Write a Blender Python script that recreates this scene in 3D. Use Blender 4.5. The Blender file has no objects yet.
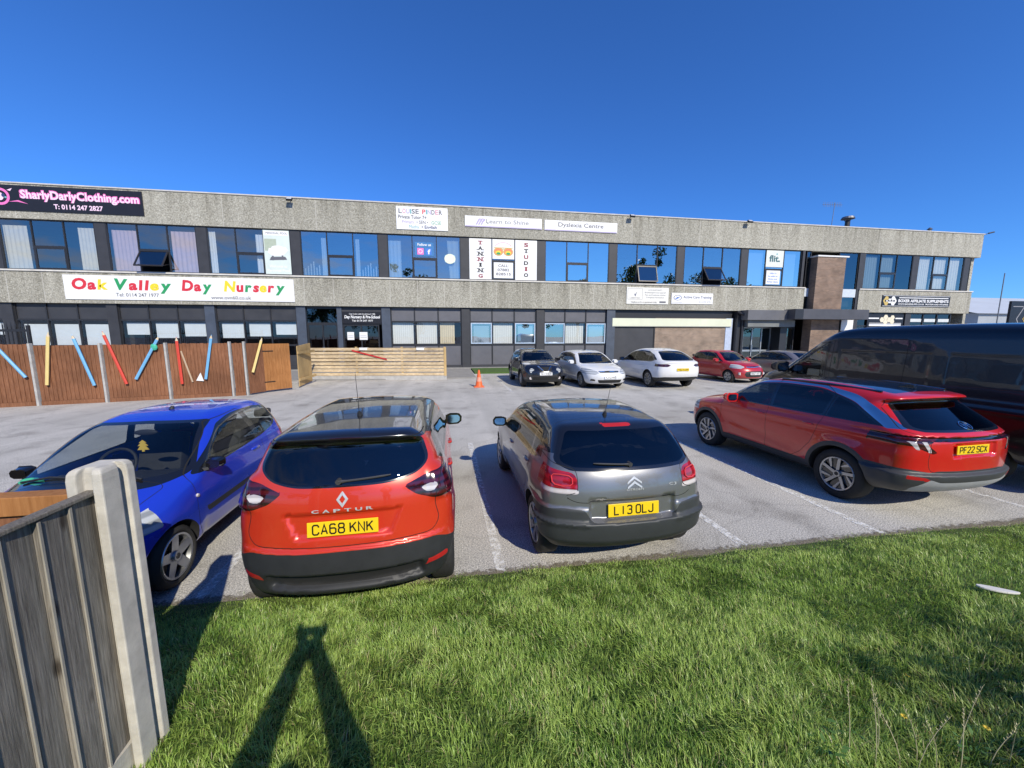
import bpy, bmesh, math, random
import numpy as np
from mathutils import Vector, Matrix
R = math.radians
random.seed(7); NR = np.random.default_rng(7)
SC = bpy.context.scene
COL = SC.collection

# site survey correction: plan and height scale of the surveyed setting (set to None for things given at true size)
XF = None
def site(p):
    if XF is None: return Vector(p)
    if XF == 2: return Vector((1.0619 * p[0] - 0.0254 * p[1], 0.9859 * p[1], 1.064 * p[2]))
    return Vector((1.0552 * p[0] + 0.05 - 0.0254 * p[1], 0.9859 * p[1], 1.064 * p[2]))
# ---------------------------------------------------------------- tagging
def tag(o, label=None, cat=None, group=None, kind=None):
    if label: o['label'] = label
    if cat: o['category'] = cat
    if group: o['group'] = group
    if kind: o['kind'] = kind
    return o

def thing(name, label, cat, loc=(0, 0, 0), rotz=0.0, group=None):
    o = bpy.data.objects.new(name, None); COL.objects.link(o)
    o.empty_display_size = 0.2
    o.location = site(loc); o.rotation_euler = (0, 0, rotz)
    return tag(o, label, cat, group)

def root_of(o):
    while o.parent: o = o.parent
    return o

def copy_tree(o, parent=None):
    c = o.copy(); COL.objects.link(c); c.parent = parent
    for ch in list(o.children): copy_tree(ch, c)
    return c

# ---------------------------------------------------------------- text outlines
_TX = {}
def text_outline(s, bold=0.0, shear=0.0, space=1.0):
    key = (s, bold, shear, space)
    if key not in _TX:
        cu = bpy.data.curves.new('lettering', 'FONT'); cu.body = s; cu.size = 1.0
        cu.offset = bold; cu.shear = shear; cu.space_character = space; cu.resolution_u = 3
        ob = bpy.data.objects.new('lettering', cu); COL.objects.link(ob)
        me = bpy.data.meshes.new_from_object(ob)
        V = [(v.co.x, v.co.y) for v in me.vertices]; F = [tuple(p.vertices) for p in me.polygons]
        bpy.data.objects.remove(ob); bpy.data.curves.remove(cu); bpy.data.meshes.remove(me)
        _TX[key] = (V, F)
    return _TX[key]

# ---------------------------------------------------------------- mesh builder
class MB:
    def __init__(s): s.v = []; s.f = []; s.m = []
    def add(s, V, F, mi=0, M=None):
        b = len(s.v)
        if M is not None: V = [M @ Vector(p) for p in V]
        s.v += [tuple(p) for p in V]
        s.f += [tuple(i + b for i in f) for f in F]; s.m += [mi] * len(F)
        return s
    def box(s, x0, x1, y0, y1, z0, z1, mi=0, M=None):
        V = [(x0, y0, z0), (x1, y0, z0), (x1, y1, z0), (x0, y1, z0), (x0, y0, z1), (x1, y0, z1), (x1, y1, z1), (x0, y1, z1)]
        return s.add(V, [(0, 3, 2, 1), (4, 5, 6, 7), (0, 1, 5, 4), (1, 2, 6, 5), (2, 3, 7, 6), (3, 0, 4, 7)], mi, M)
    def quad(s, a, b, c, d, mi=0): return s.add([a, b, c, d], [(0, 1, 2, 3)], mi)
    def cyl(s, p0, p1, r0, r1=None, n=12, mi=0, caps=True):
        r1 = r0 if r1 is None else r1
        p0, p1 = Vector(p0), Vector(p1); d = (p1 - p0).normalized()
        u = d.orthogonal().normalized(); w = d.cross(u)
        V = []; F = []
        for p, r in ((p0, r0), (p1, r1)):
            for i in range(n):
                a = 2 * math.pi * i / n; V.append(p + (u * math.cos(a) + w * math.sin(a)) * r)
        for i in range(n): F.append((i, (i + 1) % n, n + (i + 1) % n, n + i))
        if caps: F += [tuple(range(n - 1, -1, -1)), tuple(range(n, 2 * n))]
        return s.add(V, F, mi)
    def tube(s, pts, r, n=6, mi=0):
        rs = r if isinstance(r, (list, tuple)) else [r] * len(pts)
        P = [Vector(p) for p in pts]; V = []; F = []; u = None
        for i, p in enumerate(P):
            d = (P[min(i + 1, len(P) - 1)] - P[max(i - 1, 0)]).normalized()
            u = d.orthogonal().normalized() if u is None else (u - d * u.dot(d)).normalized()
            w = d.cross(u)
            for k in range(n):
                a = 2 * math.pi * k / n; V.append(p + (u * math.cos(a) + w * math.sin(a)) * rs[i])
        for i in range(len(P) - 1):
            for k in range(n): F.append((i * n + k, i * n + (k + 1) % n, (i + 1) * n + (k + 1) % n, (i + 1) * n + k))
        F += [tuple(range(n - 1, -1, -1)), tuple(range((len(P) - 1) * n, len(P) * n))]
        return s.add(V, F, mi)
    def lathe(s, prof, n=32, mi=0, M=None, close=False):      # profile of (r, y) turned round the y axis
        V = []; F = []
        for r, y in prof:
            for k in range(n):
                a = 2 * math.pi * k / n; V.append((r * math.cos(a), y, r * math.sin(a)))
        m = len(prof)
        for i in range(m - 1 + (1 if close else 0)):
            j = (i + 1) % m
            for k in range(n): F.append((i * n + k, i * n + (k + 1) % n, j * n + (k + 1) % n, j * n + k))
        return s.add(V, F, mi, M)
    def prism(s, poly, f0, f1, mi=0):          # poly 2D, f0/f1 map (a, b) to 3D for the two ends
        n = len(poly)
        V = [f0(*p) for p in poly] + [f1(*p) for p in poly]
        F = [tuple(range(n - 1, -1, -1)), tuple(range(n, 2 * n))]
        for i in range(n): F.append((i, (i + 1) % n, n + (i + 1) % n, n + i))
        return s.add(V, F, mi)
    def ball(s, c, rx, ry, rz, n=12, mi=0):
        V = []; F = []; h = n // 2
        for i in range(h + 1):
            t = math.pi * i / h
            for k in range(n):
                a = 2 * math.pi * k / n
                V.append((c[0] + rx * math.sin(t) * math.cos(a), c[1] + ry * math.sin(t) * math.sin(a), c[2] + rz * math.cos(t)))
        for i in range(h):
            for k in range(n): F.append((i * n + k, (i + 1) * n + k, (i + 1) * n + (k + 1) % n, i * n + (k + 1) % n))
        return s.add(V, F, mi)
    def text(s, txt, o, rx, up, width=None, height=1.0, mi=0, bold=0.0, shear=0.0, space=1.0, align='c'):
        V, F = text_outline(txt, bold, shear, space)
        if not V: return 0
        xs = [p[0] for p in V]; ys = [p[1] for p in V]
        k = height / (0.73 + 2 * bold)
        kx = k if width is None else width / max(1e-6, max(xs) - min(xs))
        x0 = min(xs) if align == 'l' else (max(xs) + min(xs)) / 2
        o, rx, up = Vector(o), Vector(rx).normalized(), Vector(up).normalized()
        s.add([o + rx * ((x - x0) * kx) + up * ((y + bold) * k) for x, y in V], F, mi)
        return (max(xs) - min(xs)) * kx
    def build(s, name, mat, parent=None, smooth=False, bevel=0.0, local=False, label=None, segs=2):
        V = s.v if local else [tuple(site(p)) for p in s.v]
        if parent is not None: off = Vector((0, 0, 0)) if local else Vector(root_of(parent).location)
        else:
            A = np.array(V); off = Vector(((A[:, 0].min() + A[:, 0].max()) / 2, (A[:, 1].min() + A[:, 1].max()) / 2, A[:, 2].min()))
        me = bpy.data.meshes.new(name)
        me.from_pydata([(p[0] - off.x, p[1] - off.y, p[2] - off.z) for p in V], [], s.f)
        mats = mat if isinstance(mat, (list, tuple)) else [mat]
        for m in mats: me.materials.append(m)
        if len(mats) > 1: me.polygons.foreach_set('material_index', s.m)
        if bevel > 0:
            bm = bmesh.new(); bm.from_mesh(me)
            bmesh.ops.remove_doubles(bm, verts=bm.verts, dist=1e-5)
            es = [e for e in bm.edges if len(e.link_faces) == 2 and e.calc_face_angle(0) > 0.6]
            bmesh.ops.bevel(bm, geom=es, offset=bevel, segments=segs, affect='EDGES', clamp_overlap=True, profile=0.5)
            bm.to_mesh(me); bm.free()
        if smooth:
            me.polygons.foreach_set('use_smooth', [True] * len(me.polygons))
            if smooth != 'all':
                me.set_sharp_from_angle(angle=R(35))
        me.update()
        ob = bpy.data.objects.new(name, me); COL.objects.link(ob)
        if parent is not None: ob.parent = parent
        else: ob.location = off
        if label: ob['label'] = label
        return ob

# ---------------------------------------------------------------- materials
def nodes(name):
    m = bpy.data.materials.new(name); m.use_nodes = True
    nt = m.node_tree; nt.nodes.clear()
    out = nt.nodes.new('ShaderNodeOutputMaterial')
    def N(t, **kw):
        n = nt.nodes.new('ShaderNode' + t)
        for k, v in kw.items(): setattr(n, k, v)
        return n
    def L(a, b): nt.links.new(a, b)
    return m, nt, out, N, L

def c4(c): return (c[0], c[1], c[2], 1.0)

def ramp(N, stops):
    r = N('ValToRGB'); e = r.color_ramp.elements
    while len(e) > 1: e.remove(e[0])
    e[0].position = stops[0][0]; e[0].color = c4(stops[0][1])
    for p, c in stops[1:]:
        x = e.new(p); x.color = c4(c)
    return r

def pmat(name, col, rough=0.6, metal=0.0, var=0.12, scale=6.0, bump=0.0, bscale=60.0, coat=0.0, spec=0.5, stretch=None, rvar=0.0, ior=1.5):
    m, nt, out, N, L = nodes(name)
    b = N('BsdfPrincipled'); L(b.outputs[0], out.inputs[0])
    b.inputs['Roughness'].default_value = rough; b.inputs['Metallic'].default_value = metal
    b.inputs['Coat Weight'].default_value = coat; b.inputs['Coat Roughness'].default_value = 0.03
    b.inputs['Specular IOR Level'].default_value = spec; b.inputs['IOR'].default_value = ior
    tc = N('TexCoord'); mp = N('Mapping'); L(tc.outputs['Object'], mp.inputs[0])
    if stretch: mp.inputs['Scale'].default_value = stretch
    n = N('TexNoise'); n.inputs['Scale'].default_value = scale; n.inputs['Detail'].default_value = 6; n.inputs['Roughness'].default_value = 0.65
    L(mp.outputs[0], n.inputs[0])
    r = ramp(N, [(0.25, [x * (1 - var) for x in col]), (0.75, [min(1, x * (1 + var)) for x in col])])
    L(n.outputs[0], r.inputs[0]); L(r.outputs[0], b.inputs['Base Color'])
    if rvar:
        mr = N('MapRange'); mr.inputs[3].default_value = max(0, rough - rvar); mr.inputs[4].default_value = min(1, rough + rvar)
        L(n.outputs[0], mr.inputs[0]); L(mr.outputs[0], b.inputs['Roughness'])
    if bump:
        n2 = N('TexNoise'); n2.inputs['Scale'].default_value = bscale; n2.inputs['Detail'].default_value = 4; L(mp.outputs[0], n2.inputs[0])
        bp = N('Bump'); bp.inputs['Strength'].default_value = bump; bp.inputs['Distance'].default_value = 0.02
        L(n2.outputs[0], bp.inputs['Height']); L(bp.outputs[0], b.inputs['Normal'])
    return m

def glass(name, tint=(0.3, 0.33, 0.35), refl=0.3, gcol=(1, 1, 1), wob=0.0, ior=1.5, rough=0.0):
    m, nt, out, N, L = nodes(name)
    t = N('BsdfTransparent'); t.inputs[0].default_value = c4(tint)
    g = N('BsdfGlossy'); g.inputs['Color'].default_value = c4(gcol); g.inputs['Roughness'].default_value = rough
    lw = N('LayerWeight'); lw.inputs[0].default_value = .5; pw = N('Math', operation='POWER'); pw.inputs[1].default_value = 5.0; L(lw.outputs['Facing'], pw.inputs[0])
    fr = N('MapRange'); f0 = ((ior - 1) / (ior + 1)) ** 2; fr.inputs[3].default_value = f0; fr.inputs[4].default_value = 1.0; L(pw.outputs[0], fr.inputs[0])
    ad = N('Math', operation='ADD'); ad.inputs[1].default_value = refl; ad.use_clamp = True; L(fr.outputs[0], ad.inputs[0])
    mx = N('MixShader'); L(ad.outputs[0], mx.inputs[0]); L(t.outputs[0], mx.inputs[1]); L(g.outputs[0], mx.inputs[2]); L(mx.outputs[0], out.inputs[0])
    if wob:
        tc = N('TexCoord'); n = N('TexNoise'); n.inputs['Scale'].default_value = 0.9; n.inputs['Detail'].default_value = 1; L(tc.outputs['Object'], n.inputs[0])
        bp = N('Bump'); bp.inputs['Strength'].default_value = wob; bp.inputs['Distance'].default_value = 0.05
        L(n.outputs[0], bp.inputs['Height']); L(bp.outputs[0], g.inputs['Normal'])
    return m

MAT = {}
def flat(name, col, rough=0.5, **k):
    if name not in MAT: MAT[name] = pmat(name, col, rough, **k)
    return MAT[name]
# ================================================================ camera, sky, sun
cam = bpy.data.cameras.new('camera'); cam.sensor_width = 36.0; cam.lens = 370.0 / 1024 * 36
cam.clip_start = 0.02; cam.clip_end = 3000
co = bpy.data.objects.new('camera', cam); COL.objects.link(co)
co.location = (0, 0, 2.34); co.rotation_euler = (R(90) - math.atan(48 / 370), 0, R(-8.89))
SC.camera = co
SUN_EL = R(36.5); SUN_AZ = R(158.1)          # azimuth clockwise from +Y
sd = Vector((math.sin(SUN_AZ) * math.cos(SUN_EL), math.cos(SUN_AZ) * math.cos(SUN_EL), math.sin(SUN_EL)))
sl = bpy.data.lights.new('sun', 'SUN'); sl.energy = 5.0; sl.angle = R(0.53); sl.color = (1.0, 0.925, 0.77)
so = bpy.data.objects.new('sun', sl); COL.objects.link(so)
so.location = (10, -30, 30); so.rotation_euler = (-sd).to_track_quat('-Z', 'Y').to_euler()
W = bpy.data.worlds.new('World'); SC.world = W; W.use_nodes = True
wn = W.node_tree; wn.nodes.clear()
wo = wn.nodes.new('ShaderNodeOutputWorld'); wb = wn.nodes.new('ShaderNodeBackground'); ws = wn.nodes.new('ShaderNodeTexSky')
ws.sky_type = 'NISHITA'; ws.sun_disc = False; ws.sun_elevation = SUN_EL; ws.sun_rotation = SUN_AZ
ws.air_density = 1.0; ws.dust_density = 0.0; ws.ozone_density = 5.0; ws.altitude = 100
wh = wn.nodes.new('ShaderNodeHueSaturation'); wh.inputs['Saturation'].default_value = 1.0
wb.inputs['Strength'].default_value = 0.114
wn.links.new(ws.outputs[0], wh.inputs['Color']); wm = wn.nodes.new('ShaderNodeMixRGB'); wm.blend_type = 'MULTIPLY'; wm.inputs[0].default_value = 1; wm.inputs[2].default_value = (0.43, 0.88, 1.52, 1); wn.links.new(wh.outputs[0], wm.inputs[1]); wt = wn.nodes.new('ShaderNodeTexCoord'); wsx = wn.nodes.new('ShaderNodeSeparateXYZ'); wn.links.new(wt.outputs['Generated'], wsx.inputs[0])
def wmath(op, a, b=None, clamp=False):
    n = wn.nodes.new('ShaderNodeMath'); n.operation = op; n.use_clamp = clamp
    for k, v in enumerate((a, b)):
        if v is None: continue
        if isinstance(v, (int, float)): n.inputs[k].default_value = v
        else: wn.links.new(v, n.inputs[k])
    return n.outputs[0]
# broken cloud bank low in the south west (behind the photographer, mirrored in the left windows)
wmp = wn.nodes.new('ShaderNodeMapping'); wmp.inputs['Scale'].default_value = (2.2, 2.2, 7.0); wn.links.new(wt.outputs['Generated'], wmp.inputs[0])
wno = wn.nodes.new('ShaderNodeTexNoise'); wno.inputs['Scale'].default_value = 1.6; wno.inputs['Detail'].default_value = 8; wno.inputs['Roughness'].default_value = .6; wn.links.new(wmp.outputs[0], wno.inputs[0])
wmk = wmath('MULTIPLY', wmath('MULTIPLY', wmath('SUBTRACT', wmath('MULTIPLY', wsx.outputs[1], -2.5), 0.4, True), wmath('ADD', wmath('MULTIPLY', wsx.outputs[0], -1.6), .35, True), True), wmath('SUBTRACT', 1.25, wmath('MULTIPLY', wsx.outputs[2], 1.8), True), True)
wcl = wmath('MULTIPLY', wmath('MULTIPLY', wmath('SUBTRACT', wno.outputs[0], .43), 5.0, True), wmk, True)
wmix = wn.nodes.new('ShaderNodeMixRGB'); wmix.inputs[2].default_value = (4.6, 4.7, 5.0, 1); wn.links.new(wcl, wmix.inputs[0]); wn.links.new(wm.outputs[0], wmix.inputs[1]); wn.links.new(wmix.outputs[0], wb.inputs[0]); wn.links.new(wb.outputs[0], wo.inputs[0])
SC.view_settings.view_transform = 'Standard'; SC.view_settings.look = 'None'; SC.view_settings.exposure = 0; SC.view_settings.gamma = 1
SC.cycles.max_bounces = 8; SC.cycles.transparent_max_bounces = 24; SC.cycles.caustics_reflective = False; SC.cycles.caustics_refractive = False
SC.cycles.sample_clamp_indirect = 6.0; SC.cycles.use_denoising = True

# ================================================================ ground
def tarmac_mat():
    m, nt, out, N, L = nodes('tarmac'); b = N('BsdfPrincipled'); L(b.outputs[0], out.inputs[0])
    tc = N('TexCoord')
    n1 = N('TexNoise'); n1.inputs['Scale'].default_value = 0.35; n1.inputs['Detail'].default_value = 7; n1.inputs['Roughness'].default_value = 0.6; L(tc.outputs['Object'], n1.inputs[0])
    n2 = N('TexNoise'); n2.inputs['Scale'].default_value = 70; n2.inputs['Detail'].default_value = 3; L(tc.outputs['Object'], n2.inputs[0])
    vo = N('TexVoronoi'); vo.inputs['Scale'].default_value = 95; L(tc.outputs['Object'], vo.inputs[0])
    r1 = ramp(N, [(0.3, (0.355, 0.343, 0.318)), (0.7, (0.475, 0.46, 0.43))]); L(n1.outputs[0], r1.inputs[0])
    r2 = ramp(N, [(0.3, (0.38, 0.38, 0.38)), (0.5, (0.98, 0.98, 0.98)), (0.72, (1.75, 1.72, 1.65))]); L(n2.outputs[0], r2.inputs[0])
    mx = N('MixRGB', blend_type='MULTIPLY'); mx.inputs[0].default_value = 1; L(r1.outputs[0], mx.inputs[1]); L(r2.outputs[0], mx.inputs[2])
    r3 = ramp(N, [(0.0, (0.75, 0.75, 0.75)), (0.2, (1.0, 1.0, 1.0)), (0.6, (1.2, 1.2, 1.2))]); L(vo.outputs['Distance'], r3.inputs[0])
    m2 = N('MixRGB', blend_type='MULTIPLY'); m2.inputs[0].default_value = 0.8; L(mx.outputs[0], m2.inputs[1]); L(r3.outputs[0], m2.inputs[2])
    # oil stains and patched areas
    n4 = N('TexNoise'); n4.inputs['Scale'].default_value = 1.3; n4.inputs['Detail'].default_value = 4; L(tc.outputs['Object'], n4.inputs[0])
    r4 = ramp(N, [(0.54, (1, 1, 1)), (0.72, (0.62, 0.61, 0.60))]); L(n4.outputs[0], r4.inputs[0])
    m3 = N('MixRGB', blend_type='MULTIPLY'); m3.inputs[0].default_value = 0.75; L(m2.outputs[0], m3.inputs[1]); L(r4.outputs[0], m3.inputs[2])
    # fine cracks and darker wheel tracks along the bays
    nw = N('TexNoise'); nw.inputs['Scale'].default_value = 1.1; nw.inputs['Detail'].default_value = 6; L(tc.outputs['Object'], nw.inputs[0])
    mw = N('MixRGB', blend_type='LINEAR_LIGHT'); mw.inputs[0].default_value = .35; L(tc.outputs['Object'], mw.inputs[1]); L(nw.outputs['Color'], mw.inputs[2])
    vc = N('TexVoronoi', feature='DISTANCE_TO_EDGE'); vc.inputs['Scale'].default_value = .42; L(mw.outputs[0], vc.inputs[0]); rc = ramp(N, [(0.0, (.45, .45, .45)), (.008, (.8, .8, .8)), (.016, (1, 1, 1))]); L(vc.outputs['Distance'], rc.inputs[0])
    m4 = N('MixRGB', blend_type='MULTIPLY'); m4.inputs[0].default_value = .26; L(m3.outputs[0], m4.inputs[1]); L(rc.outputs[0], m4.inputs[2])
    mpt = N('Mapping'); mpt.inputs['Scale'].default_value = (.95, .05, 1); L(tc.outputs['Object'], mpt.inputs[0]); nt2 = N('TexNoise'); nt2.inputs['Scale'].default_value = 1.6; nt2.inputs['Detail'].default_value = 3; L(mpt.outputs[0], nt2.inputs[0]); rt = ramp(N, [(.35, (.86, .86, .86)), (.6, (1.04, 1.04, 1.04))]); L(nt2.outputs[0], rt.inputs[0])
    m5 = N('MixRGB', blend_type='MULTIPLY'); m5.inputs[0].default_value = .8; L(m4.outputs[0], m5.inputs[1]); L(rt.outputs[0], m5.inputs[2])
    L(m5.outputs[0], b.inputs['Base Color']); b.inputs['Roughness'].default_value = 0.85; b.inputs['Specular IOR Level'].default_value = 0.3
    bp = N('Bump'); bp.inputs['Strength'].default_value = 0.5; bp.inputs['Distance'].default_value = 0.008; L(n2.outputs[0], bp.inputs['Height']); L(bp.outputs[0], b.inputs['Normal'])
    return m
g = MB(); g.quad((-900, -900, 0), (900, -900, 0), (900, 900, 0), (-900, 900, 0))
tag(g.build('car_park_ground', tarmac_mat()), kind='structure')

def paint_mat():
    m, nt, out, N, L = nodes('worn_line_paint'); b = N('BsdfPrincipled')
    tc = N('TexCoord'); n = N('TexNoise'); n.inputs['Scale'].default_value = 14; n.inputs['Detail'].default_value = 8; n.inputs['Roughness'].default_value = 0.75; L(tc.outputs['Object'], n.inputs[0])
    r = ramp(N, [(0.44, (0, 0, 0)), (0.60, (0.85, 0.85, 0.85))]); L(n.outputs[0], r.inputs[0])
    b.inputs['Base Color'].default_value = (0.86, 0.86, 0.84, 1); b.inputs['Roughness'].default_value = 0.8
    t = N('BsdfTransparent'); mx = N('MixShader'); L(r.outputs[0], mx.inputs[0]); L(t.outputs[0], mx.inputs[1]); L(b.outputs[0], mx.inputs[2]); L(mx.outputs[0], out.inputs[0])
    return m
XF = 1
pl = MB()
for x in (-4.75, -2.15, 0.44, 3.05, 4.78, 7.35, 9.9): pl.box(x - 0.05, x + 0.05, 3.45, 8.1, 0.003, 0.005)
for x in (2.6, 5.2, 7.9, 10.6, 13.2, 15.9): pl.box(x - 0.05, x + 0.05, 15.6, 20.4, 0.003, 0.005)
tag(pl.build('bay_markings', paint_mat()), kind='structure')
st = MB(); st.box(1.7, 11.6, 23.3, 26.6, 0.0, 0.08)
tag(st.build('grass_strip', pmat('strip_turf', (0.06, 0.12, 0.02), 0.9, var=0.5, scale=20, bump=0.8)), kind='structure')
ap = MB(); ap.box(-34, 1.6, 20.9, 27.2, 0.0, 0.05); ap.box(-34, 44, 26.6, 27.4, 0.0, 0.10); ap.box(11.7, 44, 25.2, 26.59, 0.0, 0.09)
tag(ap.build('paving', pmat('paving_slabs', (0.26, 0.25, 0.235), 0.85, var=0.2, scale=3, bump=0.2), bevel=0.01), kind='structure')

XF = None
def verge_z(x, y):
    d = np.maximum(0.0, 3.37 + 0.02 * np.sin(x * 1.7) + 0.012 * np.sin(x * 4.3 + 1) - y)
    return 0.38 * (1 - np.exp(-d / 1.0)) + 0.03 * np.sin(x * 1.3 + y * 0.7) * np.minimum(1, d) + 0.02 * np.sin(x * 3.1 - y * 2.3) * np.minimum(1, d)
gx = np.linspace(-16, 18, 273); gy = np.concatenate([np.linspace(-14, 0, 40)[:-1], np.linspace(0, 3.6, 60)])
XX, YY = np.meshgrid(gx, gy); ZZ = verge_z(XX, YY)
ZZ = np.where(YY > 3.37 + 0.02 * np.sin(XX * 1.7) + 0.012 * np.sin(XX * 4.3 + 1), -0.03, ZZ + 0.006)
vg = MB(); nx = len(gx)
vg.v = [tuple(p) for p in np.stack([XX.ravel(), YY.ravel(), ZZ.ravel()], 1).tolist()]
vg.f = [(j * nx + i, j * nx + i + 1, (j + 1) * nx + i + 1, (j + 1) * nx + i) for j in range(len(gy) - 1) for i in range(nx - 1)]
vg.m = [0] * len(vg.f)
# gritty soil and debris along the broken edge of the tarmac
def soil_mat():
    m, nt, out, N, L = nodes('edge_soil'); b = N('BsdfPrincipled'); tc = N('TexCoord'); n = N('TexNoise'); n.inputs['Scale'].default_value = 14; n.inputs['Detail'].default_value = 9; n.inputs['Roughness'].default_value = .8; L(tc.outputs['Object'], n.inputs[0])
    sx = N('SeparateXYZ'); L(tc.outputs['Object'], sx.inputs[0]); mr = N('MapRange'); mr.inputs[1].default_value = -.14; mr.inputs[2].default_value = .12; mr.inputs[3].default_value = .25; mr.inputs[4].default_value = -.25; L(sx.outputs[1], mr.inputs[0])
    ad = N('Math', operation='ADD'); L(n.outputs[0], ad.inputs[0]); L(mr.outputs[0], ad.inputs[1]); r = ramp(N, [(.48, (0, 0, 0)), (.60, (1, 1, 1))]); L(ad.outputs[0], r.inputs[0])
    n2 = N('TexNoise'); n2.inputs['Scale'].default_value = 60; L(tc.outputs['Object'], n2.inputs[0]); r2 = ramp(N, [(.35, (.10, .085, .06)), (.65, (.25, .22, .17))]); L(n2.outputs[0], r2.inputs[0]); L(r2.outputs[0], b.inputs['Base Color']); b.inputs['Roughness'].default_value = .95
    t = N('BsdfTransparent'); mx = N('MixShader'); L(r.outputs[0], mx.inputs[0]); L(t.outputs[0], mx.inputs[1]); L(b.outputs[0], mx.inputs[2]); L(mx.outputs[0], out.inputs[0]); return m
so_ = MB(); so_.quad((-16, 3.3, 0.0075), (18, 3.3, 0.0075), (18, 3.62, 0.0075), (-16, 3.62, 0.0075)); tag(so_.build('edge_soil', soil_mat()), kind='structure')
tag(vg.build('verge_bank', pmat('verge_soil', (0.075, 0.115, 0.022), 0.95, var=0.5, scale=9, bump=0.6, bscale=30), smooth='all'), kind='structure')
XF = 1
# ================================================================ office building
NF = 27.07                                        # facade plane (y)
def pebble_mat(name='pebbledash', joints=0.0, off=0.0, top=5.0):
    m, nt, out, N, L = nodes(name); b = N('BsdfPrincipled'); L(b.outputs[0], out.inputs[0])
    tc = N('TexCoord')
    v = N('TexVoronoi'); v.inputs['Scale'].default_value = 12; L(tc.outputs['Object'], v.inputs[0])
    n = N('TexNoise'); n.inputs['Scale'].default_value = 15; n.inputs['Detail'].default_value = 6; n.inputs['Roughness'].default_value = 0.85; L(tc.outputs['Object'], n.inputs[0])
    r = ramp(N, [(0.34, (0.11, 0.105, 0.09)), (0.45, (0.32, 0.315, 0.28)), (0.55, (0.46, 0.455, 0.41)), (0.66, (0.74, 0.73, 0.67))]); L(n.outputs[0], r.inputs[0])
    rv = ramp(N, [(0.0, (0.70, 0.68, 0.65)), (1.0, (1.15, 1.13, 1.09))]); L(v.outputs['Color'], rv.inputs[0])
    mx = N('MixRGB', blend_type='MULTIPLY'); mx.inputs[0].default_value = 1; L(r.outputs[0], mx.inputs[1]); L(rv.outputs[0], mx.inputs[2])
    mp = N('Mapping'); mp.inputs['Scale'].default_value = (1.2, 1, 0.12); L(tc.outputs['Object'], mp.inputs[0])
    n3 = N('TexNoise'); n3.inputs['Scale'].default_value = 1.0; n3.inputs['Detail'].default_value = 6; L(mp.outputs[0], n3.inputs[0])
    r3 = ramp(N, [(0.35, (0.88, 0.875, 0.86)), (0.6, (1.04, 1.04, 1.04))]); L(n3.outputs[0], r3.inputs[0])
    m2 = N('MixRGB', blend_type='MULTIPLY'); m2.inputs[0].default_value = 0.9; L(mx.outputs[0], m2.inputs[1]); L(r3.outputs[0], m2.inputs[2])
    sx = N('SeparateXYZ'); L(tc.outputs['Object'], sx.inputs[0]); cur = m2.outputs[0]
    # rain streaks below the top edge
    mr = N('MapRange'); mr.inputs[1].default_value = top; mr.inputs[2].default_value = top - 1.3; mr.inputs[3].default_value = .75; mr.inputs[4].default_value = .0; L(sx.outputs[2], mr.inputs[0])
    mps = N('Mapping'); mps.inputs['Scale'].default_value = (2.6, 1, .06); L(tc.outputs['Object'], mps.inputs[0]); ns = N('TexNoise'); ns.inputs['Scale'].default_value = 1.3; ns.inputs['Detail'].default_value = 5; L(mps.outputs[0], ns.inputs[0])
    rs_ = ramp(N, [(.48, (0, 0, 0)), (.66, (1, 1, 1))]); L(ns.outputs[0], rs_.inputs[0]); mu = N('Math', operation='MULTIPLY'); L(mr.outputs[0], mu.inputs[0]); L(rs_.outputs[0], mu.inputs[1])
    ms = N('MixRGB', blend_type='MULTIPLY'); L(mu.outputs[0], ms.inputs[0]); L(cur, ms.inputs[1]); ms.inputs[2].default_value = (.55, .54, .52, 1); cur = ms.outputs[0]
    if joints:
        ad = N('Math', operation='ADD'); ad.inputs[1].default_value = off; L(sx.outputs[0], ad.inputs[0]); fm = N('Math', operation='FLOORED_MODULO'); fm.inputs[1].default_value = joints; L(ad.outputs[0], fm.inputs[0]); lt = N('Math', operation='LESS_THAN'); lt.inputs[1].default_value = .05; L(fm.outputs[0], lt.inputs[0])
        dv = N('Math', operation='DIVIDE'); dv.inputs[1].default_value = joints; L(ad.outputs[0], dv.inputs[0]); fl = N('Math', operation='FLOOR'); L(dv.outputs[0], fl.inputs[0]); wn_ = N('TexWhiteNoise', noise_dimensions='1D'); L(fl.outputs[0], wn_.inputs['W']); rp = ramp(N, [(0, (.90, .895, .88)), (1, (1.06, 1.055, 1.04))]); L(wn_.outputs['Value'], rp.inputs[0])
        mp_ = N('MixRGB', blend_type='MULTIPLY'); mp_.inputs[0].default_value = 1; L(cur, mp_.inputs[1]); L(rp.outputs[0], mp_.inputs[2])
        mj = N('MixRGB'); mf = N('Math', operation='MULTIPLY'); mf.inputs[1].default_value = .55; L(lt.outputs[0], mf.inputs[0]); L(mf.outputs[0], mj.inputs[0]); L(mp_.outputs[0], mj.inputs[1]); mj.inputs[2].default_value = (.52, .50, .45, 1); cur = mj.outputs[0]
    L(cur, b.inputs['Base Color']); b.inputs['Roughness'].default_value = 0.95; b.inputs['Specular IOR Level'].default_value = 0.2
    bp = N('Bump'); bp.inputs['Strength'].default_value = 0.8; bp.inputs['Distance'].default_value = 0.03; L(n.outputs[0], bp.inputs['Height']); L(bp.outputs[0], b.inputs['Normal'])
    return m
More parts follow.
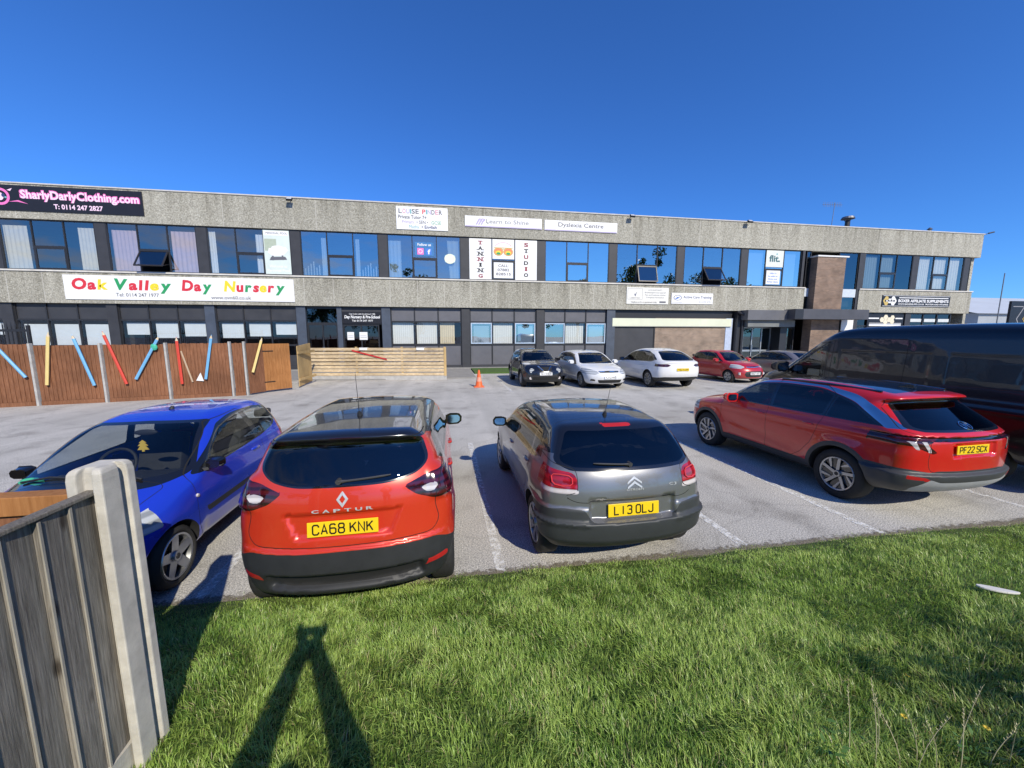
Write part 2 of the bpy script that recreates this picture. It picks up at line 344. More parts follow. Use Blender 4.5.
def brick_mat(name='brown_brick', c1=(0.16, 0.10, 0.07), c2=(0.24, 0.15, 0.10), mort=(0.30, 0.27, 0.24)):
    m, nt, out, N, L = nodes(name); b = N('BsdfPrincipled'); L(b.outputs[0], out.inputs[0])
    tc = N('TexCoord'); sx = N('SeparateXYZ'); L(tc.outputs['Object'], sx.inputs[0]); cx = N('CombineXYZ')
    ad = N('Math', operation='ADD'); L(sx.outputs[0], ad.inputs[0]); L(sx.outputs[1], ad.inputs[1])
    L(ad.outputs[0], cx.inputs[0]); L(sx.outputs[2], cx.inputs[1])
    br = N('TexBrick'); L(cx.outputs[0], br.inputs[0]); br.inputs['Scale'].default_value = 1.0
    br.inputs['Brick Width'].default_value = 0.26; br.inputs['Row Height'].default_value = 0.09; br.inputs['Mortar Size'].default_value = 0.008
    br.inputs['Color1'].default_value = c4(c1); br.inputs['Color2'].default_value = c4(c2); br.inputs['Mortar'].default_value = c4(mort)
    n = N('TexNoise'); n.inputs['Scale'].default_value = 1.5; n.inputs['Detail'].default_value = 5; L(tc.outputs['Object'], n.inputs[0])
    r = ramp(N, [(0.3, (0.75, 0.75, 0.75)), (0.7, (1.2, 1.2, 1.2))]); L(n.outputs[0], r.inputs[0])
    mx = N('MixRGB', blend_type='MULTIPLY'); mx.inputs[0].default_value = 1; L(br.outputs[0], mx.inputs[1]); L(r.outputs[0], mx.inputs[2])
    L(mx.outputs[0], b.inputs['Base Color']); b.inputs['Roughness'].default_value = 0.9
    bp = N('Bump'); bp.inputs['Strength'].default_value = 0.4; bp.inputs['Distance'].default_value = 0.01; bp.invert = True; L(br.outputs['Fac'], bp.inputs['Height']); L(bp.outputs[0], b.inputs['Normal'])
    return m
M_peb = pebble_mat('pebbledash_fascia', 5.434, 1.2, 11.0); M_pebs = pebble_mat('pebbledash_spandrel', 1.8115, .4, 6.1); M_brick = brick_mat()
M_cope = flat('coping_stone', (0.52, 0.50, 0.46), 0.8, var=0.2, scale=2)
M_sill = flat('sill_paint', (0.60, 0.575, 0.53), 0.8, var=0.18, scale=3)
M_dark = flat('anthracite_panel', (0.040, 0.041, 0.047), 0.5, var=0.2, scale=1.2, rvar=0.15)
M_col = flat('dark_column_paint', (0.035, 0.036, 0.042), 0.55, var=0.2, scale=2)
M_frame = flat('dark_window_frame', (0.022, 0.022, 0.025), 0.4, var=0.1)
M_wframe = flat('white_window_frame', (0.62, 0.63, 0.64), 0.4, var=0.06)
M_grey = flat('grey_infill_panel', (0.115, 0.115, 0.13), 0.45, var=0.12, scale=1.5, rvar=0.1)
M_bluecol = flat('slate_blue_paint', (0.06, 0.075, 0.105), 0.5, var=0.25, scale=2)
M_int = flat('office_interior', (0.075, 0.075, 0.08), 0.9, var=0.3, scale=0.8)
M_white = flat('white_sign_board', (0.78, 0.78, 0.78), 0.45, var=0.03, scale=2)
M_black = flat('black_sign_board', (0.012, 0.011, 0.014), 0.4, var=0.15, scale=2)
M_curt = {'cream': flat('cream_curtain', (0.72, 0.68, 0.58), 0.9, var=0.08, scale=3), 'pink': flat('pink_curtain', (0.62, 0.47, 0.50), 0.9, var=0.08, scale=3),
          'white': flat('white_net_curtain', (0.75, 0.77, 0.78), 0.9, var=0.05, scale=3), 'blind': flat('white_blind', (0.72, 0.72, 0.68), 0.8, var=0.05, scale=3),
          'nblind': flat('nursery_blind', (0.66, 0.70, 0.72), 0.8, var=0.05, scale=3), 'tan': flat('tan_blind', (0.66, 0.56, 0.38), 0.85, var=0.08, scale=3)}
G_dim = glass('dim_reflective_glass', (0.86, 0.89, 0.90), 0.24, (0.95, 0.93, 0.86), 0.06)
G_blue = glass('blue_reflective_glass', (0.62, 0.72, 0.78), 0.40, (0.95, 0.97, 0.92), 0.05)
G_pale = glass('pale_blue_reflective_glass', (0.7, 0.8, 0.85), 0.60, (1.0, 0.98, 0.88), 0.05)
G_green = glass('greenish_dark_glass', (0.45, 0.52, 0.52), 0.16, (0.6, 0.75, 0.8), 0.05)
G_low = glass('ground_floor_glass', (0.90, 0.92, 0.93), 0.05, (0.7, 0.8, 1.0), 0.04)
G_lowblue = glass('ground_floor_blue_glass', (0.65, 0.72, 0.8), 0.40, (0.85, 0.95, 1.0), 0.05)

B = thing('office_building', 'long two storey office block clad in beige pebbledash with dark window bands', 'building', (9.0, NF, 0))
PITCH = 5.15
colx = lambda i: 1.43 + PITCH * i
XL, XR = -39.5, 43.75
MB().box(XL, XR, NF, NF + 0.35, 8.57, 10.36).build('fascia', M_peb, B)
MB().box(XL, XR + 0.05, NF - 0.05, NF + 0.42, 10.363, 10.44).build('coping', M_cope, B, bevel=0.015)
MB().box(XL, XR - 0.2, NF + 0.36, NF + 15, 9.95, 10.15).build('roof', flat('roof_felt', (0.08, 0.08, 0.085), 0.9), B)
sp = MB(); sp.box(XL, 27.32, NF, NF + 0.3, 4.06, 5.78); sp.box(32.28, 43.4, NF, NF + 0.3, 4.06, 5.78); sp.build('spandrel_panel', M_pebs, B)
sl_ = MB(); sl_.box(XL, 27.34, NF - 0.07, NF + 0.34, 5.783, 5.87); sl_.box(32.26, 43.45, NF - 0.07, NF + 0.34, 5.783, 5.87); sl_.build('sill', M_sill, B, bevel=0.012)
MB().box(43.42, 43.70, NF + 0.36, NF + 15, 0, 9.94).build('end_wall', M_peb, B)
rm = MB(); rm.box(XL, 43.4, NF + 5.5, NF + 5.7, 0.0, 9.9); rm.box(XL, 43.4, NF + 0.45, NF + 5.49, 4.5, 5.7); rm.box(XL, 43.4, NF + 0.45, NF + 5.49, 8.75, 9.0)
for i in range(-8, 9, 2): rm.box(colx(i) - 0.1, colx(i) + 0.1, NF + 0.8, NF + 5.49, 0.0, 4.49); rm.box(colx(i) - 0.1, colx(i) + 0.1, NF + 0.8, NF + 5.49, 5.71, 8.74)
rm.build('interior_wall', M_int, B)
for i in range(-8, 9):
    if i in (5,): continue
    c = MB(); c.box(colx(i) - 0.27, colx(i) + 0.27, NF + 0.10, NF + 0.42, 5.872, 8.568); c.build('column', M_col, B)

def curtain(x0, x1, z0, z1, y, mat, win, wav=0.05, per=0.16, name='curtain', taper=0.0):
    n = max(6, int((x1 - x0) / 0.035)); V = []; F = []
    for i in range(n + 1):
        t = i / n; xt = x0 + (x1 - x0) * t; ph = 2 * math.pi * xt / per + 1.3 * math.sin(xt * 3.1)
        for zz, k in ((z0, 1.3), (z1, 0.6)):
            xx = xt + (taper * (t - 0.5) * (1 if zz == z1 else 0))
            V.append((xx, y + wav * k * 0.5 * math.sin(ph), zz))
    for i in range(n): F.append((2 * i, 2 * i + 2, 2 * i + 3, 2 * i + 1))
    MB().add(V, F).build(name, mat, win, smooth='all')
def blind(x0, x1, z0, z1, y, mat, win, slats=True):
    b = MB()
    if slats:
        n = max(2, int((x1 - x0) / 0.13)); w = (x1 - x0) / n
        for i in range(n): b.add([(x0 + i * w + 0.004, y, z0), (x0 + (i + 1) * w - 0.004, y + 0.02, z0), (x0 + (i + 1) * w - 0.004, y + 0.02, z1), (x0 + i * w + 0.004, y, z1)], [(0, 1, 2, 3)])
    else: b.box(x0, x1, y, y + 0.008, z0, z1)
    b.build('blind', mat, win)

YW = NF + 0.16
def upper_window(i, g, x0=None, x1=None, m=None, open_=0.0, lightframe=False, fm=None):
    x0 = colx(i) + 0.272 if x0 is None else x0; x1 = colx(i + 1) - 0.272 if x1 is None else x1
    z0, z1 = 5.874, 8.566; fm = fm or M_frame
    m1, m2 = m if m else (x0 + (x1 - x0) / 3, x0 + 2 * (x1 - x0) / 3); zt = z0 + 0.47 * (z1 - z0); t = 0.055
    w = MB()
    w.box(x0, x1, YW - 0.05, YW + 0.1, z1 - t, z1); w.box(x0, x1, YW - 0.05, YW + 0.1, z0, z0 + t)
    for xx in (x0 + t / 2, m1, m2, x1 - t / 2): w.box(xx - t / 2, xx + t / 2, YW - 0.048, YW + 0.098, z0 + t, z1 - t)
    w.box(m1 + t / 2, m2 - t / 2, YW - 0.046, YW + 0.096, zt - 0.05, zt + 0.05)
    win = w.build('window', fm, B)
    p = MB()
    for a, b_ in ((x0 + t, m1 - t / 2), (m2 + t / 2, x1 - t)): p.quad((a, YW, z0 + t), (b_, YW, z0 + t), (b_, YW, z1 - t), (a, YW, z1 - t))
    p.quad((m1 + t / 2, YW, zt + 0.05), (m2 - t / 2, YW, zt + 0.05), (m2 - t / 2, YW, z1 - t), (m1 + t / 2, YW, z1 - t))
    p.build('pane', g, win)
    # opening light, top hung
    a, b_ = m1 + t / 2 + 0.005, m2 - t / 2 - 0.005; h = zt - 0.055 - (z0 + t + 0.005); s = 0.065
    M = Matrix.Translation((0, YW - 0.03, zt - 0.055)) @ Matrix.Rotation(-open_, 4, 'X')
    c = MB()
    c.box(a, b_, -0.03, 0.03, -s, 0, 0, M); c.box(a, b_, -0.03, 0.03, -h, -h + s, 0, M); c.box(a, a + s, -0.029, 0.029, -h + s, -s, 0, M); c.box(b_ - s, b_, -0.029, 0.029, -h + s, -s, 0, M)
    c.build('casement', M_wframe if lightframe else fm, win)
    q = MB(); q.add([(a + s, 0, -h + s), (b_ - s, 0, -h + s), (b_ - s, 0, -s), (a + s, 0, -s)], [(0, 1, 2, 3)], 0, M); q.build('casement_pane', G_dim if open_ else g, win)
    if open_:
        k = MB(); pz = M @ Vector((a + 0.02, 0, -h + 0.03)); pz2 = M @ Vector((b_ - 0.02, 0, -h + 0.03))
        k.cyl(pz, (a + 0.02, YW, z0 + 0.5), 0.012); k.cyl(pz2, (b_ - 0.02, YW, z0 + 0.5), 0.012); k.build('stay', M_frame, win)
    win['_x'] = (x0, m1, m2, x1)
    return win, x0, m1, m2, x1, z0, zt, z1
YC = NF + 0.34
w, *_ = upper_window(-7, G_dim)
w, x0, m1, m2, x1, z0, zt, z1 = upper_window(-6, G_dim); curtain(m2 + .1, x1 - .1, z0, z1 - .2, YC, M_curt['cream'], w)
w, x0, m1, m2, x1, z0, zt, z1 = upper_window(-5, G_dim); curtain(x0 + .03, m1 - .38, z0, z1 - .3, YC, M_curt['cream'], w, 0.05, 0.2); curtain(m2 + .55, x1 - .02, z0, z1 - .3, YC, M_curt['cream'], w, 0.05, 0.2)
w, x0, m1, m2, x1, z0, zt, z1 = upper_window(-4, G_dim, open_=0.62); curtain(x0 + .1, m1 - .1, z0, z1 - .35, YC, M_curt['pink'], w, 0.06, 0.22); curtain(m2 + .1, x1 - .03, z0, z1 - .3, YC, M_curt['pink'], w, 0.06, 0.22)
w, x0, m1, m2, x1, z0, zt, z1 = upper_window(-3, G_dim); curtain(x0 + .02, x0 + .36, z0, z1 - .2, YC, M_curt['white'], w, 0.05, 0.13); curtain(m2 - .52, m2 - .06, z0, z1 - .3, YC, M_curt['white'], w, 0.05, 0.15)
w, x0, m1, m2, x1, z0, zt, z1 = upper_window(-2, G_blue); curtain(m1 - .38, m1 - .1, z0, z1 - .35, YC, M_curt['white'], w, 0.05, 0.13); curtain(m2 + .1, m2 + .34, z0, z1 - .35, YC, M_curt['white'], w, 0.05, 0.13)
for a, b_ in ((x0 + .1, m1 - .45), (m2 + .45, x1 - .1)):
    for k in range(6):
        xx = a + (b_ - a) * k / 6; curtain(xx, xx + 0.06, z0, z0 + 0.5 + 0.5 * ((k * 37) % 7) / 7, YC + 0.05, M_curt['white'], w, 0.01, 0.2, name='blind_slat')
w, x0, m1, m2, x1, z0, zt, z1 = upper_window(-1, G_blue); curtain(x0 + .03, x0 + .82, z0, z1 - .35, YC, M_curt['white'], w, 0.05, 0.2); curtain(x1 - .7, x1 - .1, z0, z1 - .2, YC, M_curt['cream'], w, 0.05, 0.2, taper=0.35)
ws5 = upper_window(0, G_blue, fm=M_frame)
w, *_ = upper_window(1, G_pale)
w, *_ = upper_window(2, G_blue, open_=0.30, lightframe=False)
w, *_ = upper_window(3, G_blue, open_=0.62)
w, x0, m1, m2, x1, z0, zt, z1 = upper_window(4, G_pale); blind(x0 + .1, m1 - .05, z0 + .15, z1 - .05, YC, M_curt['nblind'], w, False); blind(m2 + .1, x1 - .35, z0 + .05, z1 - .05, YC, M_curt['nblind'], w, False)
w, x0, m1, m2, x1, z0, zt, z1 = upper_window(6, G_green); curtain(x0 + .05, m1 - .15, z0, z1 - .15, YC, M_curt['white'], w, 0.06, 0.2); curtain(m1 + .1, m2 - .15, z0, z1 - .15, YC, M_curt['white'], w, 0.06, 0.2)
w, x0, m1, m2, x1, z0, zt, z1 = upper_window(7, G_dim); curtain(x0 + .1, m1 - .15, z0, z1 - .15, YC, M_curt['cream'], w, 0.06, 0.22); curtain(m1 + .1, m2 - .1, z0, z1 - .15, YC, M_curt['cream'], w, 0.06, 0.3); curtain(m2 + .15, x1 - .2, z0, z1 - .1, YC, M_curt['cream'], w, 0.06, 0.22)
# stair bay: brick pier, tall glazing with pale bands
MB().box(27.75, 30.25, NF - 0.45, NF + 0.3, 0.0, 8.06).build('brick_pier', M_brick, B)
MB().box(27.68, 30.45, NF - 0.52, NF + 0.34, 8.063, 8.17).build('pier_cap', flat('pier_cap_white', (0.72, 0.72, 0.70), 0.6), B, bevel=0.01)
for a, b_ in ((27.345, 27.745), (30.255, 32.06)):
    f = MB()
    f.box(a, b_, YW - .04, YW + .08, 8.50, 8.566); f.box(a, a + .06, YW - .04, YW + .08, 4.2, 8.50); f.box(b_ - .06, b_, YW - .04, YW + .08, 4.2, 8.50)
    sw = f.build('stair_window', M_frame, B)
    p = MB(); p.quad((a + .06, YW, 4.2), (b_ - .06, YW, 4.2), (b_ - .06, YW, 8.5), (a + .06, YW, 8.5)); p.build('pane', G_green, sw)
    MB().box(a + 0.002, b_ - 0.002, YW - .07, YW - .045, 5.2, 5.82).build('band_panel', flat('pale_grey_band', (0.55, 0.6, 0.66), 0.4), sw)
MB().box(26.9, 27.10, NF + .02, NF + .3, 5.872, 8.56).build('column', M_col, B)
MB().box(32.07, 32.6, NF + 0.05, NF + .35, 4.0, 8.56).build('column', M_col, B)

# ---------------- ground floor
YG = NF + 0.30
for i in range(-8, 9):
    if i in (3, 5, 8): continue
    x = colx(i); c = MB(); c.box(x - 0.27, x + 0.27, YG - 0.16, YG + 0.3, 0.10, 4.055)
    c.build('ground_column', M_bluecol if -3 <= i <= -1 else M_col, B)
MB().box(XL, 11.42, YG - 0.10, YG + 0.2, 0.02, 0.26).build('plinth', M_col, B)
def ground_window(i, kinds, style):
    x0 = colx(i) + 0.272; x1 = colx(i + 1) - 0.272; w3 = (x1 - x0) / 3; t = 0.07
    zb, zw0, zw1, zt = 0.262, 1.63, 3.13, 4.05
    f = MB()
    for k in range(4):
        xx = min(max(x0 + k * w3, x0 + t / 2), x1 - t / 2); f.box(xx - t / 2, xx + t / 2, YG - 0.06, YG + 0.1, zb, zt)
    for k in range(3):
        a, b_ = x0 + k * w3 + t / 2 + (t / 2 if k == 0 else 0), x0 + (k + 1) * w3 - t / 2 - (t / 2 if k == 2 else 0)
        for z in (zw0, zw1): f.box(a, b_, YG - 0.055, YG + 0.095, z - 0.05, z + 0.05)
    win = f.build('ground_window', M_frame, B)
    pn = MB(); mats = [G_low, G_lowblue]; fr = MB()
    for k in range(3):
        a, b_ = x0 + k * w3 + t / 2 + (t / 2 if k == 0 else 0), x0 + (k + 1) * w3 - t / 2 - (t / 2 if k == 2 else 0)
        MI = M_dark if style == 'nursery' else M_grey
        MB().quad((a, YG, zw1 + .05), (b_, YG, zw1 + .05), (b_, YG, zt), (a, YG, zt)).build('infill_panel', MI, win)
        zq = zw0 - .05 if style != 'nursery' else 1.0
        MB().quad((a, YG, zb), (b_, YG, zb), (b_, YG, zq), (a, YG, zq)).build('infill_panel', MI, win)
        if style == 'nursery': pn.quad((a, YG, 1.0), (b_, YG, 1.0), (b_, YG, zw0 - .05), (a, YG, zw0 - .05))
        kd = kinds[k]
        pn.quad((a, YG, zw0 + .05), (b_, YG, zw0 + .05), (b_, YG, zw1 - .05), (a, YG, zw1 - .05), 1 if kd in ('sky', 'open') else 0)
        if kd in ('open', 'sky', 'wf'):
            s = 0.07; y0 = YG - .075; fr = MB()
            for q in ((a, b_, zw1 - .05 - s, zw1 - .05), (a, b_, zw0 + .05, zw0 + .05 + s)): fr.box(q[0], q[1], y0, YG - .02, q[2], q[3])
            for q in ((a, a + s), (b_ - s, b_)): fr.box(q[0], q[1], y0 + .002, YG - .02, zw0 + .05 + s, zw1 - .05 - s)
            fr.build('casement', flat('pale_blue_casement', (0.42, 0.52, 0.66), 0.4), win)
    pn.build('pane', mats, win)
    for k in range(3):
        a, b_ = x0 + k * w3 + t, x0 + (k + 1) * w3 - t; kd = kinds[k]
        if kd == 'nb': blind(a + .12, b_ - .06, zw0 + .45 + .1 * ((k * 7 + i) % 3), zw1 - .15, YG + .16, M_curt['nblind'], win, False)
        if kd == 'nbl': blind(a + .06, b_ - .06, zw0 - .1, zw1 - .25, YG + .16, M_curt['nblind'], win, False)
        if kd in ('wb', 'wf'): blind(a + .02, b_ - .02, zw0 + .06, zw1 - .05, YG + .16, M_curt['blind'], win)
        if kd == 'tan': blind(a + .02, b_ - .4, zw0 + .06, zw1 - .05, YG + .16, M_curt['tan'], win)
        if kd == 'open': blind(a + .2, b_ - .15, zw0 + .12, zw1 - .25, YG + .10, M_curt['nblind'], win, False)
ground_window(-7, ('nb', 'nb', 'nb'), 'nursery'); ground_window(-6, ('nbl', 'nbl', 'nb'), 'nursery'); ground_window(-5, ('nbl', 'nbl', 'nbl'), 'nursery')
ground_window(-4, ('nb', 'nb', 'nb'), 'nursery'); ground_window(-3, ('nb', 'nb', 'nb'), 'nursery')
ground_window(-1, ('wb', 'wb', 'tan'), 'office'); ground_window(0, ('open', 'wb', 'open'), 'office'); ground_window(1, ('sky', 'wb', 'open'), 'office')
# nursery doors
def door(x0, x1, z1, y, name, mats, leaves=2, gl=None, parent=B, rail=True, z0=0.11):
    f = MB(); t = 0.08
    f.box(x0, x1, y - .05, y + .05, z1 - t, z1)
    w_ = (x1 - x0) / leaves
    for k in range(leaves + 1):
        xx = min(max(x0 + k * w_, x0 + t / 2), x1 - t / 2); f.box(xx - t / 2, xx + t / 2, y - .048, y + .048, z0, z1 - t)
    d = f.build(name, mats, parent)
    p = MB(); r = MB(); h = MB()
    for k in range(leaves):
        a, b_ = x0 + k * w_ + t * (1 if k == 0 else .5), x0 + (k + 1) * w_ - t * (1 if k == leaves - 1 else .5)
        p.quad((a, y, z0), (b_, y, z0), (b_, y, z1 - t), (a, y, z1 - t))
        if rail: r.box(a, b_, y - .03, y + .03, 1.0, 1.14); r.box(a, b_, y - .03, y + .03, z0, z0 + .2)
        h.box((b_ if k % 2 == 0 else a) - .02, (b_ if k % 2 == 0 else a) + .02, y - .09, y - .05, 0.95, 1.5)
    p.build('pane', gl or G_low, d)
    if rail: r.build('door_rail', mats, d)
    h.build('door_handle', flat('steel_handle', (0.5, 0.5, 0.52), 0.3, metal=1.0), d)
    return d
G_dk = glass('dark_door_glass', (0.22, 0.22, 0.24), 0.06, (0.8, 0.85, 1), 0.05)
door(-8.57, -6.75, 2.95, YG, 'double_door', M_frame, 2, G_dk)
tp = MB(); tp.box(-8.57, -6.75, YG - .04, YG + .05, 2.953, 3.05); tp.box(-8.57, -6.75, YG - .04, YG + .05, 3.9, 4.05); tr = tp.build('transom', M_frame, B)
MB().quad((-8.57, YG, 3.05), (-6.75, YG, 3.05), (-6.75, YG, 3.9), (-8.57, YG, 3.9)).build('pane', G_dk, tr)
MB().box(-6.745, -6.45, YG - .12, YG + .2, 0.1, 4.05).build('door_pillar', M_bluecol, B)
MB().box(-6.445, -3.995, YG - .02, YG + .2, 2.93, 4.05).build('door_header', M_dark, B)
door(-6.44, -4.2, 2.92, YG + .06, 'entrance_door', M_frame, 2, G_dk)
# shop front bay: dark wall, brick infill, upper louvre strip, dark drainpipe bracket
MB().box(11.43, 12.05, YG - .2, YG + .25, 0.1, 4.05).build('ground_column', M_bluecol, B)
MB().box(12.06, 15.12, YG - .06, YG + .1, 0.1, 3.5).build('dark_wall_panel', M_dark, B)
MB().box(15.13, 15.22, YG - .1, YG + .1, 0.1, 3.5).build('door_post', M_frame, B)
MB().box(15.225, 20.95, YG - .08, YG + .1, 0.1, 3.5).build('brick_infill', brick_mat('pale_brown_brick', (0.22, 0.155, 0.11), (0.30, 0.21, 0.15), (0.36, 0.33, 0.29)), B)
MB().box(12.06, 21.5, YG - .02, YG + .1, 3.503, 4.05).build('louvre_strip', M_frame, B)
MB().box(20.955, 21.5, YG - .12, YG + .1, 0.1, 3.5).build('side_light', flat('pale_blue_panel', (0.45, 0.52, 0.66), 0.4, var=0.2), B)
cp = MB(); cp.box(21.62, 22.22, NF - .15, YG + .3, 0.1, 4.05); cp.tube([(21.7, NF - .2, 3.9), (21.95, NF - .45, 3.75), (22.5, NF - .5, 3.9)], 0.09, 8); cp.tube([(22.0, NF - .22, .1), (22.0, NF - .22, 3.7)], 0.07, 8); cp.build('ground_column', M_frame, B)
# entrance recess with two stacked canopies
MB().box(21.9, 25.7, NF - .85, NF - .01, 3.36, 4.08).build('canopy', flat('canopy_grey', (0.115, 0.115, 0.125), 0.5, var=0.2, scale=1), B, bevel=0.01)
MB().box(22.2, 26.2, NF - .55, NF + .3, 2.88, 3.355).build('soffit_board', flat('soffit_grey', (0.16, 0.17, 0.17), 0.6, var=0.2, scale=1), B)
c2 = MB(); c2.box(25.2, 31.6, NF - 1.5, NF - .5, 3.42, 4.15); c2.build('porch_canopy', flat('porch_grey', (0.07, 0.07, 0.08), 0.5, var=0.2, scale=1), B, bevel=0.01)
pr = MB(); pr.box(25.19, 25.9, NF - 1.515, NF - 1.495, 3.44, 4.13); pr.build('canopy_end', M_frame, B)
door(22.9, 25.4, 2.87, YG + .5, 'glazed_entrance', flat('silver_frame', (0.42, 0.44, 0.46), 0.35, metal=0.6), 3, G_green)
MB().box(22.23, 22.88, YG + .35, YG + .55, 0.1, 2.87).build('tiled_jamb', flat('dark_green_tile', (0.05, 0.062, 0.06), 0.3, var=0.4, scale=5), B)
MB().box(25.42, 26.0, NF - .1, YG + .55, 0.1, 2.87).build('door_jamb', M_frame, B)
door(26.02, 27.3, 2.87, YG + .3, 'side_door', M_frame, 1, G_green)
MB().box(30.26, 32.0, NF + .1, NF + .2, 0.1, 4.1).build('dark_wall_panel', M_dark, B)
# right hand ground bays: dark shop windows
for i in (6, 7):
    x0, x1 = colx(i) + .272, min(colx(i + 1) - .272, 42.0); f = MB(); n = 3
    for k in range(n + 1):
        xx = min(max(x0 + k * (x1 - x0) / n, x0 + .05), x1 - .05); f.box(xx - .05, xx + .05, YG - .06, YG + .1, .1, 4.05)
    for z in (1.0, 3.0, 4.0):
        for k in range(n): f.box(x0 + k * (x1 - x0) / n + .1, x0 + (k + 1) * (x1 - x0) / n - .1, YG - .055, YG + .095, z - .05, z + .05)
    win = f.build('shop_window', M_frame, B)
    MB().quad((x0, YG, .1), (x1, YG, .1), (x1, YG, 4.05), (x0, YG, 4.05)).build('pane', G_dk, win)
    if i == 7:
        bl = MB()
        for k in range(3): bl.box(x0 + .15 + k * (x1 - x0) / n, x0 + (k + 1) * (x1 - x0) / n - .15, YG - .03, YG - .01, 3.35, 3.6)
        bl.build('blind_box', flat('pale_blind_box', (0.6, 0.62, 0.62), 0.5), win)
# ================================================================ signs on the building
def ink(name, c, r=0.5): return flat('ink_' + name, c, r, var=0.05)
I_pink = ink('pink', (0.80, 0.18, 0.48)); I_lpink = ink('pale_pink', (0.85, 0.62, 0.76)); I_red = ink('red', (0.62, 0.03, 0.05)); I_grn = ink('green', (0.02, 0.30, 0.10)); I_yel = ink('yellow', (0.80, 0.62, 0.03)); I_org = ink('orange', (0.75, 0.22, 0.10))
I_grey = ink('grey', (0.12, 0.12, 0.14)); I_lgrey = ink('light_grey', (0.26, 0.26, 0.28)); I_blk = ink('black', (0.012, 0.012, 0.015)); I_navy = ink('navy', (0.03, 0.05, 0.14)); I_wht = ink('white', (0.8, 0.8, 0.8)); I_lil = ink('lilac', (0.42, 0.36, 0.55)); I_teal = ink('teal', (0.15, 0.40, 0.42)); I_gold = ink('gold', (0.55, 0.40, 0.12)); I_ros = ink('rose', (0.62, 0.30, 0.36)); I_dred = ink('dark_red', (0.25, 0.03, 0.05)); I_blue = ink('blue', (0.05, 0.18, 0.6))
X_ = (1, 0, 0); Z_ = (0, 0, 1)
class Sign:
    def __init__(s, name, label, x0, x1, z0, z1, y, mat, cat='sign', th=0.05, group=None):
        s.r = thing(name, label, cat, ((x0 + x1) / 2, y, z0), 0, group); s.y = y - th; s.x0, s.x1, s.z0, s.z1 = x0, x1, z0, z1
        MB().box(x0, x1, y - th, y, z0, z1).build('board', mat, s.r, bevel=0.008)
        s.mb = MB(); s.mats = []
    def mi(s, m):
        if m not in s.mats: s.mats.append(m)
        return s.mats.index(m)
    def t(s, txt, x, z, h, m, width=None, bold=0.02, shear=0, align='c', lift=0.004, rot=0, space=1):
        return s.mb.text(txt, (x, s.y - lift, z), (math.cos(rot), 0, math.sin(rot)), (-math.sin(rot), 0, math.cos(rot)), width, h, s.mi(m), bold, shear, space, align)
    def disc(s, x, z, rx, rz, m, lift=0.003, n=20, a0=0, a1=360, inner=0):
        V = []; F = []; k = n
        for i in range(n + 1):
            a = R(a0 + (a1 - a0) * i / n)
            V.append((x + rx * math.cos(a), s.y - lift, z + rz * math.sin(a))); V.append((x + rx * inner * math.cos(a), s.y - lift, z + rz * inner * math.sin(a)))
        for i in range(n): F.append((2 * i, 2 * i + 1, 2 * i + 3, 2 * i + 2))
        s.mb.add(V, F, s.mi(m))
    def rect(s, x0, x1, z0, z1, m, lift=0.003): s.mb.quad((x0, s.y - lift, z0), (x1, s.y - lift, z0), (x1, s.y - lift, z1), (x0, s.y - lift, z1), s.mi(m))
    def poly(s, pts, m, lift=0.004): s.mb.add([(x, s.y - lift, z) for x, z in pts], [tuple(range(len(pts)))], s.mi(m))
    def done(s, name='lettering'): s.mb.build(name, s.mats, s.r)

YS = NF - 0.003
s = Sign('shop_sign', 'long black sign with pink clothing website lettering at the left end of the roofline', -25.9, -16.77, 8.96, 10.27, YS, M_black)
s.t('SharlyDarlyClothing.com', -19.78, 9.60, 0.50, I_pink, 5.75, 0.075, lift=0.003); s.t('SharlyDarlyClothing.com', -19.78, 9.60, 0.46, I_lpink, 5.66, 0.028, lift=0.006)
s.t('T: 0114 247 2827', -19.95, 9.12, 0.27, I_lpink, 2.35, 0.03)
s.disc(-23.55, 9.66, 0.44, 0.44, I_pink, n=26, inner=0.72); s.disc(-23.55, 9.66, .16, .2, I_lpink); s.disc(-23.4, 9.72, .08, .1, I_navy, 0.006); s.disc(-23.3, 9.62, .06, .05, I_teal, 0.006)
s.poly([(-23.2, 9.4), (-22.75, 9.5), (-22.3, 9.32), (-22.8, 9.42)], I_pink); s.poly([(-23.2, 10.0), (-22.95, 10.1), (-23.05, 9.95)], I_lpink)
s.done()
s = Sign('nursery_banner', 'long white banner with multicoloured nursery lettering on the spandrel', -21.23, -9.1, 4.27, 5.63, YS, M_white)
WD = [(-20.85, 'Oak', (I_red, I_red, I_yel), (0.72, .55, .6)), (-18.74, 'Valley', (I_grn, I_red, I_red, I_red, I_yel, I_grn), None), (-15.28, 'Day', (I_red, I_red, I_grn), None), (-13.02, 'Nursery', (I_yel, I_red, I_grn, I_red, I_yel, I_red, I_grn), None)]
endx = {'Oak': -19.05, 'Valley': -15.80, 'Day': -13.65, 'Nursery': -9.62}
for x, wd, cols, _ in WD:
    ws_ = []
    for ch in wd:
        V, F = text_outline(ch, 0.045, 0.12); xs = [p[0] for p in V]; ws_.append(max(xs) - min(xs))
    k = (endx[wd] - x) / (sum(ws_) + 0.05 * (len(wd) - 1)); xx = x
    for q, (ch, cw) in enumerate(zip(wd, ws_)):
        s.t(ch, xx + cw * k / 2, 4.82, 0.62 if q else 0.68, cols[q], cw * k, 0.045, 0.12, rot=0.05 * ((q * 5) % 3 - 1)); xx += (cw + 0.05) * k
s.t('Tel: 0114 247 1977', -17.6, 4.46, 0.21, I_grey, 2.2, 0.01); s.t('www.ovn60.co.uk', -12.65, 4.38, 0.21, I_grey, 2.2, 0.01); s.done()
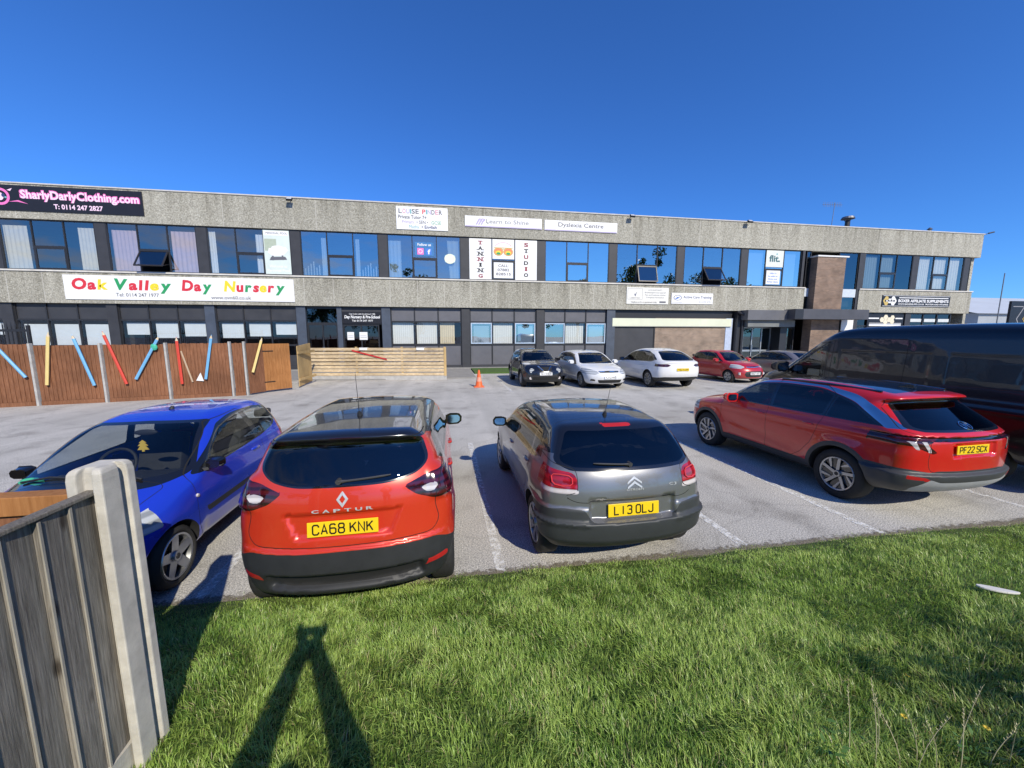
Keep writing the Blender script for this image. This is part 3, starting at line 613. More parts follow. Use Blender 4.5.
s = Sign('tutor_sign', 'tall white private tutor sign on the fascia with rainbow coloured heading', -2.82, 0.38, 8.84, 10.22, YS, M_white)
cl = [I_grey, I_ros, I_lil, I_teal, I_grey, I_grey, I_lgrey, I_red, I_teal, I_lil, I_grey, I_ros]
xx = -2.68
for q, ch in enumerate('LOUISE PINDER'):
    if ch == ' ': xx += .18; continue
    w_ = .10 if ch == 'I' else .235; s.t(ch, xx + w_ / 2, 9.80, 0.30, cl[q % 12], w_ * .86, 0.02); xx += w_
s.t('Private Tutor 7+', -2.7, 9.49, .23, I_grey, 1.75, 0.02, align='l'); s.t('Primary', -2.1, 9.21, .21, I_lil, .75, .015); s.t('\u2022 SEN \u2022', -1.22, 9.21, .21, I_grey, .72, .01); s.t('GCSE', -.35, 9.21, .21, I_grn, .6, 0.0)
s.t('Maths', -1.75, 8.93, .21, I_teal, .6, .0); s.t('\u2022 English', -.8, 8.93, .21, I_navy, .95, .02); s.done()
s = Sign('learning_sign', 'white fascia sign with grey feather mark reading learn to shine', 1.47, 6.57, 9.19, 9.86, YS, M_white)
s.t('Learn to Shine', 4.25, 9.44, .27, I_lgrey, 2.85, .012, .05)
for q in range(3): s.poly([(2.15 + q * .16, 9.32), (2.24 + q * .16, 9.32), (2.5 + q * .16, 9.72), (2.36 + q * .16, 9.70)], I_lil)
s.disc(2.62, 9.62, .16, .1, I_lil, inner=.6); s.disc(2.95, 9.45, .05, .05, I_lgrey); s.rect(1.5, 6.54, 9.195, 9.26, I_lil); s.done()
s = Sign('centre_sign', 'white fascia sign reading dyslexia centre, right of the learn sign', 6.76, 11.90, 9.17, 9.83, YS, M_white)
s.t('Dyslexia Centre', 9.3, 9.44, .29, I_grey, 3.2, .014); s.rect(6.8, 11.86, 9.175, 9.24, I_lil); s.done()
s = Sign('company_notice', 'white two part company notice with a tick emblem on the right half of the spandrel', 12.78, 16.0, 4.45, 5.6, YS, flat('cream_board', (.74, .73, .68), .5, var=.03))
s.rect(12.86, 13.98, 4.76, 4.78, I_lgrey); s.rect(12.86, 13.98, 5.5, 5.52, I_lgrey); s.rect(13.96, 13.98, 4.78, 5.5, I_lgrey); s.rect(12.86, 12.88, 4.78, 5.5, I_lgrey)
s.poly([(13.36, 5.12), (13.41, 5.2), (13.43, 5.1), (13.58, 5.36), (13.44, 4.98), (13.41, 4.98)], I_navy); s.t('LIMITED', 13.42, 4.83, .08, I_lgrey, .8)
for q, tx in enumerate(('ACCOUNTANCY', 'Bookkeeping and payroll', 'Tax and business advice', 'Company formation')): s.t(tx, 14.95, 5.38 - q * .17, .10, I_lgrey, (1.1, 1.6, 1.6, 1.4)[q])
s.t('Telephone us for an appointment today', 14.1, 4.53, .13, I_grey, 2.0, .01); s.rect(15.3, 15.8, 4.54, 4.66, I_grey); s.done()
s = Sign('training_sign', 'pale blue white care training sign right of the company notice', 16.24, 19.55, 4.50, 5.27, YS, M_white)
s.disc(16.72, 4.93, .32, .19, I_navy, inner=.86, n=24); s.poly([(16.5, 4.86), (16.72, 4.95), (16.95, 5.03), (16.8, 4.9), (16.6, 4.82)], I_blue); s.poly([(16.6, 5.02), (16.75, 4.95), (16.7, 4.9)], I_navy)
s.t('Active Care Training', 18.3, 4.90, .19, I_navy, 2.25, .01); s.t('0114 272 4774', 18.9, 4.60, .11, I_lgrey, .95, .0); s.rect(16.3, 17.1, 4.6, 4.625, I_lgrey); s.done()
s = Sign('supplement_sign', 'black sign with a gold starred badge reading boxer affiliate supplements', 34.5, 41.2, 4.53, 5.42, YS, M_black)
s.rect(34.56, 41.14, 5.36, 5.385, I_wht); s.rect(34.56, 41.14, 4.565, 4.59, I_wht)
for q, (a, b_) in enumerate(((34.9, 5.15), (34.9, 4.8), (35.55, 5.15), (35.55, 4.8), (35.22, 4.97), (34.78, 4.97), (35.68, 4.97))): s.disc(a, b_, .2, .2, I_gold if q < 2 or q == 5 else I_wht, n=6, lift=.003 + q * .0005)
s.rect(34.75, 35.7, 4.9, 5.05, I_blk, .008); s.t('B.A.S', 35.22, 4.915, .12, I_wht, .7, .03, lift=.011)
s.t('BOXER AFFILIATE SUPPLEMENTS', 38.55, 4.88, .24, I_wht, 5.0, .035); s.t('WWW.BOXERSUPPS.CO.UK  PROTEIN AND VITAMINS', 38.55, 4.68, .12, I_wht, 5.0, .02); s.rect(36.1, 41.0, 5.20, 5.26, I_wht); s.done()
s = Sign('blank_fascia_sign', 'long blank cream fascia board over the brick shop front', 11.85, 21.33, 2.87, 3.46, YG - .1, flat('cream_fascia', (.66, .68, .52), .5, var=.08, scale=.6), th=.12)
s.rect(11.9, 21.28, 2.885, 2.91, I_lgrey); s.done('edge_trim')
# window posters of the tanning studio
YP = YW - 0.062
x0, m1, m2, x1 = 1.70, 3.22, 4.765, 6.31
def serif(s, ch, x, z, h, w, m):
    s.t(ch, x, z, h, m, w * (.45 if ch == 'I' else 1), .045)
    a = w / 2
    for zz in ((z, z + h) if ch in 'NI' else (z,) if ch in 'TA' else ()):
        for sx in ((-a, a) if ch in 'NA' else (0,)): s.rect(x + sx - .10, x + sx + .10, zz - .0 if zz == z else zz - .04, zz + .04 if zz == z else zz, m, .006)
s = Sign('tanning_poster', 'tall white window poster with stacked letters spelling tanning', x0 + .03, m1 - .03, 5.93, 8.5, YP, M_white, 'poster', .01)
for q, ch in enumerate('TANNING'): serif(s, ch, (x0 + m1) / 2, 8.13 - q * .352, .25, .30, I_blk if q % 3 else I_dred)
s.done()
s = Sign('studio_poster', 'tall white window poster with stacked letters spelling studio', m2 + .03, x1 - .03, 5.93, 8.5, YP, M_white, 'poster', .01)
for q, ch in enumerate('STUDIO'): serif(s, ch, (m2 + x1) / 2, 8.08 - q * .39, .27, .30, I_blk if q % 2 else I_dred)
s.done()
s = Sign('sunglasses_poster', 'small white window poster showing amber aviator sunglasses', m1 + .04, m2 - .04, 7.25, 8.5, YP, M_white, 'poster', .01)
for sx in (-1, 1):
    cx = (m1 + m2) / 2 + sx * .33
    s.disc(cx, 7.72, .33, .27, I_gold, .004, n=24); s.disc(cx, 7.72, .28, .22, I_org, .005, n=24); s.disc(cx, 7.66, .2, .12, I_yel, .006, n=20); s.disc(cx, 7.60, .14, .08, I_grn, .007)
s.rect((m1 + m2) / 2 - .12, (m1 + m2) / 2 + .12, 7.86, 7.9, I_gold, .006); s.rect((m1 + m2) / 2 - .62, (m1 + m2) / 2 + .62, 7.94, 7.99, I_gold, .006)
s.disc((m1 + m2) / 2, 7.9, .6, .42, I_ros, .004, n=24, a0=25, a1=155, inner=.93); s.done('picture')
s = Sign('phone_poster', 'small white window poster with a call telephone number', m1 + .12, m2 - .12, 6.02, 7.03, YP - .02, M_white, 'poster', .01)
for q, (tx, w_) in enumerate((('CALL:', .7), ('07882', .8), ('828515', 1.0))): s.t(tx, (m1 + m2) / 2, 6.74 - q * .27, .18, I_grey, w_, .02)
s.done()
s = Sign('pool_poster', 'tall pale window poster with a bath scene between two curtained windows', -10.66, -9.20, 5.94, 8.5, YP, flat('pale_poster', (.62, .70, .66), .5, var=.1, scale=1.2), 'poster', .01)
s.rect(-10.62, -9.24, 8.2, 8.46, I_wht); s.t('PERSONAL POOL', -9.9, 8.28, .12, I_grey, 1.2, .01); s.rect(-10.62, -9.95, 7.3, 8.0, flat('poster_sage', (.40, .46, .36), .5)); s.poly([(-10.4, 7.45), (-9.45, 7.55), (-9.3, 7.35), (-9.6, 7.05), (-10.2, 7.0), (-10.45, 7.2)], I_wht, .006)
s.disc(-9.9, 7.5, .35, .12, I_wht, .008); s.rect(-10.25, -10.15, 6.75, 7.02, I_grey, .007); s.rect(-9.7, -9.6, 6.78, 7.05, I_grey, .007); s.poly([(-10.4, 6.75), (-9.4, 6.8), (-9.5, 6.98), (-10.3, 6.95)], I_grey, .005)
s.t('Welcome to', -9.93, 6.33, .17, I_wht, 1.0, .02, lift=.006); s.t('Personal Pool', -9.93, 6.08, .17, I_wht, 1.25, .02, lift=.006); s.done('picture')
s = Sign('flit_poster', 'square pale window poster reading flit in dark letters', 23.83, 25.30, 7.30, 8.5, YP, flat('pale_grey_poster', (.66, .68, .64), .5, var=.03), 'poster', .01)
s.t('flit.', 24.55, 7.68, .50, flat('ink_dark_green', (.04, .13, .14), .5), .92, .03); s.disc(24.72, 8.24, .06, .06, I_teal); s.done()
s = Sign('notice_poster', 'white window notice with blue text lines below the flit poster', 23.93, 25.1, 6.05, 7.05, YP - .02, M_white, 'poster', .01)
for q, (tx, w_) in enumerate((('OPEN TO', .6), ('the public for', .85), ('fitness and', .75), ('therapy classes', .95))): s.t(tx, 24.5, 6.78 - q * .2, .12, I_blue, w_, .01)
s.done()
s = Sign('social_sticker', 'follow us sticker with pink and blue social icons on a window', -1.75, -.55, 7.30, 8.15, YP + .045, flat('clear_film_blue', (.07, .2, .42), .15, var=.05), 'sticker', .006)
s.t('Follow us', -1.15, 7.92, .17, I_wht, .85, .02); s.rect(-1.6, -1.2, 7.38, 7.78, I_pink, .004); s.disc(-1.4, 7.58, .13, .13, I_wht, .006, inner=.75); s.rect(-1.08, -.7, 7.38, 7.78, I_blue, .004); s.t('f', -.86, 7.41, .32, I_wht, .18, .03, lift=.006); s.done('icons')
s = Sign('round_sticker', 'round pale yellow sticker on the window beside the cream curtain', .15, .8, 6.95, 7.4, YP + .05, flat('clear_film', (.3, .5, .6), .2), 'sticker', .004)
s.disc(.47, 7.17, .36, .31, flat('pale_yellow', (.72, .76, .6), .5), .003, n=24); s.done('emblem')
s = Sign('entrance_sign', 'black sign with white lettering over the nursery entrance door', -6.44, -4.0, 2.98, 3.74, YG - .03, M_black)
s.t('Oak Valley (60) Established 1988', -5.2, 3.55, .10, I_wht, 1.6, .0); s.t('Day Nursery & Pre-School', -5.2, 3.32, .20, I_wht, 2.2, .03, .15); s.t('Tel: 0114 247 1977', -5.2, 3.12, .12, I_wht, 1.3, .02); s.done()
s = Sign('window_sign', 'black shop window sign with a white hexagon badge at the right end, above the van', 33.6, 37.1, 2.85, 3.95, YG - .07, M_black)
for q, (a, b_) in enumerate(((35.0, 3.5), (35.35, 3.7), (35.7, 3.5), (35.35, 3.32), (36.0, 3.66), (36.0, 3.36))): s.disc(a, b_, .22, .22, flat('ink_badge_cream', (.72, .66, .5), .5), n=6, lift=.003 + q * .0006)
s.rect(33.7, 34.7, 3.56, 3.66, I_wht); s.rect(36.3, 37.0, 3.56, 3.66, I_wht); s.rect(33.8, 36.9, 3.0, 3.14, I_wht); s.rect(33.8, 36.9, 3.2, 3.24, I_wht); s.done('emblem')
s = Sign('white_notice', 'blank white notice board by the porch, above the van roof', 30.9, 32.0, 2.6, 3.55, NF - .01, M_white); s.rect(30.95, 31.95, 2.63, 2.66, I_lgrey); s.done('edge_trim')
for q, (x, w_) in enumerate(((-6.2, .42), (-5.45, .5))):
    s = Sign('door_notice', ('white oval', 'white square')[q] + ' notice on the glass of the nursery entrance', x, x + w_, 1.95, 2.45, YG - .0, M_white, 'notice', .01); s.rect(x + .05, x + w_ - .05, 2.1, 2.12, I_grey); s.rect(x + .05, x + w_ - .05, 2.2, 2.22, I_grey); s.done()

# ================================================================ roof fittings
M_metal = flat('dull_metal', (.22, .22, .23), .45, metal=.8, var=.2); M_blkp = flat('black_plastic', (.018, .018, .02), .5, var=.1)
for q, (x, z) in enumerate(((-8.9, 10.2), (12.85, 10.28), (21.9, 10.33))):
    t = thing('security_light', ('black floodlight on the roof edge above the bath poster window', 'black floodlight on the roof edge right of the dyslexia sign', 'small black floodlight on the roof edge left of the aerial')[q], 'floodlight', (x, NF - .05, z - .1))
    M = Matrix.Translation((x, NF - .33, z)) @ Matrix.Rotation(R(-50), 4, 'X')
    MB().box(-.17, .17, -.06, .06, -.12, .12, 0, M).build('lamp_head', M_blkp, t, bevel=.015)
    MB().add([(-.14, -.064, -.09), (.14, -.064, -.09), (.14, -.064, .09), (-.14, -.064, .09)], [(0, 1, 2, 3)], 0, M).build('lens', flat('lamp_lens', (.5, .52, .55), .15), t)
    MB().tube([(x, NF, z), (x, NF - .2, z + .06), (x, NF - .33, z)], .025).build('bracket', M_metal, t)
t = thing('corner_camera', 'small grey camera on a bracket at the right roof corner', 'camera', (43.8, NF, 10.3))
MB().tube([(43.8, NF + .1, 10.35), (44.05, NF, 10.45), (44.25, NF - .05, 10.5)], .03).build('bracket', M_metal, t); MB().cyl((44.1, NF - .05, 10.48), (44.42, NF - .2, 10.56), .06, .05).build('housing', M_blkp, t)
t = thing('roof_aerial', 'thin television aerial with short rods standing on the roof', 'aerial', (31.2, NF + 2, 10.15))
MB().cyl((31.2, NF + 2, 10.15), (31.35, NF + 2, 12.8), .022).build('mast', M_metal, t)
a = MB(); a.cyl((30.2, NF + 2, 12.6), (32.3, NF + 2.2, 12.75), .014)
for k in range(11): xx = 30.3 + k * .18; a.cyl((xx, NF + 2 - .05 + k * .018, 12.42 + k * .013), (xx, NF + 2 + k * .018, 12.8 + k * .013), .010)
a.build('rods', M_metal, t)
t = thing('roof_vent', 'dark ventilation cowl with a flat cap on the roof right of the aerial', 'vent', (32.75, NF + 2, 10.15))
v = MB(); v.cyl((32.75, NF + 2, 10.15), (32.75, NF + 2, 11.5), .2, .17); v.build('pipe', M_blkp, t); v = MB(); v.cyl((32.75, NF + 2, 11.62), (32.75, NF + 2, 11.78), .48, .4, 16); [v.cyl((32.75 + .2 * math.cos(q), NF + 2 + .2 * math.sin(q), 11.45), (32.75 + .33 * math.cos(q), NF + 2 + .33 * math.sin(q), 11.64), .02) for q in (0, 1.57, 3.14, 4.71)]; v.build('cap', M_metal, t)
v = MB(); v.cyl((39.65, NF + 1, 10.15), (39.65, NF + 1, 10.85), .12); v.cyl((39.65, NF + 1, 10.85), (39.65, NF + 1, 11.0), .2, .05); tag(v.build('roof_pipe', M_metal), 'short capped pipe on the roof near its right end', 'pipe')

XF = 2
# ================================================================ timber fences by the nursery
def timber(name, c1, c2, rough=.8, sc=(9, 9, .8), dark=.5, knots=False):
    m, nt, out, N, L = nodes(name); b = N('BsdfPrincipled'); L(b.outputs[0], out.inputs[0])
    tc = N('TexCoord'); mp = N('Mapping'); mp.inputs['Scale'].default_value = sc; L(tc.outputs['Object'], mp.inputs[0])
    n = N('TexNoise'); n.inputs['Scale'].default_value = 4; n.inputs['Detail'].default_value = 8; n.inputs['Roughness'].default_value = .7; L(mp.outputs[0], n.inputs[0])
    r = ramp(N, [(.3, c1), (.68, c2)]); L(n.outputs[0], r.inputs[0])
    n2 = N('TexNoise'); n2.inputs['Scale'].default_value = .9; n2.inputs['Detail'].default_value = 5; L(tc.outputs['Object'], n2.inputs[0])
    r2 = ramp(N, [(.3, (1 - dark * .6,) * 3), (.65, (1.1, 1.1, 1.1))]); L(n2.outputs[0], r2.inputs[0])
    mx = N('MixRGB', blend_type='MULTIPLY'); mx.inputs[0].default_value = 1; L(r.outputs[0], mx.inputs[1]); L(r2.outputs[0], mx.inputs[2]); cur = mx.outputs[0]
    if knots:
        mk = N('Mapping'); mk.inputs['Scale'].default_value = (7, 7, 2.6); L(tc.outputs['Object'], mk.inputs[0]); vk = N('TexVoronoi'); vk.inputs['Scale'].default_value = 1; L(mk.outputs[0], vk.inputs[0]); rk = ramp(N, [(.05, (.25, .22, .2)), (.10, (.7, .68, .66)), (.14, (1, 1, 1))]); L(vk.outputs['Distance'], rk.inputs[0]); m9 = N('MixRGB', blend_type='MULTIPLY'); m9.inputs[0].default_value = .9; L(cur, m9.inputs[1]); L(rk.outputs[0], m9.inputs[2]); cur = m9.outputs[0]
    L(cur, b.inputs['Base Color']); b.inputs['Roughness'].default_value = rough; b.inputs['Specular IOR Level'].default_value = .25
    bp = N('Bump'); bp.inputs['Strength'].default_value = .35; bp.inputs['Distance'].default_value = .01; L(n.outputs[0], bp.inputs['Height']); L(bp.outputs[0], b.inputs['Normal'])
    return m
M_brown = timber('brown_stained_timber', (.15, .060, .030), (.30, .138, .072)); M_orange = timber('orange_stained_timber', (.30, .12, .036), (.46, .21, .075))
M_paleh = timber('pale_softwood', (.42, .29, .15), (.74, .60, .40), sc=(.5, 9, 5.6)); M_palev = timber('pale_softwood_upright', (.40, .26, .11), (.58, .42, .20))
M_conc = flat('concrete_post', (.42, .41, .39), .85, var=.25, scale=5, bump=.3)
FY = lambda x: 14.61 + .25 * (x + 13.7)
F = thing('timber_fence', 'brown stained closeboard fence with pale concrete posts in front of the nursery', 'fence', (-13, FY(-13), 0))
posts = [-22.2, -20.6, -19.0, -17.4, -15.8, -14.3, -12.73, -11.13, -9.48, -7.69, -7.26]
for a, b_ in zip(posts[:-1], posts[1:]):
    p = MB(); n = max(3, int((b_ - a) / .105)); w_ = (b_ - a - .12) / n; top = 1.93 + .03 * math.sin(a * 7)
    for k in range(n):
        xa = a + .06 + k * w_; tt = top + .008 * math.sin(k * 2.7 + a)
        p.add([(xa, FY(xa) + .02, .14), (xa + w_, FY(xa + w_), .14), (xa + w_, FY(xa + w_), tt), (xa, FY(xa) + .02, tt), (xa, FY(xa) + .05, .14), (xa + w_, FY(xa + w_) + .05, .14), (xa + w_, FY(xa + w_) + .05, tt), (xa, FY(xa) + .05, tt)],
              [(0, 1, 2, 3), (7, 6, 5, 4), (3, 2, 6, 7), (0, 3, 7, 4), (1, 5, 6, 2)])
    p.build('fence_panel', M_brown, F)
    gb = MB(); gb.add([(a + .06, FY(a + .06), 0), (b_ - .06, FY(b_ - .06), 0), (b_ - .06, FY(b_ - .06), .135), (a + .06, FY(a + .06), .135), (a + .06, FY(a) + .06, 0), (b_ - .06, FY(b_) + .06, 0), (b_ - .06, FY(b_) + .06, .135), (a + .06, FY(a) + .06, .135)], [(0, 1, 2, 3), (3, 2, 6, 7)]); gb.build('gravel_board', M_brown, F)
for x in posts:
    h = 1.97 + (.03 if x > -8 else 0); MB().box(x - .032, x + .032, FY(x) - .05, FY(x) + .08, -.05, h).build('fence_post', M_conc, F, bevel=.012)
rp = MB(); n = 12
for k in range(n):
    t0, t1 = k / n, (k + 1) / n; p0 = (-7.2 + .3 * t0, FY(-7.2) + .62 * t0); p1 = (-7.2 + .3 * t1 - .004, FY(-7.2) + .62 * t1)
    rp.add([(p0[0], p0[1], .06), (p1[0], p1[1], .06), (p1[0], p1[1], 1.93), (p0[0], p0[1], 1.93), (p0[0] + .02, p0[1] - .02, .06), (p1[0] + .02, p1[1] - .02, .06), (p1[0] + .02, p1[1] - .02, 1.93), (p0[0] + .02, p0[1] - .02, 1.93)], [(0, 3, 2, 1), (4, 5, 6, 7), (3, 7, 6, 2), (0, 4, 7, 3), (1, 2, 6, 5)])
rp.build('return_panel', M_brown, F)
G = thing('timber_gate', 'orange brown timber gate at the right end of the closeboard fence', 'gate', (-6.5, 17.3, 0))
g_ = MB(); n = 9
for k in range(n):
    t0, t1 = k / n, (k + .96) / n; p0 = (-6.90 + .68 * t0, 16.82 + .85 * t0); p1 = (-6.90 + .68 * t1, 16.82 + .85 * t1)
    g_.add([(p0[0], p0[1], .08), (p1[0], p1[1], .08), (p1[0], p1[1], 1.9), (p0[0], p0[1], 1.9), (p0[0] - .03, p0[1] + .03, .08), (p1[0] - .03, p1[1] + .03, .08), (p1[0] - .03, p1[1] + .03, 1.9), (p0[0] - .03, p0[1] + .03, 1.9)], [(0, 1, 2, 3), (7, 6, 5, 4), (3, 2, 6, 7), (1, 5, 6, 2), (0, 3, 7, 4)])
g_.build('gate_boards', M_orange, G)
hg = MB(); d = Vector((.68, .85, 0)).normalized()
for z in (.42, 1.62):
    a = Vector((-6.90, 16.80, z)); hg.tube([a, a + d * .42], .018, 4)
hg.build('hinge', M_blkp, G)
PY = lambda x: 21.41 - .133 * (x + 6.54)
P = thing('slatted_fence', 'low pale softwood fence of horizontal slats in front of the nursery entrance', 'fence', (-3.2, PY(-3.2), 0))
sl2 = MB(); n = 8
for k in range(n):
    z = .22 + k * .178 + .006 * ((k * 5) % 3 - 1); pts = [(-6.7, PY(-6.7)), (.06, PY(.06))]
    (xa, ya), (xb, yb) = pts; hh = .138
    sl2.add([(xa, ya, z), (xb, yb, z), (xb, yb, z + hh), (xa, ya, z + hh), (xa, ya + .022, z), (xb, yb + .022, z), (xb, yb + .022, z + hh), (xa, ya + .022, z + hh)], [(0, 1, 2, 3), (3, 2, 6, 7), (0, 4, 5, 1), (1, 5, 6, 2), (7, 6, 5, 4), (0, 3, 7, 4)])
sl2.build('slats', M_paleh, P)
for x in (-6.65, -4.35, -2.1, .02): MB().box(x - .05, x + .05, PY(x) + .025, PY(x) + .12, 0.04, 1.66).build('post', M_palev, P)
MB().box(-.02, .10, PY(0) - .03, PY(0) + .024, .2, 1.64).build('end_board', M_palev, P)
nb = MB(); nb.add([(-6.75, PY(-6.75) - .03, .0), (.1, PY(.1) - .03, .0), (.1, PY(.1) - .03, .2), (-6.75, PY(-6.75) - .03, .2), (-6.75, PY(-6.75) + .1, .2), (.1, PY(.1) + .1, .2)], [(0, 1, 2, 3), (3, 2, 5, 4)]); nb.build('base_kerb', M_conc, P)
for q, x in enumerate((-3.95, -1.15)):
    MB().box(x - .22, x + .22, PY(x) - .02, PY(x) - .003, 1.50, 1.62).build('name_plate', M_white, P)
G2 = thing('open_gate', 'pale softwood gate leaf standing open at the left of the slatted fence', 'gate', (-6.2, 19.3, 0))
g_ = MB(); n = 10
for k in range(n):
    t0, t1 = k / n, (k + .95) / n; p0 = (-6.13 - .18 * t0, 18.18 + 2.3 * t0); p1 = (-6.13 - .18 * t1, 18.18 + 2.3 * t1)
    top = 1.78 + .0 * k + .1 * t0
    g_.add([(p0[0], p0[1], .06), (p1[0], p1[1], .06), (p1[0], p1[1], top), (p0[0], p0[1], top), (p0[0] + .03, p0[1], .06), (p1[0] + .03, p1[1], .06), (p1[0] + .03, p1[1], top), (p0[0] + .03, p0[1], top)], [(0, 3, 2, 1), (4, 5, 6, 7), (3, 7, 6, 2), (0, 4, 7, 3), (1, 2, 6, 5)])
g_.build('gate_boards', M_palev, G2)
for zq in (.3, 1.45): MB().box(-6.12, -6.07, 18.2, 20.4, zq, zq + .1).build('ledge', M_palev, G2)
# dark spear topped railing in the nursery yard
RY = 18.0
Q = thing('yard_railing', 'dark spear topped metal railing behind the closeboard fence', 'railing', (-17.5, RY, 0))
r_ = MB(); k = 0; x = -24.0
while x < -15.35:
    r_.box(x - .014, x + .014, RY - .014, RY + .014, .05, 2.55); r_.add([(x - .03, RY, 2.55), (x + .03, RY, 2.55), (x, RY, 2.78)], [(0, 1, 2)]); x += .135
r_.build('pickets', M_frame, Q)
MB().box(-24, -15.35, RY - .03, RY + .03, 2.36, 2.45).build('top_rail', M_frame, Q); MB().box(-24, -15.35, RY - .03, RY + .03, .3, .36).build('bottom_rail', M_frame, Q); MB().box(-15.42, -15.33, RY - .04, RY + .04, 0, 2.6).build('post', M_frame, Q)
# giant pencils
M_pc = {'blue': flat('pencil_blue', (.16, .42, .68), .5, var=.08), 'yellow': flat('pencil_yellow', (.72, .56, .22), .5, var=.08), 'red': flat('pencil_red', (.62, .06, .035), .5, var=.08)}
M_tipw = flat('pencil_tip_wood', (.62, .50, .34), .6)
PC = [((-13.5, 2.1), (-12.87, .92), 'blue', 'leftmost blue giant pencil, leaning left on the brown fence'), ((-12.22, 2.32), (-12.43, .66), 'yellow', 'yellow giant pencil between two blue pencils on the brown fence'),
      ((-11.7, 2.25), (-11.34, .59), 'blue', 'blue giant pencil between the left yellow and the long red pencil'), ((-10.98, 2.36), (-10.55, .60), 'red', 'red giant pencil leaning left between two blue pencils'),
      ((-9.57, 2.2), (-10.3, .75), 'blue', 'blue giant pencil leaning right with a green patch near its top'), ((-9.12, 2.17), (-9.1, .53), 'red', 'nearly upright red giant pencil on the brown fence'),
      ((-8.14, 2.25), (-8.43, .67), 'blue', 'rightmost blue giant pencil beside the small white triangle'), ((-6.85, 2.14), (-7.06, .85), 'yellow', 'yellow giant pencil at the right end of the brown fence')]
for (xt, zt), (xb, zb), c, lb in PC:
    yb = FY(xb) - .05 if xb > -7.2 else FY(xb) - .075; yt = FY(xt) - .075
    if xt > -7.2: yb = FY(-7.2) + .05; yt = FY(-7.2) + .55
    t = thing('giant_pencil', lb, 'pencil', (xb, yb, zb), 0, 'giant coloured pencils fixed to the fence')
    a, b2 = Vector((xb, yb, zb)), Vector((xt, yt, zt)); d = (b2 - a).normalized()
    MB().cyl(a, b2 - d * .14, .045, n=6).build('body', M_pc[c], t); MB().cyl(b2 - d * .14, b2 - d * .04, .045, .014, n=6).build('wood_cone', M_tipw, t); MB().cyl(b2 - d * .04, b2, .014, .003, n=6).build('point', M_pc[c], t)
    if 'green' in lb: MB().ball(b2 - d * .42 + Vector((.02, .0, 0)), .11, .05, .12, 10).build('green_patch', flat('green_patch', (.05, .42, .28), .5), t)
stk = MB(); stk.cyl((-9.06, FY(-9.06) - .03, 1.68), (-8.83, FY(-8.83) - .03, .58), .025, n=5); tag(stk.build('stick', flat('pale_stick', (.5, .38, .26), .7)), 'thin pale stick fixed to the fence beside the upright red pencil', 'stick')
tr_ = MB(); ty = FY(-8.6) - .02; tr_.prism([(-8.74, .62), (-8.5, .6), (-8.58, .9)], lambda a, b: (a, ty - .02, b), lambda a, b: (a, ty, b)); tag(tr_.build('triangle_plaque', M_white), 'small white triangular plaque on the fence beside the rightmost blue pencil', 'plaque')
rd = MB(); rd.add([(-4.55, PY(-4.55) - .05, 1.45), (-2.85, PY(-2.85) - .05, 1.0), (-2.85, PY(-2.85) - .05, 1.06), (-4.55, PY(-4.55) - .05, 1.52), (-4.55, PY(-4.55) - .01, 1.45), (-2.85, PY(-2.85) - .01, 1.0), (-2.85, PY(-2.85) - .01, 1.06), (-4.55, PY(-4.55) - .01, 1.52)], [(0, 1, 2, 3), (3, 2, 6, 7), (1, 5, 6, 2), (0, 4, 5, 1), (0, 3, 7, 4)])
tag(rd.build('red_strip', flat('red_strip_paint', (.5, .02, .02), .5)), 'slanting red strip fixed across the pale slatted fence', 'strip')
# traffic cone
t = thing('traffic_cone', 'orange traffic cone on the tarmac left of the black hatchback', 'cone', (1.46, 17.24, 0))
M_or = flat('cone_orange', (.75, .13, .03), .5, var=.08)
cmat = Matrix.Translation((1.46, 17.24, 0)) @ Matrix.Rotation(R(90), 4, 'X')
MB().box(1.24, 1.68, 17.02, 17.46, 0, .04).build('base', M_or, t, bevel=.015)
MB().lathe([(.17, .035), (.155, .07), (.035, .74), (.0, .75)], 16, 0, cmat).build('cone', M_or, t, smooth=True)
MB().lathe([(.127, .25), (.092, .43)], 16, 0, cmat).build('band', flat('cone_band', (.72, .30, .2), .4), t, smooth=True)
XF = 1
# right hand background
t = thing('industrial_shed', 'long pale grey pitched roof shed beyond the car park on the right', 'building', (98, 60, 0))
MB().box(74, 130, 45, 75, 0, 5.4).build('wall', flat('shed_cladding', (.34, .36, .38), .5, var=.12, scale=.4), t)
rf = MB(); rf.add([(73, 44.5, 5.3), (131, 44.5, 5.3), (131, 60, 9.2), (73, 60, 9.2), (131, 75.5, 5.3), (73, 75.5, 5.3)], [(0, 1, 2, 3), (3, 2, 4, 5)]); rf.build('roof', flat('shed_roof', (.50, .53, .56), .55, var=.08, scale=.3), t)
rl = MB()
for k in range(12): rl.box(74 + k * 4.6, 75.8 + k * 4.6, 44.9, 44.99, 1.5, 3.2)
rl.build('window', G_dk, t)
v_ = MB(); v_.cyl((47.3, 27.5, 0), (47.3, 27.5, 7.5), .05, .035); tag(v_.build('flag_pole', M_metal), 'slim dark pole standing right of the office block', 'pole')
s = Sign('roadside_sign', 'black sign board with gold hexagon emblem beyond the van at the right edge', 21.4, 24.0, 1.9, 3.52, 12.2, M_black, th=.08)
s.disc(22.35, 2.85, .62, .55, I_lgrey, n=6, inner=.92); s.disc(22.35, 2.85, .3, .2, I_gold, .004, n=6); s.t('BARBELL', 22.35, 2.80, .1, I_blk, .5, .03, lift=.008); s.rect(21.5, 22.0, 3.3, 3.33, I_lgrey); s.done('emblem')
pp = MB(); pp.cyl((21.7, 12.26, 0), (21.7, 12.26, 1.95), .05); pp.cyl((23.7, 12.26, 0), (23.7, 12.26, 1.95), .05); pp.build('post', M_metal, s.r)
XF = None
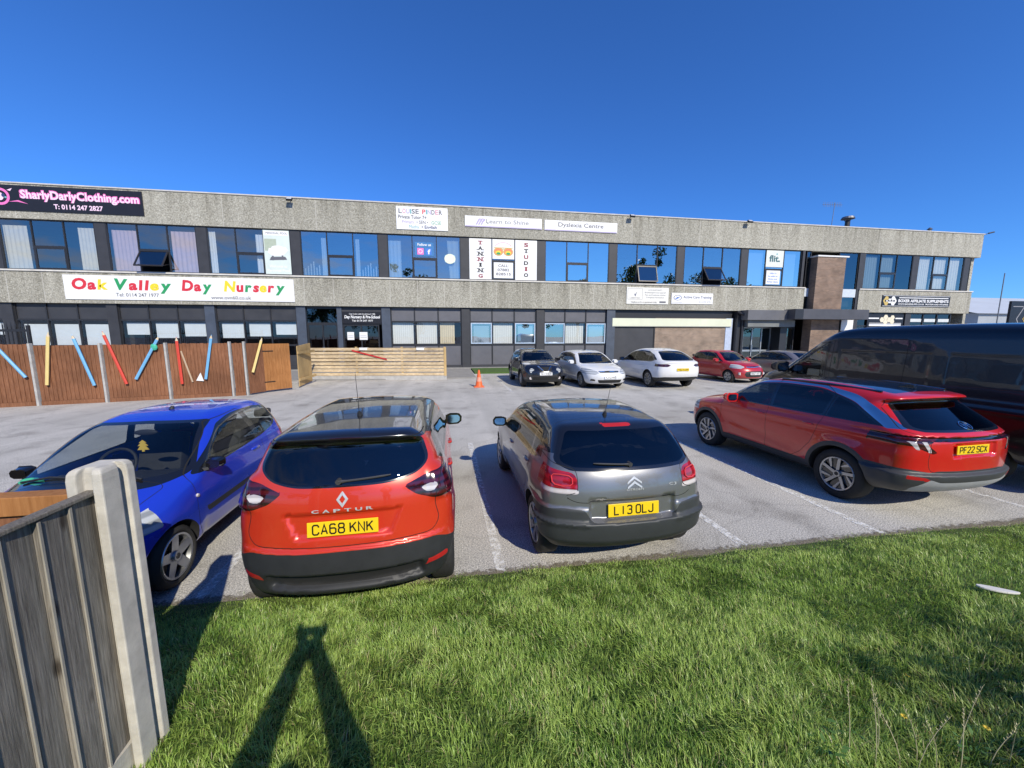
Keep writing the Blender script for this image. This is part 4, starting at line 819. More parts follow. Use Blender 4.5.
# ================================================================ vehicle shells
# A body is an implicit solid (side silhouette, width profile, rounded ends) meshed with surface nets,
# then cut along exact outlines into panels, glass, lamps and trim.
def fillet(poly, default=0.08, n=5):
    P = [(p[0], p[1]) for p in poly]; Rr = [p[2] if len(p) > 2 else default for p in poly]; out = []; m = len(P)
    for i in range(m):
        a, b, c = np.array(P[i - 1]), np.array(P[i]), np.array(P[(i + 1) % m])
        la, lc = np.linalg.norm(a - b), np.linalg.norm(c - b); r = min(Rr[i], la * .49, lc * .49)
        if r < 1e-4: out.append(tuple(b)); continue
        p0 = b + (a - b) / la * r; p1 = b + (c - b) / lc * r
        for k in range(n + 1):
            t = k / n; out.append(tuple((1 - t) ** 2 * p0 + 2 * t * (1 - t) * b + t * t * p1))
    return np.array(out)

def sd_poly(poly, X, Y):
    """signed distance (negative inside) of points to a closed polyline"""
    sh = X.shape; X = X.ravel(); Y = Y.ravel(); d2 = np.full(X.shape, 1e9); ins = np.zeros(X.shape, bool); n = len(poly)
    for i in range(n):
        ax, ay = poly[i - 1]; bx, by = poly[i]; ex, ey = bx - ax, by - ay; L = ex * ex + ey * ey
        if L < 1e-14: continue
        wx, wy = X - ax, Y - ay; t = np.clip((wx * ex + wy * ey) / L, 0, 1)
        dx, dy = wx - ex * t, wy - ey * t; d2 = np.minimum(d2, dx * dx + dy * dy)
        c = (ay > Y) != (by > Y)
        if c.any():
            xi = ax + (Y - ay) * ex / (ey if abs(ey) > 1e-12 else 1e-12); ins ^= c & (X < xi)
    return (np.sqrt(d2) * np.where(ins, -1, 1)).reshape(sh)

class Grid2:
    def __init__(s, poly, h=0.02, blur=1):
        lo = poly.min(0) - .5; hi = poly.max(0) + .5; s.lo, s.h = lo, h
        gx = np.arange(lo[0], hi[0], h); gy = np.arange(lo[1], hi[1], h); A, Bb = np.meshgrid(gx, gy, indexing='ij'); D = sd_poly(poly, A, Bb)
        k = np.array([.25, .5, .25])
        for _ in range(blur):
            D = np.apply_along_axis(lambda v: np.convolve(np.pad(v, 1, mode='edge'), k, 'valid'), 0, D); D = np.apply_along_axis(lambda v: np.convolve(np.pad(v, 1, mode='edge'), k, 'valid'), 1, D)
        s.D = D
    def __call__(s, x, y, smooth=True):
        n0, n1 = s.D.shape
        u = np.clip((x - s.lo[0]) / s.h, 1.001, n0 - 3.001); v = np.clip((y - s.lo[1]) / s.h, 1.001, n1 - 3.001)
        i = u.astype(int); j = v.astype(int); a = u - i; b = v - j; D = s.D
        if not smooth:
            return (D[i, j] * (1 - a) + D[i + 1, j] * a) * (1 - b) + (D[i, j + 1] * (1 - a) + D[i + 1, j + 1] * a) * b
        def w(t): return ((1 - t) ** 3 / 6, (3 * t ** 3 - 6 * t ** 2 + 4) / 6, (-3 * t ** 3 + 3 * t ** 2 + 3 * t + 1) / 6, t ** 3 / 6)
        wa, wb_ = w(a), w(b); r = 0
        for p in range(4):
            for q in range(4): r = r + wa[p] * wb_[q] * D[i + p - 1, j + q - 1]
        return r

def smax(a, b, k):
    h = np.maximum(k - np.abs(a - b), 0) / k
    return np.maximum(a, b) + h * h * k * .25
def sstep(a, b, x):
    t = np.clip((x - a) / (b - a), 0, 1); return t * t * (3 - 2 * t)
def table(pts):
    xs = np.array([p[0] for p in pts], float); ys = np.array([p[1] for p in pts], float)
    gx = np.linspace(xs[0] - .3, xs[-1] + .3, 400); gy = np.interp(gx, xs, ys); d = gx[1] - gx[0]; r = max(1, int(.035 / d)); k = np.hanning(2 * r + 3); k /= k.sum()
    gy = np.convolve(np.pad(gy, r + 1, mode='edge'), k, 'valid')
    return lambda q: np.interp(q, gx, gy)

def surface_nets(g, lo, hi, h):
    n = [int(math.ceil((hi[k] - lo[k]) / h)) + 1 for k in range(3)]
    ax = [lo[k] + h * np.arange(n[k]) for k in range(3)]
    X, Y, Z = np.meshgrid(*ax, indexing='ij'); G = g(X, Y, Z, False); S = G < 0
    cs = [S[a:n[0] - 1 + a, b:n[1] - 1 + b, c:n[2] - 1 + c] for a in (0, 1) for b in (0, 1) for c in (0, 1)]
    cnt = sum(c.astype(int) for c in cs); act = (cnt > 0) & (cnt < 8); I = np.argwhere(act)
    idx = -np.ones(act.shape, int); idx[act] = np.arange(len(I))
    acc = np.zeros((len(I), 3)); num = np.zeros(len(I)); cor = [(a, b, c) for a in (0, 1) for b in (0, 1) for c in (0, 1)]
    for p in cor:
        for ax_ in range(3):
            if p[ax_]: continue
            q = list(p); q[ax_] = 1
            ga = G[I[:, 0] + p[0], I[:, 1] + p[1], I[:, 2] + p[2]]; gb = G[I[:, 0] + q[0], I[:, 1] + q[1], I[:, 2] + q[2]]
            c = (ga < 0) != (gb < 0); t = np.where(c, ga / np.where(c, ga - gb, 1), 0)
            pos = I + np.array(p); pos = pos.astype(float); pos[:, ax_] += t
            acc[c] += pos[c]; num[c] += 1
    V = np.array(lo) + h * acc / num[:, None]; F = []
    for ax_ in range(3):
        sl0 = [slice(None)] * 3; sl1 = [slice(None)] * 3; sl0[ax_] = slice(0, -1); sl1[ax_] = slice(1, None)
        a, b = S[tuple(sl0)], S[tuple(sl1)]; E = np.argwhere(a != b); u, v = [(1, 2), (2, 0), (0, 1)][ax_]
        ok = (E[:, u] > 0) & (E[:, v] > 0) & (E[:, u] < n[u] - 1) & (E[:, v] < n[v] - 1); E = E[ok]
        o = np.zeros(3, int); du = o.copy(); du[u] = 1; dv = o.copy(); dv[v] = 1
        get = lambda K: idx[K[:, 0], K[:, 1], K[:, 2]]
        q = np.stack([get(E - du - dv), get(E - dv), get(E), get(E - du)], 1); fl = ~a[E[:, 0], E[:, 1], E[:, 2]]
        q[fl] = q[fl][:, ::-1]; F.append(q)
    return V, np.concatenate(F)

class Shell:
    def __init__(s, sp):
        s.sp = sp; s.sil = Grid2(fillet(sp['side'], .10)); s.hw = sp['hw']; s.inz = table(sp['inz']); s.inx = table(sp['inx'])
        xs = [p[0] for p in sp['side']]; zs = [p[1] for p in sp['side']]; s.x0, s.x1, s.z0, s.z1 = min(xs), max(xs), min(zs), max(zs)
        s.cr, s.cf = sp.get('cr', .16), sp.get('cf', .30); s.k = sp.get('edge', .10); s.crown = sp.get('crown', .045)
        s.arch = [(0.0, sp['Rw'] + sp.get('axle_dz', 0), sp['Ra']), (sp['wb'], sp['Rw'] + sp.get('axle_dz', 0), sp.get('RaF', sp['Ra']))]
        s.extra = sp.get('extra'); s.V = None
    def half(s, x, z):
        sp = s.sp; w = s.hw - s.inz(z - sp.get('rise', 0) * (x - sp['wb'] / 2)) - s.inx(x)
        for ax, az, ra in s.arch:
            r = np.hypot(x - ax, z - az); w = w + sp.get('flare', .02) * np.exp(-((r - ra - .02) / .10) ** 2) * (z < 1.2)
        for zc, wd, am in sp.get('creases', ()): w = w + am * np.exp(-((z - zc - sp.get('crise', 0) * (x - sp['wb'] / 2)) / wd) ** 2)
        return w
    def __call__(s, x, y, z, smooth=True):
        ay = np.abs(y); u = np.clip(ay / s.hw, 0, 1.3); xm = (s.x0 + s.x1) / 2
        wr = sstep(xm, s.x0 + .75, x); wf = sstep(xm, s.x1 - .9, x)
        xe = x - s.cr * u ** s.sp.get('crn', 2.6) * wr + s.cf * u ** s.sp.get('cfn', 2.6) * wf
        ze = z + s.crown * u ** 2 * sstep(.75, 1.1, z)
        S = s.sil(xe, ze, smooth); D = (ay - s.half(x, z)) * .95
        gg = smax(S, D, s.k)
        if s.extra is not None: gg = s.extra(s, x, ay, z, gg)
        return gg
    def grad(s, P, h=.006):
        x, y, z = P.T
        return np.stack([s(x + h, y, z) - s(x - h, y, z), s(x, y + h, z) - s(x, y - h, z), s(x, y, z + h) - s(x, y, z - h)], 1) / (2 * h)
    def project(s, P, it=3):
        for _ in range(it):
            G = s.grad(P); v = s(*P.T); P = P - G * (np.clip(v, -.05, .05) / np.maximum(1e-6, (G * G).sum(1)))[:, None]
        return P
    def mesh(s, h):
        V, F = surface_nets(s, (s.x0 - .08, -s.hw - .12, s.z0 - .08), (s.x1 + .08, s.hw + .12, s.z1 + .12), h)
        V = s.project(V); s.V = [tuple(p) for p in V]; s.F = [tuple(f) for f in F.tolist()]; s.reg = []
    def field(s, plane, poly, lim, r=None):
        """scalar field of an outline seen along an axis; lim restricts it to one end / side"""
        pg = fillet(poly, .03 if r is None else r)
        def f(P):
            x, y, z = P.T; ay = np.abs(y)
            if plane == 'S': return np.maximum(sd_poly(pg, x, z), lim - ay)
            if plane == 'R': return np.maximum(sd_poly(pg, ay, z), x - lim)
            if plane == 'F': return np.maximum(sd_poly(pg, ay, z), lim - x)
            return np.maximum(sd_poly(pg, x, ay), lim - z)
        return f
    def cut(s, f):
        P = np.array(s.V); fv = f(P); fv[np.abs(fv) < 4e-4] = 0.0; fl = fv.tolist(); V = s.V; new = {}; nF = []
        sg = np.sign(fv).astype(int).tolist()
        def mid(a, b):
            k = (a, b) if a < b else (b, a)
            if k not in new:
                t = fl[k[0]] / (fl[k[0]] - fl[k[1]]); A, Bq = V[k[0]], V[k[1]]
                V.append(tuple(A[i] + (Bq[i] - A[i]) * t for i in range(3))); new[k] = len(V) - 1
            return new[k]
        for F in s.F:
            neg = pos = False
            for i in F:
                q = sg[i]
                if q < 0: neg = True
                elif q > 0: pos = True
            if not (neg and pos): nF.append(F); continue
            A = []; Bq = []; cr = 0; n = len(F)
            for i in range(n):
                a, b = F[i], F[(i + 1) % n]; sa, sb = sg[a], sg[b]
                if sa <= 0: A.append(a)
                if sa >= 0: Bq.append(a)
                if sa == 0: cr += 1
                if sa * sb < 0: m = mid(a, b); A.append(m); Bq.append(m); cr += 1
            if len(A) >= 3: nF.append(tuple(A))
            if len(Bq) >= 3: nF.append(tuple(Bq))
        s.F = nF
    def region(s, name, f, cut=True):
        if cut: s.cut(f)
        s.reg.append((name, f))
    def gap(s, f, w=.003):
        s.cut(lambda P: f(P) - w); s.cut(lambda P: f(P) + w); s.reg.append(('gap', lambda P: np.abs(f(P)) - w))
    def assign(s):
        V = np.array(s.V); C = np.array([V[list(f)].mean(0) for f in s.F]); lab = np.array(['body'] * len(s.F), dtype=object)
        for nm, f in s.reg: lab[f(C) < 0] = nm
        return V, C, lab
    # points on the skin, for fittings
    def rear_x(s, y, z): return s._root(lambda t: (t, y, z), s.x0 - .3, (s.x0 + s.x1) / 2)
    def front_x(s, y, z): return s._root(lambda t: (t, y, z), s.x1 + .3, (s.x0 + s.x1) / 2)
    def side_y(s, x, z): return s._root(lambda t: (x, t, z), s.hw + .3, 0)
    def top_z(s, x, y): return s._root(lambda t: (x, y, t), s.z1 + .3, .7)
    def _root(s, p, a, b):
        t = np.linspace(a, b, 400); Q = np.array([p(q) for q in t], float); v = s(*Q.T); i = int(np.argmax(v < 0))
        if i == 0: return a
        return float(t[i - 1] + (t[i] - t[i - 1]) * v[i - 1] / (v[i - 1] - v[i]))

def shell_objects(sh, parent, mats, names, drop=('arch',), labels=None):
    V, C, lab = sh.assign(); out = {}
    N = sh.grad(V, .008); N /= np.maximum(1e-6, np.linalg.norm(N, axis=1))[:, None]
    keep = [i for i in range(len(sh.F)) if lab[i] not in drop]
    # wheel-arch returns: extrude the cut edge inwards
    ec = {}
    for i in range(len(sh.F)):
        F = sh.F[i]
        for a, b in zip(F, F[1:] + F[:1]): ec.setdefault((min(a, b), max(a, b)), []).append(i)
    lins = {}
    for (a, b), fs in ec.items():
        k = [lab[i] in drop for i in fs]
        if len(fs) == 2 and k[0] != k[1]:
            pa, pb = V[a], V[b]; ia, ib = pa.copy(), pb.copy()
            for q in (ia, ib): q[1] = math.copysign(max(.1, sh.hw - .42), q[1])
            if pa[1] * pb[1] > 0 and min(abs(pa[1]), abs(pb[1])) > sh.hw - .40: lins.setdefault((pa[1] > 0, pa[0] > sh.sp['wb'] / 2), MB()).add([pa, pb, ib, ia], [(0, 1, 2, 3)])
    for lin in lins.values(): lin.build('wheel_arch_liner', mats['liner'], parent, local=True)
    groups = {}
    for i in keep: groups.setdefault(lab[i], []).append(i)
    for nm, ids in groups.items():
        # split left / right halves where asked
        sets = [ids]
        if names.get(nm, (nm,))[1:] == ('pair',): sets = [[i for i in ids if C[i][1] > 0], [i for i in ids if C[i][1] <= 0]]
        for st_ in sets:
            if not st_: continue
            used = sorted({v for i in st_ for v in sh.F[i]}); mp = {v: k for k, v in enumerate(used)}
            me = bpy.data.meshes.new(names.get(nm, (nm,))[0]); me.from_pydata([tuple(V[v]) for v in used], [], [tuple(mp[v] for v in sh.F[i]) for i in st_])
            me.materials.append(mats[nm]); me.polygons.foreach_set('use_smooth', [True] * len(me.polygons)); me.update()
            me.normals_split_custom_set_from_vertices([tuple(N[v]) for v in used])
            o = bpy.data.objects.new(names.get(nm, (nm,))[0], me); COL.objects.link(o); o.parent = parent; out.setdefault(nm, []).append(o)
    return out
# ================================================================ vehicles
def paint(name, col, metal=0.0, rough=.28, flake=.06, coat=1.0):
    m, nt, out, N, L = nodes(name); b = N('BsdfPrincipled'); L(b.outputs[0], out.inputs[0])
    t0 = N('TexCoord'); nw = N('TexNoise'); nw.inputs['Scale'].default_value = 2.2; nw.inputs['Detail'].default_value = 2; L(t0.outputs['Object'], nw.inputs[0]); bw = N('Bump'); bw.inputs['Strength'].default_value = .10; bw.inputs['Distance'].default_value = .02; L(nw.outputs[0], bw.inputs['Height']); L(bw.outputs[0], b.inputs['Coat Normal'])
    b.inputs['Metallic'].default_value = metal; b.inputs['Roughness'].default_value = rough; b.inputs['Coat Weight'].default_value = coat; b.inputs['Coat Roughness'].default_value = .02
    tc = N('TexCoord'); n = N('TexNoise'); n.inputs['Scale'].default_value = 900; n.inputs['Detail'].default_value = 1; L(tc.outputs['Object'], n.inputs[0])
    r = ramp(N, [(.35, [c * (1 - flake) for c in col]), (.65, [c * (1 + flake) for c in col])]); L(n.outputs[0], r.inputs[0])
    # road dust low on the panels
    sx = N('SeparateXYZ'); L(tc.outputs['Object'], sx.inputs[0]); mr = N('MapRange'); mr.inputs[1].default_value = .75; mr.inputs[2].default_value = .2; mr.inputs[3].default_value = 0; mr.inputs[4].default_value = .35; L(sx.outputs[2], mr.inputs[0])
    n2 = N('TexNoise'); n2.inputs['Scale'].default_value = 6; n2.inputs['Detail'].default_value = 6; L(tc.outputs['Object'], n2.inputs[0])
    mu = N('Math', operation='MULTIPLY'); L(mr.outputs[0], mu.inputs[0]); L(n2.outputs[0], mu.inputs[1])
    mx = N('MixRGB'); L(mu.outputs[0], mx.inputs[0]); L(r.outputs[0], mx.inputs[1]); mx.inputs[2].default_value = (.16, .15, .135, 1); L(mx.outputs[0], b.inputs['Base Color'])
    ra = N('MapRange'); ra.inputs[3].default_value = rough; ra.inputs[4].default_value = min(1, rough + .25); L(mu.outputs[0], ra.inputs[0]); L(ra.outputs[0], b.inputs['Roughness'])
    return m
V_trim = flat('unpainted_trim', (.022, .023, .025), .55, var=.2, scale=8, bump=.05, bscale=300); V_gloss = paint('gloss_black', (.008, .008, .009), flake=.1, rough=.15)
V_gap = flat('panel_gap', (.004, .004, .004), .8); V_under = flat('underbody', (.012, .012, .012), .9)
V_tyre = flat('tyre_rubber', (.018, .018, .018), .8, var=.25, scale=20); V_rim = flat('alloy_silver', (.42, .43, .45), .32, metal=.85, var=.12, scale=5); V_rimdark = flat('wheel_well_dark', (.02, .02, .022), .5); V_chrome = flat('chrome', (.75, .76, .78), .08, metal=1.0, var=.02)
V_mirr = flat('mirror_silver', (.40, .41, .42), .06, metal=1.0, var=.02); V_badge = flat('badge_silver', (.62, .63, .65), .25, metal=.35, var=.03); V_wip = flat('wiper_black', (.05, .05, .052), .35)
V_disc = flat('brake_disc', (.25, .24, .23), .4, metal=.8)
V_glassD = glass('privacy_glass', (.10, .105, .11), .03, (1, 1, 1), 0, 1.5); V_glass = glass('car_glass', (.42, .46, .45), .03, (1, 1, 1), 0, 1.5); V_glassC = glass('clear_car_glass', (.72, .76, .75), .03, (1, 1, 1), 0, 1.5)
V_seat = flat('seat_fabric', (.035, .036, .04), .9, var=.3, scale=12); V_dash = flat('dashboard', (.022, .022, .024), .7, var=.2)
V_yel = flat('plate_yellow', (.80, .55, .012), .35, var=.02); V_wplate = flat('plate_white', (.75, .75, .74), .35, var=.02); V_ptxt = flat('plate_black', (.008, .008, .008), .4)
def lampmat(name, col, dark, sc=5.0, axis=2):
    m, nt, out, N, L = nodes(name); b = N('BsdfPrincipled'); L(b.outputs[0], out.inputs[0]); tc = N('TexCoord')
    w = N('TexWave', wave_type='BANDS', bands_direction='XYZ'[axis]); w.inputs['Scale'].default_value = sc; w.inputs['Distortion'].default_value = .6; L(tc.outputs['Object'], w.inputs[0])
    r = ramp(N, [(.2, dark), (.7, col)]); L(w.outputs[0], r.inputs[0]); L(r.outputs[0], b.inputs['Base Color'])
    b.inputs['Roughness'].default_value = .12; b.inputs['Coat Weight'].default_value = 1; b.inputs['Coat Roughness'].default_value = .01; return m
V_tail = lampmat('tail_lamp_red', (.36, .010, .018), (.20, .006, .012)); V_taild = lampmat('tail_lamp_smoked', (.07, .005, .010), (.02, .003, .005), 6); V_rev = lampmat('reversing_lens', (.60, .56, .56), (.42, .39, .40), 6); V_head = lampmat('headlamp_lens', (.50, .53, .56), (.26, .28, .30), 4); V_refl = flat('red_reflector', (.45, .02, .02), .15)

def seats(parent, wb, w, front_x, rear=True, dash_x=None, z0=.25, zs=.55, rhd=True, ht=1.2):
    f = MB(); f.box(-.15, dash_x or wb - .5, -w + .1, w - .1, z0, z0 + .05); f.build('cabin_floor', V_dash, parent, local=True)
    for s in (-1, 1):
        b = MB(); y = s * w * .46; b.box(front_x - .28, front_x + .26, y - .25, y + .25, zs - .22, zs, 0)
        M = Matrix.Translation((front_x - .30, y, zs - .03)) @ Matrix.Rotation(R(-17), 4, 'Y'); b.box(-.08, .07, -.24, .24, 0, .58, 0, M); b.box(-.05, .05, -.12, .12, .62, .80, 0, M); b.box(-.01, .01, -.06, .06, .56, .64, 0, M)
        b.build('front_seat', V_seat, parent, bevel=.035, local=True, smooth=True)
    if rear:
        b = MB(); b.box(front_x - 1.25, front_x - .75, -w + .2, w - .2, zs - .2, zs + .02); M = Matrix.Translation((front_x - 1.22, 0, zs)) @ Matrix.Rotation(R(-20), 4, 'Y'); b.box(-.09, .05, -w + .2, w - .2, 0, .52, 0, M)
        for y in (-.4, .4): b.box(-.04, .04, y - .12, y + .12, .54, .68, 0, M)
        b.build('rear_seat', V_seat, parent, bevel=.035, local=True, smooth=True)
    dx = dash_x or wb - .55
    d = MB(); d.prism([(dx - .25, .62), (dx - .22, .86), (dx - .05, .93), (dx + .35, .92), (dx + .35, .55)], lambda a, b: (a, -w + .12, b), lambda a, b: (a, w - .12, b)); d.build('dashboard', V_dash, parent, bevel=.03, local=True, smooth=True)
    ys = (-1 if rhd else 1) * w * .46; M = Matrix.Translation((dx - .38, ys, .90)) @ Matrix.Rotation(R(64), 4, 'Y')
    sw = MB(); n = 20
    sw.tube([M @ Vector((.185 * math.cos(2 * math.pi * k / n), .185 * math.sin(2 * math.pi * k / n), 0)) for k in range(n + 1)], .016, 6); sw.box(-.05, .05, -.17, .17, -.02, .02, 0, M); sw.build('steering_wheel', V_dash, parent, local=True)

def spoke(mb, r0, r1, w0, w1, a, twist, y0, y1, mi=0):
    """one flat spoke from the hub to the rim, at angle a"""
    pts = [(r0, -w0), (r1, -w1), (r1, w1), (r0, w0)]; V = []
    for yy, k in ((y0, 1.0), (y1, .82)):
        for r, t in pts:
            an = a + twist * (r - r0) / (r1 - r0); V.append((r * math.cos(an) - t * k * math.sin(an), yy - (.02 * (1 - (r - r0) / (r1 - r0)) if k == 1 else .0), r * math.sin(an) + t * k * math.cos(an)))
    mb.add(V, [(0, 1, 2, 3), (7, 6, 5, 4), (0, 4, 5, 1), (1, 5, 6, 2), (2, 6, 7, 3), (3, 7, 4, 0)], mi)
def wheels(parent, wb, y_out, Rw, rr, style, width=.20, n=40, steer=0.0, rim_mats=None, lo=False):
    prof = [(rr, -.005), (rr + .012, 0.012), (rr + .03, .016), (Rw - .03, .006), (Rw - .008, -.012), (Rw, -.035), (Rw, -width + .035), (Rw - .008, -width + .012), (Rw - .03, -width), (rr, -width)]
    rm = rim_mats or (V_rim, V_rimdark); NS = 16 if lo else n
    for ax in (0, wb):
        for s in (1, -1):
            t = MB(); t.lathe([(r, y) for r, y in prof], NS)
            o = t.build('wheel', V_tyre, parent, smooth=True, local=True); o.location = (ax, s * y_out, Rw); o.rotation_euler = (0, 0, (0 if s > 0 else math.pi) + (steer if ax else 0))
            m = MB(); m.lathe([(rr, .002), (rr - .006, .010), (rr - .022, .004), (rr - .03, -.03)], NS, 0); m.lathe([(rr - .03, -.03), (rr - .03, -width + .02)], NS, 1 if style == 'tucson' else 0); m.lathe([(rr - .03, -.10), (.04, -.105)], NS, 1); m.lathe([(rr * .62, -.085), (rr * .62, -.095), (.05, -.095), (.05, -.085)], NS, 1, close=True)
            ho = .004; R1 = rr - .018
            if style == 'five':
                for k in range(5): spoke(m, .03, R1, .050, .040, 2 * math.pi * k / 5 + .3, 0, ho, -.035)
            elif style == 'ten':
                for k in range(10): spoke(m, .04, R1, .020, .026, 2 * math.pi * k / 10, .10 * (1 if k % 2 else -1), ho, -.035)
            elif style == 'twin':
                for k in range(5):
                    for q in (-1, 1): spoke(m, .04, R1, .016, .024, 2 * math.pi * k / 5 + q * .19, q * .05, ho, -.03)
            elif style == 'blade':
                for k in range(7): spoke(m, .04, R1, .018, .055, 2 * math.pi * k / 7, .35, ho, -.03); 
            elif style == 'tucson':
                for k in range(5):
                    a = 2 * math.pi * k / 5 + .2; spoke(m, .05, R1, .022, .020, a, .20, ho, -.03); spoke(m, R1 * .52, R1, .014, .022, a + .42, .42, ho - .004, -.03); spoke(m, .05, R1 * .95, .045, .085, a + .62, .2, -.022, -.05, 1)
            elif style == 'multi':
                for k in range(9): spoke(m, .05, R1, .016, .030, 2 * math.pi * k / 9, .15, ho, -.03)
            m.cyl((0, -.05, 0), (0, .006, 0), .055, .045, 16, 0)
            rim = m.build('rim', list(rm), o, local=True, smooth=True); cp = MB(); cp.cyl((0, .006, 0), (0, .010, 0), .028, .026, 14); cp.build('hub_cap', V_rimdark, o, local=True)

# block capitals for number plates: strokes on a 1 x 1.6 grid
_a = .22
_O = [(_a, 0), (1 - _a, 0), (1, _a), (1, 1.6 - _a), (1 - _a, 1.6), (_a, 1.6), (0, 1.6 - _a), (0, _a), (_a, 0)]
GLY = {'O': [_O], '0': [_O], 'C': [[(1, .42), (1, _a), (1 - _a, 0), (_a, 0), (0, _a), (0, 1.6 - _a), (_a, 1.6), (1 - _a, 1.6), (1, 1.6 - _a), (1, 1.18)]], 'A': [[(0, 0), (.5, 1.6), (1, 0)], [(.17, .5), (.83, .5)]],
       '6': [[(.95, 1.38), (.75, 1.6), (_a, 1.6), (0, 1.38), (0, _a), (_a, 0), (1 - _a, 0), (1, _a), (1, .72), (.8, .92), (0, .92)]], '8': [[(_a, .86), (.04, 1.06), (.04, 1.4), (_a, 1.6), (1 - _a, 1.6), (.96, 1.4), (.96, 1.06), (1 - _a, .86), (1, .64), (1, _a), (1 - _a, 0), (_a, 0), (0, _a), (0, .64), (_a, .86), (1 - _a, .86)]],
       'K': [[(0, 0), (0, 1.6)], [(1, 1.6), (.05, .68)], [(.38, 1.0), (1, 0)]], 'N': [[(0, 0), (0, 1.6), (1, 0), (1, 1.6)]], 'L': [[(0, 1.6), (0, 0), (.95, 0)]], '1': [[(.5, 0), (.5, 1.6)]],
       '3': [[(0, 1.38), (_a, 1.6), (1 - _a, 1.6), (1, 1.38), (1, 1.06), (.8, .86), (.35, .86)], [(.8, .86), (1, .66), (1, _a), (1 - _a, 0), (_a, 0), (0, _a)]], 'J': [[(.95, 1.6), (.95, _a), (.95 - _a, 0), (_a, 0), (0, _a), (0, .4)]],
       'P': [[(0, 0), (0, 1.6), (.78, 1.6), (1, 1.38), (1, .9), (.78, .7), (0, .7)]], 'F': [[(0, 0), (0, 1.6), (.95, 1.6)], [(0, .86), (.8, .86)]], '2': [[(0, 1.3), (0, 1.4), (_a, 1.6), (1 - _a, 1.6), (1, 1.4), (1, 1.0), (0, .1), (0, 0), (1, 0)]],
       'S': [[(1, 1.3), (1, 1.4), (.8, 1.6), (_a, 1.6), (0, 1.38), (0, 1.06), (_a, .86), (.8, .80), (1, .6), (1, _a), (1 - _a, 0), (_a, 0), (0, .2), (0, .3)]], 'X': [[(0, 0), (1, 1.6)], [(0, 1.6), (1, 0)]], 'Y': [[(0, 1.6), (.5, .75), (1, 1.6)], [(.5, .75), (.5, 0)]],
       'D': [[(0, 0), (0, 1.6), (.7, 1.6), (1, 1.3), (1, .3), (.7, 0), (0, 0)]], 'M': [[(0, 0), (0, 1.6), (.5, .6), (1, 1.6), (1, 0)]], 'H': [[(0, 0), (0, 1.6)], [(1, 0), (1, 1.6)], [(0, .8), (1, .8)]], 'V': [[(0, 1.6), (.5, 0), (1, 1.6)]], 'B': [[(0, 0), (0, 1.6), (.75, 1.6), (.95, 1.4), (.95, 1.06), (.75, .86), (0, .86)], [(.75, .86), (1, .64), (1, _a), (.78, 0), (0, 0)]],
       'U': [[(0, 1.6), (0, _a), (_a, 0), (1 - _a, 0), (1, _a), (1, 1.6)]], '7': [[(0, 1.6), (1, 1.6), (.35, 0)]], 'R': [[(0, 0), (0, 1.6), (.78, 1.6), (1, 1.38), (1, .9), (.78, .7), (0, .7)], [(.5, .7), (1, 0)]], 'T': [[(0, 1.6), (1, 1.6)], [(.5, 1.6), (.5, 0)]], 'G': [[(1, 1.18), (1, 1.38), (.78, 1.6), (_a, 1.6), (0, 1.38), (0, _a), (_a, 0), (1, 0), (1, .75), (.5, .75)]]}
def stroke_text(mb, txt, o, rx, up, width, height, t=.26):
    o, rx, up = Vector(o), Vector(rx).normalized(), Vector(up).normalized(); n = sum(.55 if c == ' ' else 1.46 for c in txt) - .46; kx = width / n; ky = height / 1.6; x = -width / 2
    for c in txt:
        if c == ' ': x += .55 * kx; continue
        for pl_ in GLY[c]:
            P = [Vector((a, b)) for a, b in pl_]; m = len(P); L_, R_ = [], []; cl = (P[0] - P[-1]).length < 1e-6
            for i in range(m):
                d0 = (P[i] - P[i - 1]).normalized() if i > 0 else ((P[-1] - P[-2]).normalized() if cl else None); d1 = (P[i + 1] - P[i]).normalized() if i < m - 1 else ((P[1] - P[0]).normalized() if cl else None)
                d0 = d0 or d1; d1 = d1 or d0; nn = Vector((-(d0 + d1).y, (d0 + d1).x)); nn = nn.normalized() if nn.length > 1e-6 else Vector((-d1.y, d1.x)); k = 1 / max(.45, nn.dot(Vector((-d1.y, d1.x))))
                L_.append(P[i] + nn * t / 2 * k); R_.append(P[i] - nn * t / 2 * k)
            mb.add([o + rx * (x + q.x * kx) + up * (q.y * ky) for q in L_ + R_], [(i, m + i, m + i + 1, i + 1) for i in range(m - 1)])
        x += 1.46 * kx
def plate(sh, parent, end, y, z, txt, yellow=True, w=.52, h=.112, tilt=None, off=.012, lean=0.0):
    fx = sh.rear_x if end == 'R' else sh.front_x; dz = .04
    x = min(fx(y, z - dz), fx(y, z + dz)) if end == 'R' else max(fx(y, z - dz), fx(y, z + dz)); s = -1 if end == 'R' else 1
    tl = math.atan2(fx(y, z + dz) - fx(y, z - dz), 2 * dz) if tilt is None else tilt
    M = Matrix.Translation((x + s * off, y, z)) @ Matrix.Rotation(tl, 4, 'Y')
    b = MB(); b.box(-.006, .006, -w / 2, w / 2, -h / 2, h / 2, 0, M); o = b.build('number_plate', V_yel if yellow else V_wplate, parent, local=True, bevel=.003)
    t = MB(); sx = s * .0085; tw = w * (.84 if len(txt) > 7 else .76)
    stroke_text(t, txt, M @ Vector((sx, 0, -h * .32)), M.to_3x3() @ Vector((0, -1 if end == 'R' else 1, 0)), M.to_3x3() @ Vector((0, 0, 1)), tw, h * .64)
    t.build('plate_lettering', V_ptxt, o, local=True); return M
